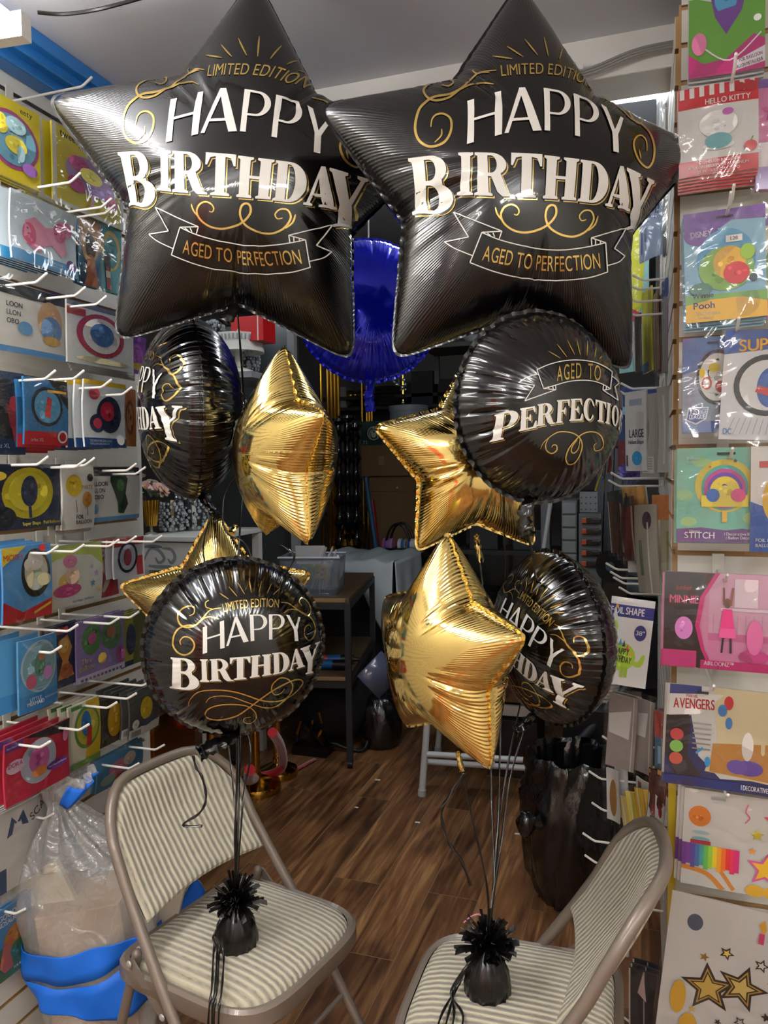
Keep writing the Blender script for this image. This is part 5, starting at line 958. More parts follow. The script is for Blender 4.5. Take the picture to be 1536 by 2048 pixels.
Rw(1354, 897, 1522, 1084, .13, PK, 'mint green packet with a yellow round rainbow balloon and purple base', '7fc4ae', [('e', .3, .85, .12, .05, 'a3d08e'), ('e', .1, .5, .1, .06, '9fd09c'), ('e', .9, .26, .1, .06, 'a9cf86'), ('e', .15, .22, .1, .05, 'a9cf86'), ('p', [(0, 0), (1, 0), (1, .13), (.8, .15), (.6, .13), (.3, .16), (0, .14)], '6d4488'), ('e', .58, .6, .36, .28, 'ddc84c'), ('e', .58, .58, .28, .24, '5aa8a0'), ('e', .58, .57, .25, .21, 'b9518f'), ('e', .58, .56, .21, .18, '6a4aa0'), ('e', .58, .54, .18, .16, 'ddc84c'), ('r', .3, .38, .86, .5, 'ddc84c'), ('e', .44, .5, .08, .07, '3d62a8'), ('e', .74, .5, .09, .07, 'c9517f'), ('l', [(.58, .34), (.58, .22)], .06, 'd0a848'), ('s', .7, .86, .03, '4a5a4c'), ('s', .4, .8, .02, 'c05a3a'), ('r', .48, .925, .7, .95, '26302c'), ('t', 'STITCH', .1, .045, .065, 'f0eef4', .36), ('t', 'Disney', .16, .11, .025, 'f0eef4', .14), ('t', '1 Decorative Balloon', .58, .08, .03, 'f0eef4', .42), ('t', '1 Ballon D\u00e9coratif', .6, .04, .03, 'f0eef4', .38), ('t', 'Balloon', .12, .88, .03, 'd9efe6', .2), ('t', 'Ballon', .12, .84, .03, 'd9efe6', .18)], short='mint green packet with the rainbow balloon', n_behind=2, gap=.01, shift=(-.002, -.002))
Rw(1502, 893, 1620, 1104, .14, PK, 'white, yellow and blue packet cut by the picture edge, beside the mint green one', 'd9d6d0', [('p', [(0, .0), (1, .0), (1, .3), (.4, .4), (0, .48)], '2f5fa6'), ('e', .7, .5, .5, .3, 'd8ab2e'), ('e', .8, .5, .42, .24, '9fc6d8'), ('t', 'T', .3, .87, .1, 'd9b32e', .3), ('r', .14, .8, .7, .86, 'b5262e'), ('t', 'FOIL BALLOON', .1, .1, .03, 'eef2f6', .7), ('t', 'BALLON METALLIQUE', .1, .05, .03, 'eef2f6', .8)], short='white, yellow and blue packet')
Rw(1330, 1142, 1560, 1330, .14, PK, 'wide black and pink packet with a child in a pink dress', 'd98fb2', [('r', .4, .38, 1, 1, 'dba6bf'), ('r', .4, .3, 1, .38, 'cf6f9f'), ('r', .4, .08, 1, .3, 'd885ae')] + [('r', .44 + i * .07, .38, .445 + i * .07, .58, 'c98aa8') for i in range(9)] + [('r', .5, .62, .98, .65, 'e8d3de'), ('r', .62, .66, .82, .95, 'e6cfda'), ('p', [(0, 0), (0, 1), (.45, 1), (.32, .75), (.28, .45), (.34, .2), (.42, 0)], '2a262a'), ('p', [(.45, 1), (.49, 1), (.36, .75), (.32, .45), (.37, .2), (.46, 0), (.42, 0), (.34, .2), (.28, .45), (.32, .75)], 'cf2f7c'), ('r', .0, .0, .3, .18, 'c93a80'), ('t', 'Junior', .1, .82, .045, 'c0453a', .16), ('t', 'MINNIE', .05, .68, .08, 'e0648c', .255), ('r', .34, 0, 1, .09, 'c22b74'), ('t', 'AIRLOONZ\u2122', .37, .035, .045, 'f2e6ec', .26), ('e', .56, .7, .03, .05, '6b4630'), ('l', [(.53, .68), (.525, .86)], .018, '7a5138'), ('l', [(.59, .68), (.605, .86)], .018, '7a5138'), ('p', [(.52, .64), (.6, .64), (.625, .42), (.5, .42)], 'd83a80'), ('p', [(.5, .44), (.63, .44), (.64, .34), (.49, .34)], 'e05a96'), ('l', [(.53, .34), (.52, .18)], .018, '33262a'), ('l', [(.595, .34), (.6, .18)], .018, '33262a'), ('e', .8, .16, .13, .07, 'b03f78'), ('e', .8, .36, .07, .18, 'd06a9c'), ('e', .18, .42, .08, .12, 'c77ab8')], short='wide black and pink packet', n_behind=2, gap=.01, shift=(-.002, -.003), tilt=1)
Rw(1336, 1366, 1570, 1566, .15, PK, 'wide white and navy packet with red slanted lettering and a purple balloon base', 'd4d2cc', [('p', [(0, 0), (1, 0), (1, .14), (.5, .1), (.3, .3), (.22, .7), (0, .6)], '1f2a5c'), ('p', [(0, .3), (0, .68), (.2, .72), (.22, .6), (.2, .3), (.34, .1), (.1, .08)], '222029'), ('p', [(.4, 1), (.46, .5), (.36, .16), (1, .1), (1, 1)], 'd8c9a2'), ('p', [(.42, .44), (1, .5), (1, .12), (.4, .16)], 'b9803f'), ('r', .02, .9, .3, 1, '27407c'), ('p', [(.02, .68), (.02, .9), (.5, .94), (.3, .72)], 'e2e0dc'), ('t', 'AVENGERS', .06, .76, .1, 'b22a30', .36, 2), ('tc', 'MARVEL', .22, .88, .03, 'b22a30', .1), ('e', .74, .24, .12, .075, '5a4597'), ('e', .64, .24, .09, .07, '66509f'), ('e', .72, .45, .05, .14, 'd9d2cc'), ('e', .54, .86, .04, .07, 'c0303a'), ('e', .49, .78, .04, .06, '3d7ab8'), ('e', .55, .66, .03, .06, '3d7ab8'), ('e', .94, .86, .05, .07, '3f93cc'), ('tc', '58"', .94, .86, .03, 'eef4f8', .06), ('r', .0, .0, 1, .09, '1c2458'), ('t', '1 DECORATIVE BALLOON', .68, .03, .045, 'eceef4', .4)] + [('r', .24, .62 - i * .05, .4, .635 - i * .05, '8a8680') for i in range(6)] + [('p', [(.27, .34), (.33, .4), (.34, .38), (.28, .32)], '2f8fcc'), ('e', .38, .26, .025, .05, '2f8fcc'), ('e', .1, .5, .06, .06, 'a33a3e'), ('e', .1, .38, .06, .06, '6f9c4a'), ('e', .1, .26, .06, .06, 'a34a3a'), ('r', .26, .93, .36, .955, '2a2a2c')], short='wide white and navy packet', n_behind=2, gap=.011, shift=(-.002, -.003), tilt=2)
Rw(1370, 1575, 1580, 1768, .14, PK, 'white packet with a rainbow fringe garland and orange swirls', 'dddbd5', [('e', .16, .72, .11, .11, 'df7f33'), ('l', [(.0, .18), (.25, .14), (.42, .0)], .05, 'dc8a35'), ('l', [(.0, .3), (.3, .26), (.52, .02)], .04, 'dc8a35'), ('e', .18, .55, .09, .02, 'a7c6c8'), ('e', .18, .48, .09, .025, '7fb4bc'), ('r', .08, .43, .28, .47, 'b02b3c'), ('l', [(.62, .92), (.6, .84), (.64, .78), (.6, .72)], .012, 'c2566e')] + [('r', .0 + i * .043, .2 + .02 * math.sin(i * 2.1), .045 + i * .043, .43, c) for i, c in enumerate(['6b2f8e', '7a3a9c', '5a48a6', '3f6fb4', '3f9c9a', '57a64a', '8dbb3a', 'd9c22c', 'e0982c', 'de6a2c', 'd2332f', 'd22f58', 'c22a72'])] + [('s', .9, .78, .14, 'c2354e'), ('s', .9, .76, .1, 'd88a3a'), ('s', .72, .62, .07, 'c9b83a'), ('s', .82, .28, .2, 'c94f8c', .1), ('s', .82, .28, .15, 'dbae2e', .1), ('e', .72, .06, .09, .06, 'c99a2e'), ('e', .88, .06, .09, .06, 'c99a2e'), ('s', .68, .45, .04, 'd98f3a'), ('r', .26, .93, .4, .955, '8a8a86')], short='white packet with the rainbow fringe', n_behind=2, gap=.011, shift=(-.006, -.002), tilt=2)
Rw(1345, 1782, 1620, 2085, .17, PK, 'clear packet with black and gold star balloons, lowest on the facing wall', 'd6d4cf', [('e', .2, .83, .06, .055, '4a5568'), ('s', .36, .42, .22, '2a2018', -.15), ('s', .36, .42, .17, 'b9933c', -.15), ('s', .36, .42, .145, '2a2018', -.15), ('s', .36, .42, .12, 'cfae55', -.15), ('s', .6, .48, .2, '2a2018', .2), ('s', .6, .48, .155, 'b9933c', .2), ('s', .6, .48, .13, '2a2018', .2), ('s', .6, .48, .1, 'd6bb6a', .2)] + [('s', u, v, r_, c, u * 9) for u, v, r_, c in ((.3, .62, .04, '8a6a2a'), (.46, .68, .06, '2a2018'), (.46, .68, .035, 'cfae55'), (.72, .66, .06, '2a2018'), (.72, .66, .035, 'd9d4c8'), (.8, .56, .03, 'b9933c'), (.62, .26, .05, '2a2018'), (.62, .26, .03, 'c9c4b8'), (.8, .34, .04, '2a2018'), (.26, .26, .03, 'b9933c'), (.46, .22, .03, '2a2018'))] + [('e', .14, .32, .06, .11, 'b58a2e'), ('e', .24, .14, .07, .09, 'b58a2e'), ('p', [(.66, .92), (.7, .96), (.72, .9), (.7, .86)], 'd9a02e'), ('r', .67, .8, .71, .87, 'c23a6a'), ('s', .78, .82, .05, '4a9ab4'), ('s', .92, .78, .08, 'c03038'), ('s', .9, .64, .06, '2f5fa6')], short='clear packet with black and gold stars', tilt=6)
# --- the panel end, packets seen nearly edge-on
SP = 'balloon_packet'
S(1310, 2.3, 1327, 2.02, 60, 305, SP, 'tall silver packet seen edge-on, first beside the green one near the ceiling', 'a3a09c', [('r', 0, .0, .3, 1, '6f6c6a'), ('r', .5, 0, .6, 1, 'c9c7c2')], short='tall silver packet near the ceiling', n_behind=0)
S(1329, 2.2, 1346, 1.92, 66, 300, SP, 'tall dark silver packet seen edge-on next to the tall silver one', '8d8783', [('r', .3, 0, .5, 1, '5c5654'), ('r', .7, 0, .8, 1, 'b9b4ae')], short='tall dark silver packet')
S(1349, 2.05, 1366, 1.86, 90, 330, SP, 'grey packet edge hanging against the corner beside the green packet', '7d7674', [('r', .5, 0, .7, 1, '54484c')], short='grey packet at the upper corner', n_behind=0)
S(1277, 2.35, 1327, 2.1, 380, 525, SP, 'grey blue card with dark blue scribbles under the star tip', '8b9cb8', [('l', [(.1 + .1 * i, .5 + .05 * (i % 3)), (.2 + .1 * i, .95)], .045, '2c4270') for i in range(8)] + [('l', [(.12, .4), (.14, .1)], .05, '2c4270'), ('l', [(.3, .45), (.3, .25)], .04, '2c4270')], short='grey blue card with scribbles')
S(1324, 2.2, 1349, 1.95, 345, 512, SP, 'silver packet with a dark edge beside the scribbled card', '9c9a92', [('r', 0, 0, .25, 1, '3c3a38'), ('r', .6, .0, .66, 1, 'c4c2ba')], short='silver packet beside the scribbled card')
S(1238, 2.75, 1296, 2.5, 440, 745, SP, 'tall yellow and blue packet with a red and white base, behind the black star', '8ec6dd', [('p', [(.2, .3), (.5, 1), (.95, .9), (.8, .4), (.6, .35)], 'e3d12c'), ('p', [(.2, .34), (.5, .4), (.8, .36), (.9, .26), (.1, .22)], 'cf3f52'), ('e', .5, .2, .5, .12, 'c9ced8'), ('e', .35, .28, .14, .04, 'dfe4e8')], short='tall yellow and blue packet')
S(1284, 2.4, 1302, 2.15, 588, 748, SP, 'yellow packet seen edge-on beside the tall yellow and blue one', 'cfbf3e', [('r', 0, 0, 1, .12, '4f7fa6'), ('r', .7, 0, 1, 1, 'a89a3c')], short='yellow packet seen edge-on')
for i, (x, c) in enumerate(((1268, '3a3634'), (1304, '6b4f44'), (1315, '74564a'))):
    S(x, 2.4 - .08 * i, x + 11, 2.15 - .08 * i, 640 if i == 0 else 596, 748, SP, ['dark packet seen edge-on behind the yellow one', 'brown packet seen edge-on, nearer the yellow one', 'brown packet seen edge-on, nearer the clear grey one'][i], c, [('r', .4, 0, .5, 1, 'b8aaa0')], short='thin %s packet' % ('dark', 'brown', 'brown')[i])
S(1324, 2.1, 1350, 1.88, 565, 745, SP, 'clear grey packet with blue top seen edge-on beside the sky blue one', '85807e', [('r', 0, .8, 1, 1, '3a4a7a'), ('r', .1, 0, .16, .8, 'c0bcb8'), ('r', .6, .1, .68, .7, '8a5a7a')], short='clear grey packet', n_behind=0)
S(1358, 1.95, 1366, 1.83, 668, 728, SP, 'thin bright blue packet edge at the corner', '3f8fb8', [], short='thin bright blue packet', sleeve=False)
S(1250, 2.15, 1292, 1.98, 785, 942, SP, 'white card marked Large with a blue spot, hanging behind a row of hooks', 'd2cfc6', [('r', .2, .82, .8, .9, '8a93a6'), ('t', 'LARGE', .2, .42, .1, '262a34', .68), ('t', 'Helium Shape', .16, .34, .05, '3c4658', .72), ('e', .55, .16, .24, .09, '2f86bb'), ('r', .06, .06, .12, .2, '303030')], short='white card marked Large')
S(1279, 2.1, 1316, 1.94, 790, 955, SP, 'clear packet with grey print beside the card marked Large', '9b9891', [('r', .1, .05, .7, .25, 'b9b5ac'), ('l', [(.2, .9), (.4, .6), (.3, .4)], .1, '77736c')] + [('r', .16, .07 + i * .03, .6, .078 + i * .03, '77736c') for i in range(6)], short='clear packet with grey print', n_behind=2, gap=.02)
S(1313, 2.0, 1352, 1.84, 775, 945, SP, 'clear crinkled packet in the corner beside the blue grey one', 'a19d98', [('r', .3, .1, .4, .9, 'c4c0ba'), ('r', .7, .0, .78, .8, '75706c')], short='clear crinkled packet', n_behind=1, gap=.02)
for i, (x, c) in enumerate(((1214, '5a3a2c'), (1226, '50342a'), (1238, '6d2f24'))):
    S(x, 2.15 - i * .03, x + 26, 1.98 - i * .03, 985 + i * 6, 1106 + i * 8, SP, ['brown packet with white edges, outermost on its hook beside the drawers', 'brown packet with white edges, middle one on its hook', 'dark red packet with white edges, nearest the white and red one'][i], c, [('r', 0, 0, .06, 1, 'd4cfc6'), ('r', .9, 0, 1, 1, 'b7aaa0'), ('r', 0, .85, 1, 1, '3c4440')], short='brown packet with white edges' if i < 2 else 'dark red packet with white edges', tilt=-7)
S(1243, 2.05, 1290, 1.9, 975, 1145, SP, 'white packet with a red streak and orange top hanging on the panel end', 'd4cfc8', [('r', 0, .78, 1, 1, 'b98f52'), ('l', [(.7, .75), (.5, .55), (.4, .35), (.3, .2)], .14, 'a5503f', 1)], short='white packet with the red streak', tilt=-5)
S(1268, 2.0, 1312, 1.86, 1010, 1185, SP, 'clear grey packet with a dark oval, beside the red streaked one', '908b80', [('e', .6, .82, .2, .1, '3c2a38'), ('r', .6, 0, .66, .8, 'c2beb4'), ('r', .2, .2, .35, .6, '5f6658')], short='clear grey packet with the dark oval', tilt=-4)
S(1304, 1.95, 1350, 1.82, 990, 1165, SP, 'clear packet with a rust orange top in the corner beside the mint green one', '8d8672', [('r', 0, .72, 1, 1, '9c5f34'), ('r', .25, 0, .32, .72, 'c9c3b2'), ('r', .6, .1, .7, .6, '6b6a3c')], short='clear packet with the rust orange top', n_behind=1, gap=.02)
S(1224, 1.72, 1312, 1.66, 1192, 1370, SP, 'white foil shape card with a green birthday dinosaur on a hook', 'd9d5cd', [('r', 0, .78, 1, .92, '20235c'), ('t', 'FOIL', .02, .815, .075, 'eeeaf0', .3), ('t', 'SHAPE', .36, .815, .08, 'f2eef4', .42), ('e', .74, .62, .14, .09, '23265e'), ('tc', '38"', .74, .595, .05, 'f0eef4', .2), ('e', .1, .66, .12, .085, '8fae2e'), ('l', [(.08, .66), (.14, .42)], .14, '8fae2e'), ('p', [(.05, .74), (.2, .74), (.13, .9)], 'dcd8d0'), ('e', .15, .9, .035, .02, 'df7a2e'), ('e', .36, .33, .33, .16, '8fae2e'), ('l', [(.6, .3), (.78, .26), (.88, .38)], .12, '8fae2e', 1), ('e', .14, .64, .015, .012, '20201c')] + [('p', [(.1 + i * .085, .46 - .012 * (i - 2) ** 2), (.18 + i * .085, .46 - .012 * (i - 2) ** 2), (.15 + i * .085, .54 - .014 * (i - 2) ** 2)], c) for i, c in enumerate(['c23a30', 'df8a2e', '2f7fa6', '2a2c50', 'c23a30', 'df8a2e'])] + [('r', .06 + i * .09 + (.14 if i > 1 else 0), .1, .13 + i * .09 + (.14 if i > 1 else 0), .22, '7c9a28') for i in range(4)] + [('tc', 'HAPPY', .36, .36, .07, '26301a', .34, -4), ('tc', 'BIRTHDAY', .36, .27, .07, '26301a', .48, -4), ('r', .25, .955, .6, .975, 'b9b4aa')], short='white card with the green dinosaur', tilt=6, sleeve=False, thick=.004)
S(1219, 1.95, 1276, 1.84, 1385, 1535, SP, 'silver grey packet with a white panel hanging below the dinosaur card', '827a78', [('p', [(.02, .72), (.8, .82), (.76, .42), (.05, .46)], 'c8d2d6'), ('r', .86, 0, .9, 1, 'aaa4a0')], short='silver grey packet with the white panel', tilt=4, n_behind=1, gap=.02)
S(1272, 1.92, 1308, 1.82, 1395, 1545, SP, 'silver grey packet with a small white panel next to the first below the dinosaur card', '8c8482', [('p', [(.1, .8), (.7, .84), (.6, .5), (.1, .5)], 'c2ccd0'), ('r', .8, 0, .86, 1, 'bdb7b2')], short='silver grey packet with the small white panel', tilt=3)
S(1308, 1.86, 1338, 1.79, 1420, 1540, SP, 'red and blue packet seen edge-on beside the navy one', '33566f', [('r', 0, .55, 1, 1, '8c3632'), ('r', .45, 0, .5, 1, 'b9b2ae'), ('r', .2, .1, .4, .4, '6f9cb4')], short='red and blue packet seen edge-on', n_behind=1, gap=.02)
for i in range(3):
    S(1297 + i * 17, 1.86 - i * .03, 1322 + i * 14, 1.8 - i * .03, 1535 + i * 3, 1648 + i * 5, SP, ['dark red packet with a white round-spotted label, outermost of three in a row', 'dark red packet with a white round-spotted label, middle of three in a row', 'dark red packet with a white round-spotted label, innermost of three in a row'][i], '4a2120', [('p', [(.05, .0), (.95, .05), (.95, .42), (.05, .55)], 'c9c4bf'), ('e', .55, .26, .16, .11, '7c1f24'), ('r', .1, .92, 1, 1, 'b58a3a'), ('r', .84, .4, .9, .9, 'a23a34')], short='dark red packet with the spotted label', tilt=4)
S(1272, 1.94, 1298, 1.86, 1552, 1610, SP, 'small white labelled packet on a hook above the yellow files', 'cfcac6', [('r', .2, .6, .5, .9, '6a3434'), ('r', .2, .2, .8, .26, '777777')], short='small white labelled packet', tilt=8)
S(1212, 2.0, 1236, 1.92, 1535, 1640, SP, 'white packet with a brown spot behind the long white hook', 'cfc9c0', [('e', .5, .45, .3, .36, '8a6236'), ('e', .5, .45, .16, .24, '5c3f26')], short='white packet with the brown spot', n_behind=1, gap=.03)
for i, (x, c) in enumerate(((1236, 'b9a46a'), (1250, 'd9a93a'), (1268, 'cf9a34'))):
    S(x, 1.98 - i * .03, x + 30, 1.9 - i * .03, 1590 - i * 8, 1760 - i * 10, SP, ['pale yellow packet slanting behind the chair back', 'bright yellow packet slanting behind the chair back', 'orange yellow packet slanting behind the chair back'][i], c, [('r', .2, 0, .3, 1, 'e4cf98'), ('r', .6, 0, .68, 1, '9c7a34')], short='yellow packet behind the chair back', tilt=-9)
S(1214, 1.95, 1248, 1.86, 1795, 1900, SP, 'white packet with a red flash behind the chair backrest', 'c9bdb8', [('p', [(.5, 1), (.8, 1), (.9, .3), (.6, .1)], 'b0394a')], short='white packet with the red flash', tilt=-4)
S(1258, 1.88, 1316, 1.8, 1935, 2090, SP, 'black packet with white edges, lowest on the panel end', '232226', [('r', 0, 0, .05, 1, 'bdb6b0'), ('r', .5, 0, .54, 1, '8c8682'), ('p', [(.3, .7), (.5, 1), (.6, .6)], 'b7a2a2')], short='black packet with white edges', n_behind=2, gap=.02)
# --- white wire hooks
_used = {}
def hook(tip, direction, length, drop=.012):
    tip = np.array(tip, float); d = np.array(direction, float); base = tip - d * length; base[2] -= .016
    b = MB(); b.tube([base, tip - d * .03 - (0, 0, .016), tip - d * .022 - (0, 0, .013), tip], .0030, M_HOOK, 8); b.ball(tip, .0032, M_HOOK, 8, 5)
    best = min(CARDS, key=lambda c: np.linalg.norm(c[1] - tip) + (1 if abs(np.dot(c[2], d)) < .2 else 0))
    lab = 'white wire display hook holding the ' + best[0]; k = _used.get(lab, 0); _used[lab] = k + 1
    if k: lab = ['', 'second white wire hook near the ', 'third white wire hook near the ', 'fourth white wire hook near the ', 'fifth white wire hook near the ', 'sixth white wire hook near the ', 'seventh white wire hook near the '][k] + best[0]
    o = b.build('display_hook'); tag(o, lab, 'hook', 'white display hooks')
    p = MB(); c = base + d * .002; s_ = .012; q = np.array([s_ if abs(d[0]) < .5 else .0015, s_ if abs(d[1]) < .5 else .0015, .034]) * 2
    p.box(c + (0, 0, .012), q * (1, 1, .7), M_SLAT); pl = p.build('mounting_plate', smooth=False, bevel=.001); pl.parent = o
for x, y in ((183,155),(160,347),(222,398),(230,410),(93,547),(170,575),(212,593),(110,742),(167,742),(222,760),(263,775),(95,914),(170,920),(188,917),(272,928),(290,935),(115,1093),(167,1090),(237,1080),(272,1073),(323,1072),(238,1236),(155,1250),(277,1224),(122,1293),(303,1361),(272,1387),(233,1405),(177,1449),(100,1483),(328,1490),(277,1527),(107,1627),(50,1818)):
    X = XL + (.245 if y < 1600 else .13); q = onX(x, y, X)
    if q[1] > 1.99: q = onY(x, y, 1.97)
    hook(q, (1, 0, 0), q[0] - XL - .003)
for x, y in ((1472,108),(1462,385),(1468,370),(1478,636),(1465,897),(1455,1150),(1428,1372),(1456,1590)):
    q = onY(x, y, 1.58); hook(q, (0, -1, 0), .195)
for x, y in ((1285,75),(1275,126),(1266,551),(1256,569),(1253,594),(1250,621),(1243,767),(1240,783),(1223,946),(1218,961),(1213,1127),(1222,1144),(1228,1155),(1239,1175),(1206,1473),(1217,1513),(1179,1543),(1185,1606),(1167,1667),(1171,1711),(1195,1790),(1241,2030)):
    q = P(x, y, 2.12 if y < 1400 else 2.0); hook(q, (-1, 0, 0), max(.05, XR - q[0] - .003))
# ------------------------------------------------------------------ wrapped cardboard in a clear bag by the chair
AX = np.array([.948, .318, 0]); AD = np.array([-.319, .946, 0])
M_CARD = mat('tan cardboard', 'c2a27c', .8, noise=('b3916a', 4)); M_CREAM = mat('cream board', 'd8cba8', .7); M_TAPE = mat('blue painter tape', '1268d6', .55)
BAGF = film('clear bag film', gloss=.10, rough=.16, scale=16, strength=1.0, haze=.24, hazecol='e2e4e6')
def bagc(px, z, d=1.84): q = P(px - 6, 1800, d + .055); q[2] = z if z < .02 else 1.53 - (1.53 - z) * 1.03; return q
bag = thing('wrapped_bag', 'clear plastic bag of flat cartons closed with blue tape beside the chair', 'plastic bag', bagc(190, 0))
bag.location.z = 0
def link(o, parent): o.parent = parent; o.matrix_parent_inverse = parent.matrix_basis.inverted(); return o
b = MB(); rot = Matrix.Rotation(math.radians(24), 3, 'Z') @ Matrix.Rotation(math.radians(-7), 3, 'Y')
b.box(bagc(205, .27, 1.86), (.20, .16, .52), M_CARD, rot); link(b.build('carton', smooth=False, bevel=.004), bag)
b = MB(); b.box(bagc(120, .42, 1.84), (.17, .02, .36), M_CREAM, Matrix.Rotation(math.radians(18), 3, 'Z') @ Matrix.Rotation(math.radians(-24), 3, 'Y')); link(b.build('flat_board', smooth=False, bevel=.003), bag)
b = MB(); b.box(bagc(265, .36, 1.87), (.20, .015, .42), mat('pale board', 'cbbfae', .7), Matrix.Rotation(math.radians(10), 3, 'Z') @ Matrix.Rotation(math.radians(14), 3, 'Y')); link(b.build('flat_board', smooth=False, bevel=.003), bag)
LV = [(.01, 235, .135, .10), (.15, 228, .135, .10), (.30, 212, .14, .105), (.45, 186, .165, .10), (.55, 168, .185, .095), (.62, 165, .16, .085), (.67, 152, .10, .065), (.71, 142, .055, .045), (.735, 138, .032, .03), (.752, 134, .024, .024), (.775, 140, .04, .035), (.81, 150, .06, .035), (.83, 152, .052, .03)]
def bagp(a, t, grow=0):
    t = t * (len(LV) - 1); i = min(int(t), len(LV) - 2); q = t - i; q = q * q * (3 - 2 * q)
    z, cx, hw, hd = [LV[i][k] * (1 - q) + LV[i + 1][k] * q for k in range(4)]
    c, s_ = math.cos(a), math.sin(a); e = 3.2; r = (abs(c) ** e + abs(s_) ** e) ** (-1 / e)
    w = 1 + .05 * math.sin(5 * a + z * 23) + .035 * math.sin(11 * a - z * 40) + (.12 * math.sin(13 * a) if z > .62 else 0)
    p = bagc(cx, z) + AX * (r * c * hw * 1.03 * w + grow * c) + AD * (r * s_ * hd * w + grow * s_); p[2] += .012 * math.sin(3 * a + z * 9); return p
b = MB(); b.grid(lambda u, v: bagp(2 * math.pi * u, v), 90, 90, BAGF, closed_u=True); link(b.build('clear_film', angle=1.5), bag)
def band(t0, t1, a0, a1, name='tape_band', grow=.005, skew=0):
    b = MB(); b.grid(lambda u, v: bagp(a0 + (a1 - a0) * u, t0 + (t1 - t0) * v + skew * (u - .5), grow + .002 * math.sin(u * 23) * v), 44, 5, M_TAPE); link(b.build(name, solid=.001), bag)
band(2.0 / 12, 2.52 / 12, math.radians(-190), math.radians(12), skew=.035); band(2.56 / 12, 3.05 / 12, math.radians(-190), math.radians(14), skew=.04)
band(9.3 / 12, 10.9 / 12, math.radians(-75), math.radians(70), 'tape_tie', .004)
# clear sheet trailing from the bag behind the chair, edged with tape
def trail(u, v):
    a = P(300, 1700, 1.96) * (1 - u) + P(405, 1775, 2.02) * u; c = P(270, 1870, 1.93) * (1 - u) + P(345, 1850, 1.97) * u
    q = a * (1 - v) + c * v; q += AD * .02 * math.sin(u * 9 + v * 5); return q
b = MB(); b.grid(trail, 16, 12, BAGF); o = link(b.build('film_flap', angle=1.5), bag)
b = MB(); b.grid(lambda u, v: trail(.82 + .25 * u, v * .9) - AD * .004, 4, 12, M_TAPE); link(b.build('tape_edge', solid=.001), bag)

# ------------------------------------------------------------------ bin with black liner
M_LINER = mat('black bin liner', '0b0b0d', .26, 0, .9, coat_rough=.1, bump=(16, 1.0, (1, 1, .45)), spec=.6)
BC = P(1146, 1506, 2.72); bz = BC[2]
tb = thing('waste_bin', 'round bin lined with a shiny black bag, beside the facing chair back', 'bin', (BC[0], BC[1], 0))
b = MB(); b.lathe([(0, .0), (.112, .0), (.118, .02), (.148, bz - .05), (.15, bz - .012), (.145, bz - .012), (.115, .03), (0, .03)], M_BLACK, n=40); b.build('pail', tb)
rb = random.Random(5); N = 120; prof = [(.0, .12), (.115, .14), (.138, bz - .15), (.144, bz - .02), (.151, bz + .006), (.159, bz - .002), (.163, bz - .05), (.160, bz - .09), (.168, bz - .13), (.162, bz - .22), (.154, .2), (.142, .1), (.128, .03), (.122, .006)]
vs = []
for i, (r, z) in enumerate(prof):
    for k in range(N):
        a = 2 * math.pi * k / N; w = .007 * math.sin(9 * a + i * .9) + .006 * math.sin(17 * a + i * 1.7) + .004 * math.sin(31 * a + i * 2.6)
        bul = .018 * max(0, math.cos(a - 3.6)) * (1 if 7 < i < 12 else 0)
        vs.append(((r + w + bul) * math.cos(a), (r + w + bul) * math.sin(a), z + .007 * math.sin(7 * a + i)))
b = MB(); b.add(vs, [(i * N + k, i * N + (k + 1) % N, (i + 1) * N + (k + 1) % N, (i + 1) * N + k) for i in range(len(prof) - 1) for k in range(N)], M_LINER); b.build('bin_liner', tb, angle=1.5)
b = MB(); kp = P(1052, 1648, 2.62) - np.array([BC[0], BC[1], 0])
b.ball(kp, .032, M_LINER, 16, 10, (1, .8, 1.35)); b.tube([P(1085, 1640, 2.60) - np.array([BC[0], BC[1], 0]), kp], [.022, .014], M_LINER, 10)
rb2 = random.Random(2); b.v = [tuple(c + rb2.uniform(-.004, .004) for c in v) for v in b.v]; b.build('liner_knot', tb, angle=1.5)

# ------------------------------------------------------------------ stock area: furniture
M_WOOD = mat('dark wood board', '5a452e', .5, noise=('4a3826', 3, (1, 8, 1))); M_WOODE = mat('wood board edge', '8d7048', .6)
def yb(px0, py0, px1, py1, Y):
    a = onY(px0, py0, Y); c = onY(px1, py1, Y); return a[0], c[0], c[2], a[2]     # x0, x1, z0, z1
def ybox(name, label, cat, px0, py0, px1, py1, Y, dy, material, group=None, bevel=.003, floor=False, extra=None):
    x0, x1, z0, z1 = yb(px0, py0, px1, py1, Y); z0 = 0.0 if floor else z0
    b = MB(); b.span((x0, Y, z0), (x1, Y + dy, z1), material)
    if extra: extra(b, x0, x1, z0, z1, Y)
    return tag(b.build(name, smooth=False, bevel=bevel), label, cat, group)
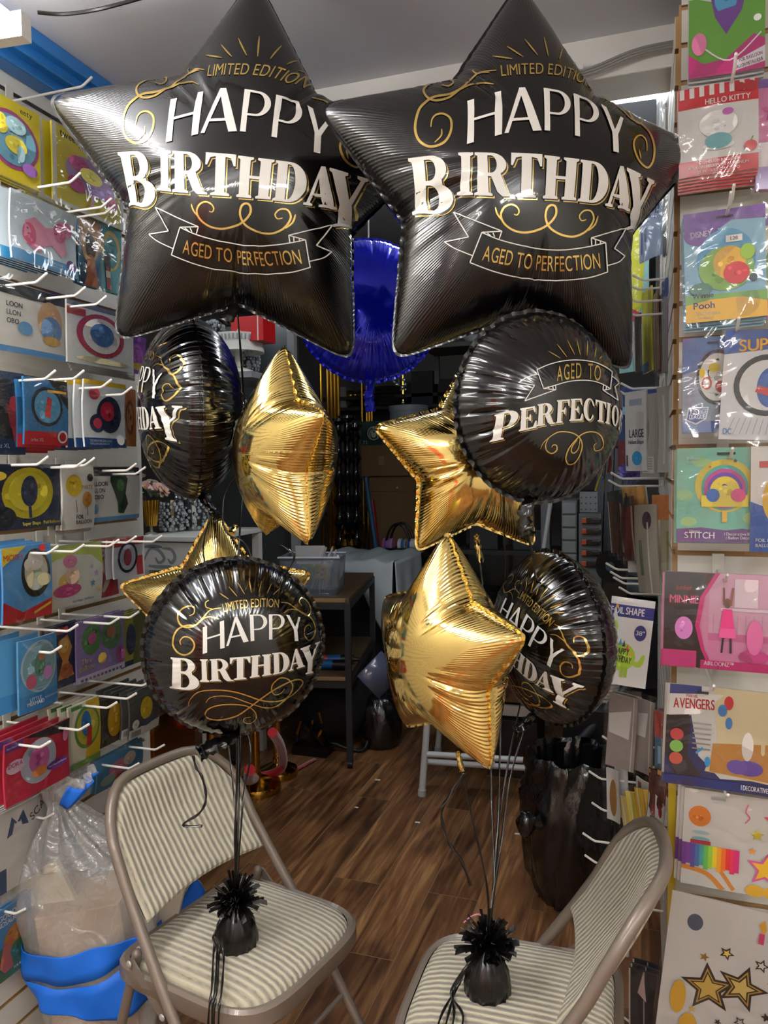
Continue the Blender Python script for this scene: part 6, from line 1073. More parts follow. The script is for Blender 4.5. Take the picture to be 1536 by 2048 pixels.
# cart
cart = thing('rolling_cart', 'dark metal cart with wood shelves behind the black Happy Birthday balloon', 'cart', (-1.40, 3.60, 0), math.radians(12))
W_, D_ = .64, .98
b = MB(); b.box((-W_ / 2, D_ / 2, .868), (W_ - .01, D_ - .01, .024), M_WOOD); b.box((-W_ / 2, .004, .868), (W_ - .05, .006, .02), M_WOODE); b.build('top_board', cart, smooth=False, bevel=.002)
b = MB(); b.box((-W_ / 2, D_ / 2, .462), (W_ - .03, D_ - .03, .022), M_WOOD); b.box((-W_ / 2, .014, .462), (W_ - .06, .006, .018), M_WOODE); b.build('lower_shelf', cart, smooth=False, bevel=.002)
for x in (-W_ + .015, -.015):
    for y in (.015, D_ - .015):
        b = MB(); b.box((x, y, .44), (.032, .032, .83), M_DARK); b.build('post', cart, smooth=False, bevel=.002)
for nm, z in (('top_frame', .84), ('shelf_frame', .435)):
    b = MB()
    for y in (.015, D_ - .015): b.box((-W_ / 2, y, z), (W_, .03, .034), M_DARK)
    for x in (-W_ + .015, -.015): b.box((x, D_ / 2, z), (.03, D_ - .03, .034), M_DARK)
    b.build(nm, cart, smooth=False)
for x in (-W_ + .015, -.015):
    for y in (.015, D_ - .015):
        b = MB(); b.tube([(x - .012, y, .022), (x + .012, y, .022)], .021, M_BLACK, 14); b.build('caster', cart)
# craft box on the cart
def cartp(x, y, z): return Vector((-1.40, 3.60, 0)) + Matrix.Rotation(math.radians(12), 3, 'Z') @ Vector((x, y, z))
box = thing('craft_box', 'clear plastic box with coloured cards and straws on the cart', 'storage box', cartp(-.22, .17, .8805), math.radians(12))
PLAST = film('clear plastic box', 'eef2f6', .07, .12, 5, .15, haze=.14, hazecol='c9d2dc')
b = MB()
for (sx, sy) in ((1, 0), (-1, 0), (0, 1), (0, -1)):
    def f(u, v, sx=sx, sy=sy):
        k = .90 + .10 * v; hx, hy = .155 * k, .115 * k
        return (sx * hx if sx else (u * 2 - 1) * hx, sy * hy if sy else (u * 2 - 1) * hy, .004 + v * .195)
    b.grid(f, 4, 4, PLAST)
b.span((-.14, -.104, 0), (.14, .104, .004), PLAST); b.build('tub', box, angle=.5, solid=.002)
b = MB(); b.tube([(-.16, -.12, .2), (.16, -.12, .2), (.16, .12, .2), (-.16, .12, .2)], .0055, mat('plastic rim', 'b9c4cc', .25), 8, closed=True); b.build('rim', box)
def in_box(name, label, cat, mb, grp=None, **k):
    o = mb.build(name, **k); o.matrix_world = Matrix.Translation(cartp(-.22, .17, .8805)) @ Matrix.Rotation(math.radians(12), 4, 'Z'); return tag(o, label, cat, grp)
for i, (x0, x1, c, lb) in enumerate(((-.115, -.055, '3a4f96', 'blue card with pale marks standing in the clear craft box'), (-.05, .02, '8fae72', 'green card with small pictures standing in the clear craft box'), (.028, .09, 'd9b85c', 'yellow card with small pictures standing in the clear craft box'))):
    b = MB(); b.span((x0, -.096, .09), (x1, -.092, .165), ink(c)); r5 = random.Random(i)
    for q in range(5): b.box((r5.uniform(x0 + .01, x1 - .01), -.0965, r5.uniform(.1, .155)), (.014, .001, .011), ink(r5.choice(['e4dfc8', '5f6a4a', '8a5a8a', 'a63a3a'])))
    b.span((x0 + .02, -.095, .006), (x0 + .024, -.092, .09), ink('d8d8d8'))
    in_box('craft_card', lb, 'card', b, smooth=False)
b = MB(); b.box((-.02, .03, .19), (.16, .004, .12), ink('d8d8d6'), Matrix.Rotation(.25, 3, 'X')); b.box((.02, .025, .215), (.014, .003, .012), ink('3a3a3c')); in_box('white_card', 'white card with a dark mark sticking out of the clear craft box', 'card', b, smooth=False)
b = MB(); b.span((-.12, -.08, .006), (.13, .08, .03), ink('3c5c86')); in_box('blue_folder', 'blue folder lying at the bottom of the clear craft box', 'folder', b, smooth=False)
for i in range(11):
    b = MB(); x = .045 + (i % 6) * .012; y = -.07 + (i // 6) * .03
    b.tube([(x - .045 + .01 * (i % 3), y, .034), (x + .02 + .006 * i % .02, y - .012, .235 + .02 * math.sin(i * 2.2))], .0042, ink(['c9c4cc', 'b7a2ac', 'd8d4cc', 'a69ab0'][i % 4]), 8)
    in_box('paper_straw', 'striped paper straw in the bundle leaning in the clear craft box', 'straw', b, 'straws in the craft box')
# pumps on the lower shelf
for i, (x, y, lb) in enumerate(((-.22, .16, 'blue hand pump with black grip on the lower cart shelf, in front'), (-.20, .27, 'blue hand pump with red and black grip on the lower cart shelf, behind'))):
    t = thing('hand_pump', lb, 'pump', cartp(x, y, .5), math.radians(8 + 6 * i))
    b = MB(); b.tube([(-.26, 0, 0), (.10, 0, 0)], .024, mat('blue plastic', '1c5f9c', .35), 16); b.build('barrel', t)
    b = MB(); b.tube([(.10, 0, 0), (.17, 0, 0)], .026, M_BLACK, 16); b.tube([(.17, 0, 0), (.2, 0, 0)], .012, M_BLACK, 10); b.build('grip', t)
    b = MB(); b.tube([(-.02, 0, .0), (.03, 0, .0)], .0247, ink('c8ab6c' if i == 0 else 'b0342c'), 16); b.build('sticker', t)
# white cloth over a bench
bench = MB(); x0, x1, z0, z1 = yb(640, 1118, 790, 1200, 4.75); bench.span((x0 - .05, 4.8, 0), (x1 - .02, 5.5, z1 - .02), mat('dark bench', '1c1a1a', .6)); tag(bench.build('bench', smooth=False, bevel=.01), 'dark bench under the white cloth', 'bench')
top0 = onY(650, 1120, 4.75); top1 = onY(795, 1135, 4.75); zt = z1
def cloth(u, v):
    X0, X1 = x0 - .1, x1
    if v < .55: q = np.array([X0 + (X1 - X0) * u, 5.45 - (5.45 - 4.72) * v / .55, zt + .0])
    else: w = (v - .55) / .45; q = np.array([X0 + (X1 - X0) * u, 4.72 - .03 * math.sin(w * 3), zt - w * (.10 + .5 * max(0, u - .55) / .45)])
    q[2] += .010 * math.sin(u * 17 + v * 3) + .006 * math.sin(u * 31 - v * 7)
    return q
b = MB(); b.grid(cloth, 44, 34, mat('white cloth', 'cfdadf', .8))
def cloth2(u, v):
    q = np.array([x1 + .012 + .03 * v + .018 * math.sin(u * 16) * v, 4.72 + .62 * u, zt - v * (.62 - .2 * u)]); return q
b.grid(cloth2, 30, 20, mat('white cloth', 'cfdadf', .8)); tag(b.build('draped_cloth', angle=1.5, solid=.004), 'white cloth draped over the bench beyond the cart', 'cloth')
# handbag basket with spools
def onbench(px, py, Y): return onY(px, py, Y)
side = MB(); sx0, sx1, sz0, sz1 = yb(752, 1108, 850, 1180, 5.5); side.span((sx0, 5.55, 0), (sx1 + .2, 6.1, sz1), M_BLACK); tag(side.build('side_table', smooth=False, bevel=.01), 'black side table behind the white cloth', 'table')
hb = thing('ribbon_basket', 'black basket with two tall hoop handles behind the white cloth', 'basket', (*onY(800, 1110, 5.7)[:2], sz1))
k = 5.9 / 1540
b = MB(); b.lathe([(0, 0), (.10, 0), (.115, .03), (.118, .035)], M_BLACK, n=28); b.build('tray', hb)
for y in (-.05, .06):
    b = MB(); b.tube([(.1 * math.cos(a), y, .02 + .2 * math.sin(a)) for a in np.linspace(0, math.pi, 19)], .009, M_BLACK, 10); b.build('handle', hb)
hx, hy = hb.location.x, hb.location.y
for i, (dx, cols, lb) in enumerate(((-.085, ['d05a9c', '4a6fc0', 'd05a9c', '6f8fd0', 'd88ab4'], 'pink and blue striped ribbon spool in the black basket'), (.04, ['e0e4e8', '3f6fc0', 'd9c84a'], 'pale blue and white ribbon spool in the black basket'), (.10, ['2f5fc0', 'dfe3ea'], 'blue ribbon spool at the edge of the black basket'))):
    b = MB()
    for j, c in enumerate(cols): b.tube([(hx + dx - .04 + j * .08 / len(cols), hy - .02, sz1 + .055), (hx + dx - .04 + (j + 1) * .08 / len(cols), hy - .02, sz1 + .055)], .05, ink(c), 20)
    tag(b.build('ribbon_spool'), lb, 'ribbon spool')
# cartons, coffee box, drum
ybox('cardboard_box', 'tall brown carton standing under the smaller carton', 'box', 738, 952, 850, 1000, 6.16, .42, mat('brown carton', '7c6142', .8), floor=True, extra=lambda b, x0, x1, z0, z1, Y: (b.box(((x0 + x1) / 2, Y - .001, z1 - .13), (x1 - x0, .003, .003), mat('carton seam', '4f3d2a', .8)), b.box((x0 + .25, Y - .002, z1 - .1), (.012, .003, .012), mat('white dot', 'd8d8d8', .5))))
ybox('cardboard_box', 'smaller brown carton under the dark green box', 'box', 722, 891, 830, 951, 6.12, .46, mat('brown carton', '7c6142', .8), extra=lambda b, x0, x1, z0, z1, Y: b.box((x0 + .18, Y - .001, (z0 + z1) / 2), (.05, .002, .07), mat('worn carton', '94785a', .8)))
def greenbox(b, x0, x1, z0, z1, Y):
    h = z1 - z0; cx = (x0 + x1) / 2 - .005; cz = z0 + h * .5; wq = ink('c9d0cc'); gq = ink('123c30')
    def fl(tl, m_, o): b.add([(x, Y - o, z) for t in tl for x, z in t], [(3 * i, 3 * i + 1, 3 * i + 2) for i in range(len(tl))], m_)
    fl(ell(cx, cz, .058, .058), wq, .0012); fl(ell(cx, cz, .05, .05), ink('1c5a45'), .0018)
    fl(tris([starpts(cx, cz + .045, .016)]), wq, .0024); fl(ell(cx, cz - .004, .024, .034), wq, .0024)
    for s_ in (-1, 1): fl(stroke([(cx + s_ * .02, cz + .03), (cx + s_ * .036, cz), (cx + s_ * .03, cz - .035)], .009), wq, .0024)
    fl(ell(cx, cz + .012, .008, .011), gq, .003)
    for x, cw, tl in text2d('72', .028)[0]: fl([[(x0 + .015 + x + px, z0 + .012 + py) for px, py in t] for t in tl], wq, .0015)
    b.span((x0, Y - .0008, z0), (x0 + .006, Y, z1), ink('0c2019')); b.span((x1 - .05, Y - .001, z0), (x1, Y, z0 + h * .2), ink('4a3a70'))
ybox('coffee_box', 'dark green box with a round white emblem and the number 72 on the cartons', 'box', 722, 843, 776, 890, 6.14, .25, ink('12382e'), extra=greenbox, bevel=.001)
b = MB(); q = onY(818, 890, 6.42); r_ = .17; zt2 = onY(818, 812, 6.42)[2]; b.lathe([(0, 0), (r_ * .94, 0), (r_ * .96, zt2 - q[2] - .05), (r_, zt2 - q[2] - .05), (r_, zt2 - q[2]), (0, zt2 - q[2])], mat('white bucket', '9fabb2', .4), (q[0], 6.42, q[2]), 40); tag(b.build('bucket'), 'pale round bucket with a lid on the cartons behind the gold star tip', 'bucket')
for lb, c, p0, p1, rr, Y in (('blue tube leaning against the brown carton', '2f5f8c', (731, 955), (750, 1085), .022, 6.06), ('red pole leaning by the blue tube', '9c1622', (744, 1000), (756, 1112), .024, 6.1)):
    a = onY(*p0, Y + .05); c2 = onY(*p1, Y); e = c2 + (c2 - a) * (c2[2] - 0.02) / (a[2] - c2[2]); b = MB(); b.tube([a, e], rr, mat('pole ' + c, c, .4), 12); tag(b.build('pole'), lb, 'pole')
# gold bar frames and black columns
def bars(label, pxs, ytop, Y, r, group=None):
    t = thing('backdrop_frame', label, 'display frame', (*onY(sum(pxs) / len(pxs), 1000, Y)[:2], 0)); zt_ = onY(pxs[0], ytop, Y)[2]; ox = t.location.x
    for p in pxs:
        b = MB(); x = onY(p, 1000, Y)[0] - ox; b.tube([(x, 0, .01), (x, 0, zt_)], r, M_GOLDM, 10); b.build('upright', t)
    b = MB(); xa, xb = [onY(p, 1000, Y)[0] - ox for p in (pxs[0], pxs[-1])]; b.box(((xa + xb) / 2, 0, .01), (xb - xa + .1, .14, .02), M_GOLDM); b.build('foot', t, smooth=False)
    b = MB(); b.box(((xa + xb) / 2, 0, zt_), (xb - xa + .03, .03, .02), M_GOLDM); b.build('top_rail', t, smooth=False)
bars('tall brass frame of slim bars beside the edge-on gold star', [646, 659, 666, 673, 680], 560, 5.92, .016); bars('brass frame of thin bars behind the blue balloon neck', [727, 736, 741, 746], 640, 6.68, .013)
bars('brass post frame behind the fallen gold star', [490, 498], 900, 5.2, .016)
for i, (px, yt, Y, lb) in enumerate(((676, 838, 5.64, 'glossy black turned candle column, tallest next to the brass bars'), (693, 832, 5.72, 'glossy black turned candle column, middle of three'), (710, 850, 5.80, 'glossy black turned candle column nearest the cartons'))):
    q = onY(px, yt, Y); h = q[2]; prof = [(0, 0), (.085, 0), (.085, .02), (.04, .05)]
    z = .06
    while z < h - .1: prof += [(.035, z), (.052, z + .03), (.035, z + .06), (.024, z + .09), (.024, z + .14)]; z += .17
    prof += [(.03, h - .05), (.07, h - .02), (.07, h), (0, h)]
    b = MB(); b.lathe(prof, mat('black gloss', '08080a', .08, 0, 1), (q[0], Y, 0), 24); tag(b.build('candle_column'), lb, 'candle stand')
for i, (px, Y) in enumerate(((690, 5.6), (703, 5.66))):
    q = onY(px, 1060, Y); b = MB(); b.lathe([(0, 0), (.06, 0), (.06, .015), (.018, .03), (.018, q[2] - .16), (.045, q[2] - .12), (.02, q[2] - .07), (.035, q[2] - .03), (0, q[2])], M_GOLDM, (q[0], Y, 0), 20); tag(b.build('gold_finial'), ('brass finial post behind the straws' if i == 0 else 'brass finial post beside the red pole'), 'post')
# middle shelf with goods
sh_z = onY(760, 812, 6.8)[2]; xa = onY(640, 812, 6.8)[0]; xb = onY(1010, 812, 6.8)[0]
t = thing('stock_shelf', 'dark shelving unit along the far end of the stock area', 'shelf', ((xa + xb) / 2, 7.0, 0)); hw = (xb - xa) / 2
M_SH = mat('dark shelf', '2e2d2c', .6)
for z in (.4, 1.1, sh_z - .015, 2.2): b = MB(); b.box((0, 0, z), (2 * hw, .4, .03), M_SH); b.build('shelf_board', t, smooth=False)
for x in (-hw + .02, hw - .02): b = MB(); b.box((x, .18, 1.2), (.03, .03, 2.4), M_SH); b.build('upright', t, smooth=False)
rr = random.Random(9)
def shelfitem(name, label, cat, px, build, Y=6.9):
    q = onY(px, 800, Y); b = MB(); build(b, q[0], Y, sh_z); return tag(b.build(name), label, cat)
def bow(b, x, y, z):
    for s_ in (-1, 1): b.ball((x + s_ * .07, y, z + .12), .07, M_GOLDM, 14, 9, (1.2, .5, .7)); b.tube([(x, y, z + .1), (x + s_ * .05, y, z + .04), (x + s_ * .09, y, z + .012)], .014, M_GOLDM, 8)
    b.ball((x, y - .02, z + .12), .035, M_GOLDM, 10, 7)
shelfitem('gold_bow', 'shiny gold bow on the far shelf under the blue balloon', 'bow', 712, bow)
def stack(b, x, y, z):
    for i in range(5): b.lathe([(0, 0), (.13, 0), (.14, .012), (.13, .034), (0, .036)], mat('dark beaded rim', '4a4640', .3, .6), (x, y, z + i * .037), 30, .03, 15)
shelfitem('beaded_tray', 'pile of dark beaded trays on the far shelf beside the blue neck', 'tray', 777, stack)
def branch(b, x, y, z):
    r6 = random.Random(4)
    for i in range(22): b.ball((x + r6.uniform(-.06, .06), y + r6.uniform(-.04, .04), z + .012 + r6.uniform(0, .26)), r6.uniform(.012, .025), mat('crystal glass', 'd5dde0', .05, .55), 8, 6)
    b.tube([(x, y, z), (x, y, z + .27)], .006, M_CHROME, 6)
shelfitem('crystal_spray', 'spray of crystal beads on the far shelf beside the beaded trays', 'ornament', 798, branch); shelfitem('brass_rod', 'thin brass rod standing on the far shelf by the crystal spray', 'rod', 806, lambda b, x, y, z: b.tube([(x, y, z), (x, y, z + .3)], .012, M_GOLDM, 8))
shelfitem('white_carton', 'white carton on the far shelf beside the gold bow', 'box', 684, lambda b, x, y, z: b.span((x - .06, y - .05, z), (x + .06, y + .1, z + .2), mat('dull white box', '9a9894', .6)))
for i, (px, w, h, c) in enumerate(((850, .2, .3, '23272c'), (905, .22, .22, '2b2320'), (960, .2, .34, '1e2226'))):
    shelfitem('dark_carton', ['dark box on the far shelf above the pale bucket', 'low brown box on the far shelf, middle of three', 'tall dark box on the far shelf behind the Perfection balloon'][i], 'box', px, lambda b, x, y, z: b.span((x - w / 2, y - .1, z), (x + w / 2, y + .1, z + h), mat('dark box ' + c, c, .6)))
b = MB(); q = onY(950, 690, 4.6); b.lathe([(.03, 0), (.075, .045), (.082, .05), (.07, .046), (.028, .006)], mat('white bowl', 'b9bec2', .3), tuple(q), 28); s2 = MB(); s2.span((q[0] - .3, 4.45, q[2] - .025), (q[0] + .35, 4.8, q[2]), M_SH); tag(s2.build('wall_ledge', smooth=False), 'dark ledge under the white bowl high in the stock area', 'shelf'); tag(b.build('white_bowl'), 'small white bowl on the ledge beside the tip of the gold star', 'bowl')
for s_, lb in ((-.3, 'dark hanger bar at the bowl end of the high ledge'), (.3, 'dark hanger bar at the end of the high ledge toward the packets')):
    s2 = MB(); s2.span((q[0] + s_, 4.775, q[2] - .2), (q[0] + s_ + .03, 4.8, CEIL), M_SH); tag(s2.build('ledge_hanger', smooth=False), lb, 'bracket')
# ------------------------------------------------------------------ stock area: crystal and flower display beside the long wall
z_con = onY(340, 1073, 3.15)[2]; cx0 = onY(278, 1073, 3.15)[0]; cx1 = onY(408, 1073, 3.15)[0]
con = thing('carved_console', 'white console with carved scroll panels behind the long packet wall', 'console table', ((cx0 + cx1) / 2, 3.45, 0)); hw = (cx1 - cx0) / 2
b = MB(); b.box((0, 0, z_con - .012), (2 * hw, .62, .024), M_WHITE); b.build('table_top', con, smooth=False, bevel=.003)
M_CUT = mat('painted recess shade', '8e979c', .7)  # flat grey painted on for the shade inside the cutouts
for k, (za, zb_) in enumerate(((z_con - .165, z_con - .03), (z_con - .33, z_con - .19))):
    b = MB(); b.span((-hw, -.30, za), (hw, -.285, zb_), M_WHITE); h = zb_ - za; n_ = int(2 * hw / .22)
    for i in range(n_):
        xo = -hw + .11 + i * .22; s_ = 1 if i % 2 == 0 else -1
        for pts in ([(-.09, -.03), (-.05, .035), (0, .03), (.03, -.01), (.0, -.03), (-.02, -.005)], [(.02, .04), (.07, .035), (.09, 0), (.07, -.03), (.05, -.01)], [(-.08, .045), (-.03, .05), (.02, .045)], [(-.06, -.045), (0, -.05), (.07, -.045)]):
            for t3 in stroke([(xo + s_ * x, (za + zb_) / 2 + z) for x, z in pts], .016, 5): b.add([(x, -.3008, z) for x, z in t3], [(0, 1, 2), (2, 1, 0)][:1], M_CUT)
    b.build('carved_panel', con, smooth=False)
for x in (-hw + .025, hw - .025):
    for y in (-.27, .27): b = MB(); b.box((x, y, (z_con - .025) / 2), (.04, .04, z_con - .025), M_WHITE); b.build('leg', con, smooth=False)
M_CRY = mat('crystal glass', 'd5dde0', .05, .55); cr = random.Random(21)
def crystal(px, py0, py1, Y, r, label, z0=None, lit=True):
    q = onY(px, py1, Y); t_ = onY(px, py0, Y); z = q[2] if z0 is None else z0; h = t_[2] - z; b = MB()
    n = max(5, int(h / .018))
    for i in range(n):
        for k in range(11):
            a = k * 2 * math.pi / 11 + i * .35 + cr.uniform(-.15, .15); rr_ = r * (1 - .25 * abs(i / n - .5)); b.ball((q[0] + (rr_ + cr.uniform(-.006, .006)) * math.cos(a), Y + rr_ * math.sin(a), z + .012 + (h - .02) * (i + .3) / n), cr.uniform(.005, .0125), M_CRY, 6, 4)
    b.tube([(q[0], Y, z), (q[0], Y, z + h)], r * .55, mat('mirror core', '8e9498', .1, .9), 14)
    return tag(b.build('crystal_vase', angle=.2), label, 'vase', 'crystal bead vases')
crystal(345, 1000, 1073, 3.4, .06, 'low crystal bead vase beside the gold ribbed flower pot', z_con)
crystal(388, 940, 1073, 3.52, .085, 'wide crystal bead vase under the edge-on black balloon', z_con)
sz = onY(500, 740, 3.4)[2]; ux0, ux1 = onY(285, 740, 3.4)[0], onY(505, 740, 3.4)[0]
un = thing('display_shelves', 'grey display shelves of crystal above the carved console', 'shelf', ((ux0 + ux1) / 2, 3.6, 0)); hw2 = (ux1 - ux0) / 2; M_GS = mat('grey shelf', '8f9294', .5)
for z in (sz - .02, (sz + z_con) / 2 + .02): b = MB(); b.box((0, 0, z), (2 * hw2, .42, .03), M_GS); b.build('shelf_board', un, smooth=False)
for x in (-hw2 + .02, hw2 - .02): b = MB(); b.box((x, .30, (2.3 + z_con) / 2 - .2), (.04, .04, 2.3 - z_con + .4), M_GS); b.build('upright', un, smooth=False)
b = MB(); b.box((0, .335, (2.35 + z_con) / 2 - .2), (2 * hw2, .02, 2.35 - z_con + .4), mat('mirror back', '5c6064', .25, .6)); b.build('back_panel', un, smooth=False)
z_mid = (sz + z_con) / 2 + .036
for px, Y, lb in ((470, 3.5, 'crystal bead vase on the middle display shelf behind the edge-on black balloon'), (496, 3.6, 'crystal bead vase on the middle display shelf by the edge-on gold star'), (320, 3.5, 'crystal bead vase on the middle display shelf nearest the packet wall')):
    crystal(px, 800, 880, Y, .06, lb, z_mid)
for px, Y, yt, lb in ((498, 3.62, 640, 'crystal bead vase on the top display shelf beside the white cake stand'), (430, 3.65, 640, 'crystal bead vase behind the white cake stand')):
    crystal(px, yt, 735, Y, .055, lb, sz)
cs = thing('cake_stand', 'white pierced-rim cake stand on the top display shelf', 'cake stand', (onY(478, 735, 3.46)[0], 3.46, sz - .004)); zr = onY(478, 690, 3.46)[2] - sz
b = MB(); b.lathe([(0, 0), (.075, 0), (.07, .012), (.02, .03), (.018, zr - .03), (.05, zr - .01)], M_WHITE, n=28); b.build('pedestal', cs)
b = MB(); b.lathe([(0, zr - .01), (.115, zr - .008), (.125, zr - .035), (.128, zr - .035), (.122, zr + .012), (.13, zr + .05), (.124, zr + .05), (.118, zr + .01), (0, zr + .006)], M_WHITE, n=48)
for k in range(40):
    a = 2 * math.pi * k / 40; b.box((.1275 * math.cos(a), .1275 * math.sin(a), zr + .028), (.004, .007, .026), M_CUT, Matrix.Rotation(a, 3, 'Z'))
b.build('plate', cs)
def redbox(b, x0, x1, z0, z1, Y): b.span((x1 - .012, Y - .001, z0), (x1 - .006, Y, z1), M_WHITE); [b.add([(x, Y - .001, z) for x, z in t], [(0, 1, 2)], M_WHITE) for t in stroke([(x0 + .02, z0 + .02), (x0 + .04, z0 + .06), (x0 + .06, z0 + .03), (x0 + .05, z0 + .01)], .006)]
xq = onY(495, 655, 3.4); zz = sz - .004 + zr + .0075
b = MB(); b.span((xq[0] - .085, 3.39, zz), (xq[0] + .09, 3.52, zz + .12), ink('c5141c')); redbox(b, xq[0] - .085, xq[0] + .07, zz, zz + .12, 3.39); tag(b.build('red_box', smooth=False, bevel=.002), 'bright red box sitting on the white cake stand', 'box')
# flowers
fv = thing('flower_pot', 'gold ribbed pot of cream and pink silk flowers beside the packet wall', 'flower arrangement', (onY(303, 1073, 3.25)[0], 3.25, z_con))
h0 = onY(303, 1052, 3.25)[2] - z_con; h1 = onY(303, 1000, 3.25)[2] - z_con
b = MB(); b.lathe([(0, 0), (.035, 0), (.03, .006), (.008, .014), (.008, h0)], mat('clear glass foot', 'a8a49c', .1, .4), n=24); b.build('glass_stem', fv)
b = MB(); b.lathe([(0, h0), (.026, h0), (.036, (h0 + h1) / 2), (.044, h1), (.04, h1), (.0, h1 - .01)], M_GOLDM, n=60, wob=.05, lobes=20); b.build('ribbed_pot', fv)
fr_ = random.Random(31)
for i in range(11):
    a = fr_.uniform(0, 6.28); e = fr_.uniform(.1, 1.2); r0 = fr_.uniform(.04, .085); c = Vector((r0 * math.cos(a) * math.cos(e) * 1.3, r0 * math.sin(a) * math.cos(e), h1 + .03 + r0 * math.sin(e))); b = MB(); col = ink('e4dfc4' if i % 3 else 'd9a9a2'); d = Vector((math.cos(a), math.sin(a), .8)).normalized()
    for k in range(9):
        t_ = 2 * math.pi * k / 9; u = d.orthogonal().normalized(); w = d.cross(u); o_ = (u * math.cos(t_) + w * math.sin(t_)); L_ = .036 if k % 2 else .028
        sd = d.cross(o_) * .017; p0, p1, p2 = c, c + o_ * L_ * .6 + d * .012, c + o_ * L_ + d * (.004 if k % 2 else .018)
        b.add([p0, p1 + sd, p2 + sd * .5, p2 - sd * .5, p1 - sd], [(0, 1, 4), (1, 2, 3, 4)], col)
    b.ball(c + d * .008, .007, ink('c9b45a'), 8, 5); b.build('blossom', fv, angle=1.5)
for i in range(7):
    a = i * .9 + .3; b = MB(); c = Vector((.03 * math.cos(a), .03 * math.sin(a), h1 + .01)); d = Vector((math.cos(a), math.sin(a), .5 + .3 * (i % 3))).normalized(); s_ = d.cross(Vector((0, 0, 1))).normalized() * .02
    b.add([c, c + d * .045 + s_, c + d * .1, c + d * .045 - s_], [(0, 1, 2, 3)], ink('2f4a32')); b.build('leaf', fv)
# ------------------------------------------------------------------ brass stands and ropes by the chair
def stanchion(label, px, py, r, h, rope=None):
    q = onZ(px, py, 0); t = thing('stanchion', label, 'stanchion', tuple(q), 0, 'brass stanchions')
    b = MB(); b.lathe([(0, 0), (r, 0), (r, .028), (r * .97, .036), (r * .5, .06), (.03, .07), (.026, .09)], M_GOLDM, n=48); b.build('base', t)
    b = MB(); b.tube([(0, 0, .08), (0, 0, h)], .022, M_GOLDM, 20); b.build('post', t)
    b = MB(); b.tube([(0, 0, h - .06), (0, 0, h - .03)], .034, M_GOLDM, 20); b.ball((0, 0, h + .015), .03, M_GOLDM, 18, 10); b.build('finial', t)
    return q
q1 = stanchion('brass stanchion nearest the chair back, wide round base', 428, 1665, .13, .52); q2 = stanchion('brass stanchion beyond the chair back beside the red rope', 512, 1580, .12, .55); q3 = stanchion('brass stanchion under the cart with a large round base', 556, 1550, .10, .5)
q = onZ(376, 1742, 0); b = MB(); b.lathe([(0, .0), (.075, 0), (.082, .02), (.082, .09), (.072, .115), (.0, .12)], M_GOLDM, tuple(q), 40); tag(b.build('brass_pot'), 'low round brass drum on the floor next to the wrapped bag', 'brass drum')
def rope(label, pts, r=.019): b = MB(); b.tube(smooth_path(pts, 8), r, M_RED, 12); return tag(b.build('velvet_rope'), label, 'rope')
rope('red velvet rope looping over the floor beside the brass stanchions', [onZ(500, 1540, .33), onZ(498, 1560, .16), onZ(515, 1555, .05), onZ(552, 1545, .05), onZ(566, 1525, .09), onZ(560, 1490, .26), onZ(545, 1465, .4)], .022)
rope('red velvet rope hanging behind the chair backrest', [onZ(425, 1640, .4), onZ(415, 1650, .2), onZ(405, 1660, .05), onZ(396, 1652, .03), onZ(380, 1630, .16)], .022)
b = MB(); b.grid(lambda u, v: onZ(565 + 62 * u + 6 * math.sin(v * 5), 1556 - 36 * u + 12 * (v - .5) * (1 - .5 * u), .006 + .006 * abs(math.sin(u * 14 + v * 3))), 20, 6, M_RED); tag(b.build('red_cloth', solid=.004, angle=1.5), 'strip of red velvet lying on the wood floor near the cart', 'cloth')
b = MB(); xg = onY(355, 1400, 2.75); xg0 = onY(316, 1400, 2.75)[0]; xg1 = onY(402, 1400, 2.75)[0]; zg = onY(355, 1385, 2.75)[2]
b.span((xg0, 2.42, 0), (xg1, 2.70, zg), mat('mirror brass', 'a8823c', .12, 1.0)); b.span((xg0 + .01, 2.405, .02), (xg0 + .03, 2.42, zg), M_GOLDM); b.span((xg1 - .03, 2.405, .02), (xg1 - .01, 2.42, zg), M_GOLDM)
for z in (zg - .06, zg - .13): b.box(((xg0 + xg1) / 2 + .02, 2.418, z), (.045, .003, .035), M_WHITE, Matrix.Rotation(.2, 3, 'Y'))
tag(b.build('brass_pedestal', smooth=False, bevel=.003), 'square mirrored brass pedestal with white stickers behind the chair', 'pedestal')
# dark covered stool under the cart, sheet, tools
st = thing('covered_stool', 'black covered stool on a curved tube base in front of the cart', 'stool', tuple(onZ(668, 1498, 0)), .2)
b = MB(); b.ball((0, .12, .22), .2, mat('black fabric', '08080a', .85), 28, 16, (1.15, 1, .95)); b.build('cover', st)
b = MB(); b.tube(smooth_path([(-.20, .02, .10), (-.19, -.03, .02), (-.08, -.04, .014), (.0, -.04, .045), (.08, -.04, .02), (.17, -.03, .014), (.2, .02, .1)], 6), .011, M_BLACK, 10); b.build('tube_base', st)
for x in (-.13, .14): b = MB(); b.ball((x, -.04, .008), .012, M_BLACK, 10, 6); b.build('foot', st)
rf = random.Random(77); b = MB(); q = onZ(625, 1470, .1)
for i in range(14): b.box((q[0] + rf.uniform(-.08, .08), q[1] + rf.uniform(-.04, .04), .03 + rf.uniform(0, .2)), (.012, .006, rf.uniform(.05, .12)), M_GOLDM if i % 2 else M_BLACK, Matrix.Rotation(rf.uniform(-.8, .8), 3, 'Y'))
b.span((q[0] - .1, q[1] - .05, 0), (q[0] + .1, q[1] + .06, .05), M_BLACK); tag(b.build('tinsel_sprig', smooth=False), 'dark sprig with gold flecks on the floor beside the covered stool', 'ornament', kind='stuff')
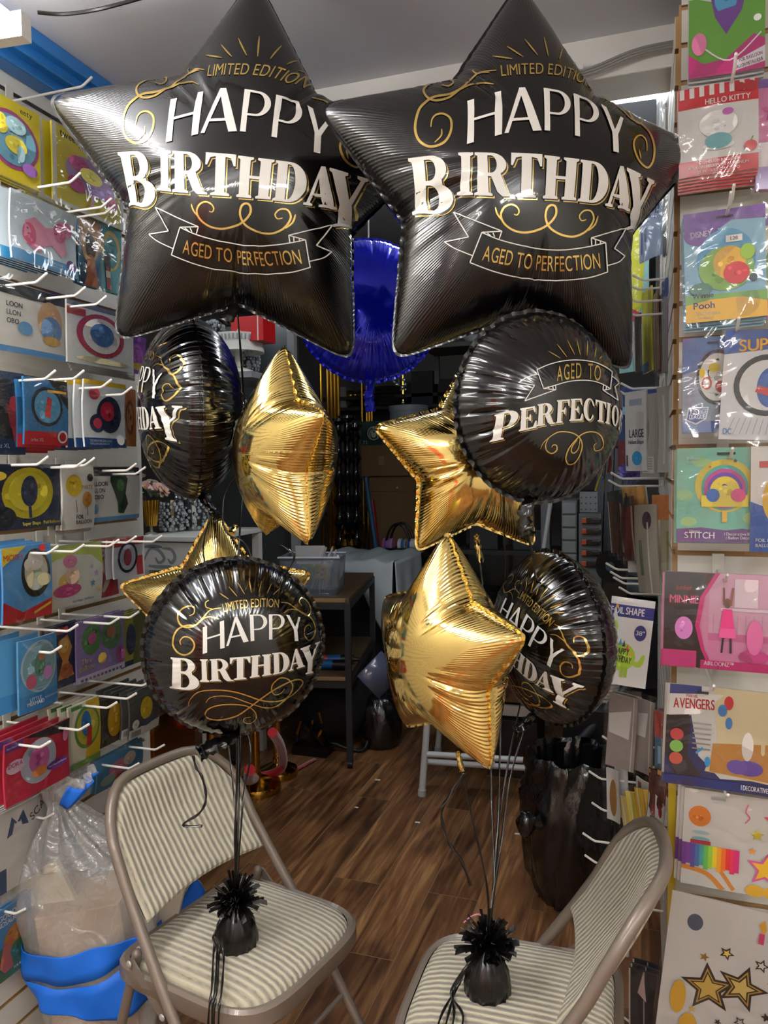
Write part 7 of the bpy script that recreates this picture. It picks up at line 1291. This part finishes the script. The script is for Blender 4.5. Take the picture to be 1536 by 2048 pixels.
b = MB(); qa, qb, qc, qd = P(762, 1302, 3.55), P(808, 1345, 3.62), P(757, 1397, 3.5), P(714, 1352, 3.48)
b.grid(lambda u, v: (qd * (1 - u) + qa * u) * (1 - v) + (qc * (1 - u) + qb * u) * v, 2, 2, mat('smoky plastic', '4a4f66', .2, coat=.5)); tag(b.build('plastic_panel', solid=.006), 'smoky blue plastic panel propped beside the cart legs', 'panel')
b = MB(); qq = onZ(742, 1508, 0); b.grid(lambda u, v: (qq[0] + (.13 + .012 * math.sin(9 * u * 6.283 + v * 7)) * math.cos(6.283 * u) * (math.sin(math.pi * min(.97, .12 + .85 * v)) ** .4 if v < 1 else 0), qq[1] + .13 + .11 * math.sin(6.283 * u) * (math.sin(math.pi * min(.97, .12 + .85 * v)) ** .4 if v < 1 else 0), .001 + .30 * v), 60, 20, M_LINER, closed_u=True); tag(b.build('black_bag', angle=1.5), 'full black plastic bag on the floor under the smoky blue panel', 'bag')
# ------------------------------------------------------------------ stock area, beyond the bin
tw = thing('folding_table', 'white legged folding table behind the gold star and the bin', 'table', (-.63, 3.72, 0), .12)
M_WL = mat('white enamel', 'd9dde0', .3, coat=.3)
b = MB(); b.box((0, 0, .70), (.86, .62, .035), M_WHITE); b.build('table_top', tw, smooth=False, bevel=.006)
for x in (-.36, .36):
    for y in (-.28, .28):
        b = MB(); b.tube([(x * 1.06, y, .012), (x * .9, y, .685)], .016, M_WL, 12); b.tube([(x * 1.06, y, 0), (x * 1.055, y, .03)], .02, mat('grey foot cap', 'b9bcc0', .4), 12); b.build('leg', tw)
for y in (-.28, -.22): b = MB(); b.tube([(-.37, y, .20 - (y + .28)), (.37, y, .20 - (y + .28))], .014, M_WL, 12); b.build('crossbar', tw)
b = MB(); b.tube([(-.34, -.26, .5), (-.05, -.24, .16)], .009, M_WL, 8); b.build('diagonal_brace', tw)
ybox('white_board', 'white board standing under the folding table', 'board', 985, 1408, 1062, 1436, 3.75, .02, M_WHITE, floor=False)
ybox('dark_chest', 'dark chest under the folding table carrying the white board', 'chest', 975, 1437, 1075, 1500, 3.72, .3, mat('dark brown wood', '241a15', .6), floor=True)
ybox('dark_chest', 'dark chest behind the bin carrying the white wicker basket', 'chest', 1125, 1417, 1235, 1600, 3.02, .28, mat('dark cabinet', '15161a', .5), floor=True)
bz0 = onY(1195, 1417, 3.02)[2]; bw = thing('wicker_basket', 'small white wicker basket on the dark chest behind the bin', 'basket', (onY(1196, 1416, 3.12)[0], 3.13, bz0))
b = MB()
for k in range(7): b.tube([(.07 * math.cos(a) * (1 + .03 * k), .05 * math.sin(a) * (1 + .03 * k), .01 + k * .014) for a in np.linspace(0, 2 * math.pi, 29)[:-1]], .006, M_WHITE, 6, closed=True)
for k in range(18): a = 2 * math.pi * k / 18; b.tube([(.07 * math.cos(a), .05 * math.sin(a), 0), (.085 * math.cos(a), .061 * math.sin(a), .1)], .0035, M_WHITE, 5)
b.build('woven_body', bw)
b = MB(); pa, pb = P(1178, 1462, 2.98), P(1262, 1365, 3.0); pe = pa + (pa - pb) * (pa[2] - .3) / (pb[2] - pa[2]); b.tube([pe, pb], .017, mat('dark grey pole', '2b2f33', .45), 12); tag(b.build('broom_pole'), 'dark grey pole slanting out of the bin', 'pole')
cx = thing('stock_cabinet', 'dark cabinet behind the dinosaur card holding the grey cushions', 'cabinet', (.13, 4.05, 0)); zc = onY(1240, 1205, 3.8)[2]
b = MB(); b.box((0, 0, zc / 2), (.62, .5, zc), mat('dark cabinet', '15161a', .5)); b.build('body', cx, smooth=False, bevel=.005)
for z in (zc * .3, zc * .72): b = MB(); b.box((-.02, -.255, z), (.52, .012, zc * .36), mat('dark drawer', '1d1f24', .45)); b.build('drawer_front', cx, smooth=False, bevel=.004)
M_CUSH = mat('grey blue fabric', '7f9098', .9)
for i, lb in enumerate(('grey blue cushion at the bottom of the pile beside the panel end', 'grey blue cushion on top of the pile beside the panel end')):
    b = MB(); b.ball((.06 + .03 * i, 3.98, zc + .055 + .10 * i), .16, M_CUSH, 24, 14, (1.5, 1.1, .34)); tag(b.build('cushion'), lb, 'cushion')
zq = zc + .2
b = MB(); sp_ = onY(1222, 1132, 3.72); b.tube([(sp_[0], 3.70, sp_[2]), (sp_[0] + .02, 3.76, sp_[2])], .075, M_BLACK, 30); b.tube([(sp_[0] - .004, 3.69, sp_[2]), (sp_[0], 3.70, sp_[2])], .022, ink('3a4a5c'), 16); b.span((sp_[0] - .03, 3.74, zc), (sp_[0] + .07, 3.80, sp_[2]), M_BLACK); tag(b.build('black_disc'), 'black round disc on a stand beside the grey cushions', 'speaker')
for i, (px, w) in enumerate(((1196, .05), (1212, .055), (1230, .06), (1248, .06))):
    q = onY(px, 930, 4.9); zt_ = q[2]; b = MB(); b.box((q[0], 4.9, zt_ / 2 + .05), (w, .03, zt_ + .1), mat('grey plank', '5d6066', .5), Matrix.Rotation(.03, 3, 'Y')); tag(b.build('leaning_panel', smooth=False), 'grey panel standing in a row behind the hooks', 'panel', 'grey panels in a row')
dr = thing('drawer_tower', 'pale grey plastic drawer tower beside the black and orange tool rack', 'drawers', (onY(1140, 1000, 4.6)[0], 4.7, 0)); zt_ = onY(1140, 1000, 4.6)[2]
b = MB(); b.box((0, 0, zt_ / 2), (.085, .3, zt_), mat('grey plastic', '6d7274', .5)); b.build('frame', dr, smooth=False)
for i in range(7): b = MB(); b.box((0, -.155, zt_ - .045 - i * .075), (.078, .012, .064), mat('pale drawer', '858a8c', .45)); b.build('drawer', dr, smooth=False, bevel=.004)
rk = thing('tool_rack', 'grey rack of five black and orange clamps beside the drawer tower', 'tool rack', (onY(1179, 1030, 4.5)[0], 4.6, 0)); zt_ = onY(1179, 1028, 4.5)[2]
b = MB(); b.box((0, 0, zt_ / 2), (.125, .1, zt_), mat('rack grey', '6a6e6e', .6)); b.build('backplate', rk, smooth=False)
for i in range(5):
    z = zt_ - .04 - i * .062; b = MB(); b.box((.0, -.058, z), (.09, .02, .036), M_BLACK); b.box((-.032, -.0695, z), (.026, .006, .03), ink('c04a24')); b.box((.035, -.06, z), (.05, .02, .022), M_BLACK); b.build('clamp', rk, smooth=False, bevel=.003)
b = MB(); q = onY(1176, 1026, 4.55); q2_ = onY(1176, 984, 4.55); b.span((q[0] - .05, 4.6, zt_ + .004), (q[0] + .05, 4.62, q2_[2]), mat('dotted grey', '8a8c8e', .6))
for i in range(12): b.box((q[0] - .04 + (i % 4) * .026, 4.5985, zt_ + .02 + (i // 4) * .035), (.007, .003, .007), mat('dark dot', '3c3e40', .6))
tag(b.build('dotted_board', smooth=False), 'grey dotted board standing on the tool rack', 'board')
b = MB(); a_ = onY(1103, 992, 4.3); c_ = onY(1086, 1105, 4.25); b.tube([a_, c_ + (c_ - a_) * ((c_[2]) / (a_[2] - c_[2]))], .012, mat('white tube', 'a8adb0', .4), 10); tag(b.build('white_pole'), 'slim white pole leaning beside the gold star in the stock area', 'pole')
b = MB(); a_ = onY(1090, 980, 4.5); b.span((a_[0] - .03, 4.55, 0), (a_[0] + .02, 4.6, a_[2]), mat('grey plank', '5d6066', .5)); tag(b.build('grey_post', smooth=False), 'grey upright post beside the slim white pole', 'post')
ln = thing('dark_rack', 'dark rack of bins behind the tilted black balloon', 'rack', (onY(1060, 1100, 5.2)[0], 5.4, 0))
for z in (.5, .95, 1.35, 1.75): b = MB(); b.box((0, 0, z), (1.1, .4, .03), M_SH); b.build('shelf_board', ln, smooth=False)
for x in (-.54, .54): b = MB(); b.box((x, .0, 1.0), (.03, .4, 2.0), M_SH); b.build('side_panel', ln, smooth=False)
for i, (x, z, w, h, c, lb) in enumerate(((.0, .95, .24, .14, '1d2a30', 'dark teal bin on the middle of the dark rack'), (.3, .95, .2, .18, '1a1a1e', 'black bin on the middle of the dark rack'), (.02, 1.35, .12, .07, '2a58a0', 'small blue box on the dark rack'), (-.3, 1.35, .25, .2, '22201e', 'black bin on the upper dark rack'), (-.32, .95, .2, .16, '24282c', 'grey bin beside the dark teal one'))):
    b = MB(); b.span((ln.location.x + x - w / 2, 5.22, z + .016), (ln.location.x + x + w / 2, 5.42, z + .016 + h), mat('bin ' + c, c, .5)); tag(b.build('storage_bin', smooth=False, bevel=.006), lb, 'bin')
ST = [('yellow', 'c9c04a', [(1206, 893), (1203, 905), (1206, 940), (1196, 965), (1191, 982)]), ('blue', '2f5fc0', [(1211, 893), (1212, 915), (1205, 945), (1208, 955), (1200, 965)]), ('olive yellow', '9a8f2e', [(1217, 893), (1218, 920), (1212, 950), (1208, 985)]), ('red', '9c2430', [(1215, 893), (1216, 899), (1221, 925), (1217, 945)])]
for nm, c, pts in ST:
    b = MB(); b.tube(smooth_path([onY(*p, 3.4 + .01 * i) for i, p in enumerate(pts)], 5), .006, ink(c), 6, flat=.3); tag(b.build('streamer'), nm + ' curled ribbon streamer hanging by the Perfection balloon', 'streamer')
b = MB(); q = onY(1210, 890, 3.42); b.span((q[0] - .1, 3.36, q[2] - .008), (q[0] + .25, 3.46, q[2] + .012), M_SH); b.span((q[0] + .2, 3.38, q[2]), (q[0] + .22, 3.46, CEIL), M_SH); tag(b.build('streamer_rail', smooth=False), 'dark rail that carries the curled streamers', 'rail')
b = MB(); pq = P(1262, 945, 2.32); pr_ = random.Random(8)
for i in range(260):
    a = pr_.uniform(0, 6.28); e = math.asin(pr_.uniform(-1, 1)); d = Vector((math.cos(a) * math.cos(e), math.sin(a) * math.cos(e), math.sin(e))); s_ = d.orthogonal().normalized() * .0022; p = Vector(pq); L_ = pr_.uniform(.028, .04)
    b.add([p + s_, p + d * L_ + s_, p + d * L_ - s_, p - s_], [(0, 1, 2, 3)], ink('6f62b4'))
b.ball(pq, .014, ink('6f62b4'), 10, 6); b.tube([pq, (XR - .001, pq[1], pq[2] + .05)], .0015, M_HOOK, 6); tag(b.build('pompom', smooth=False), 'purple tinsel pompom hanging under the card marked Large', 'pompom')
b = MB(); q0 = onY(1236, 775, 3.18); q1_ = onY(1262, 880, 3.18)
b.span((q0[0], 3.19, q1_[2]), (XR - .002, 3.2, q0[2]), ink('1c3566')); b.span((q0[0], 3.182, q1_[2] + .1), (XR - .002, 3.192, q1_[2] + .13), ink('6f9cc8')); b.span((q0[0], 3.185, q1_[2] - .12), (XR - .002, 3.198, q1_[2]), ink('5c1420')); tag(b.build('hanging_banner', smooth=False), 'navy and maroon banner hanging beside the card marked Large', 'banner')
# scraps on the floor
for i, (px, py) in enumerate(((713, 1615), (835, 1645), (755, 1560), (797, 1455), (1035, 1668))):
    q = onZ(px, py, .001); b = MB(); s_ = .011 + .003 * (i % 3); b.grid(lambda u, v: (q[0] + (u - .5) * s_ * 1.6, q[1] + (v - .5) * s_, .001 + .002 * math.sin(u * 5 + v * 3 + i) ** 2), 3, 3, M_WHITE)
    tag(b.build('paper_scrap', solid=.0006), ['white paper scrap on the floor beside the chair leg', 'white paper scrap on the bare middle of the floor', 'tiny white scrap on the floor before the covered stool', 'white paper scrap on the floor beside the gold star', 'white scrap on the floor by the bin knot'][i], 'paper scrap')
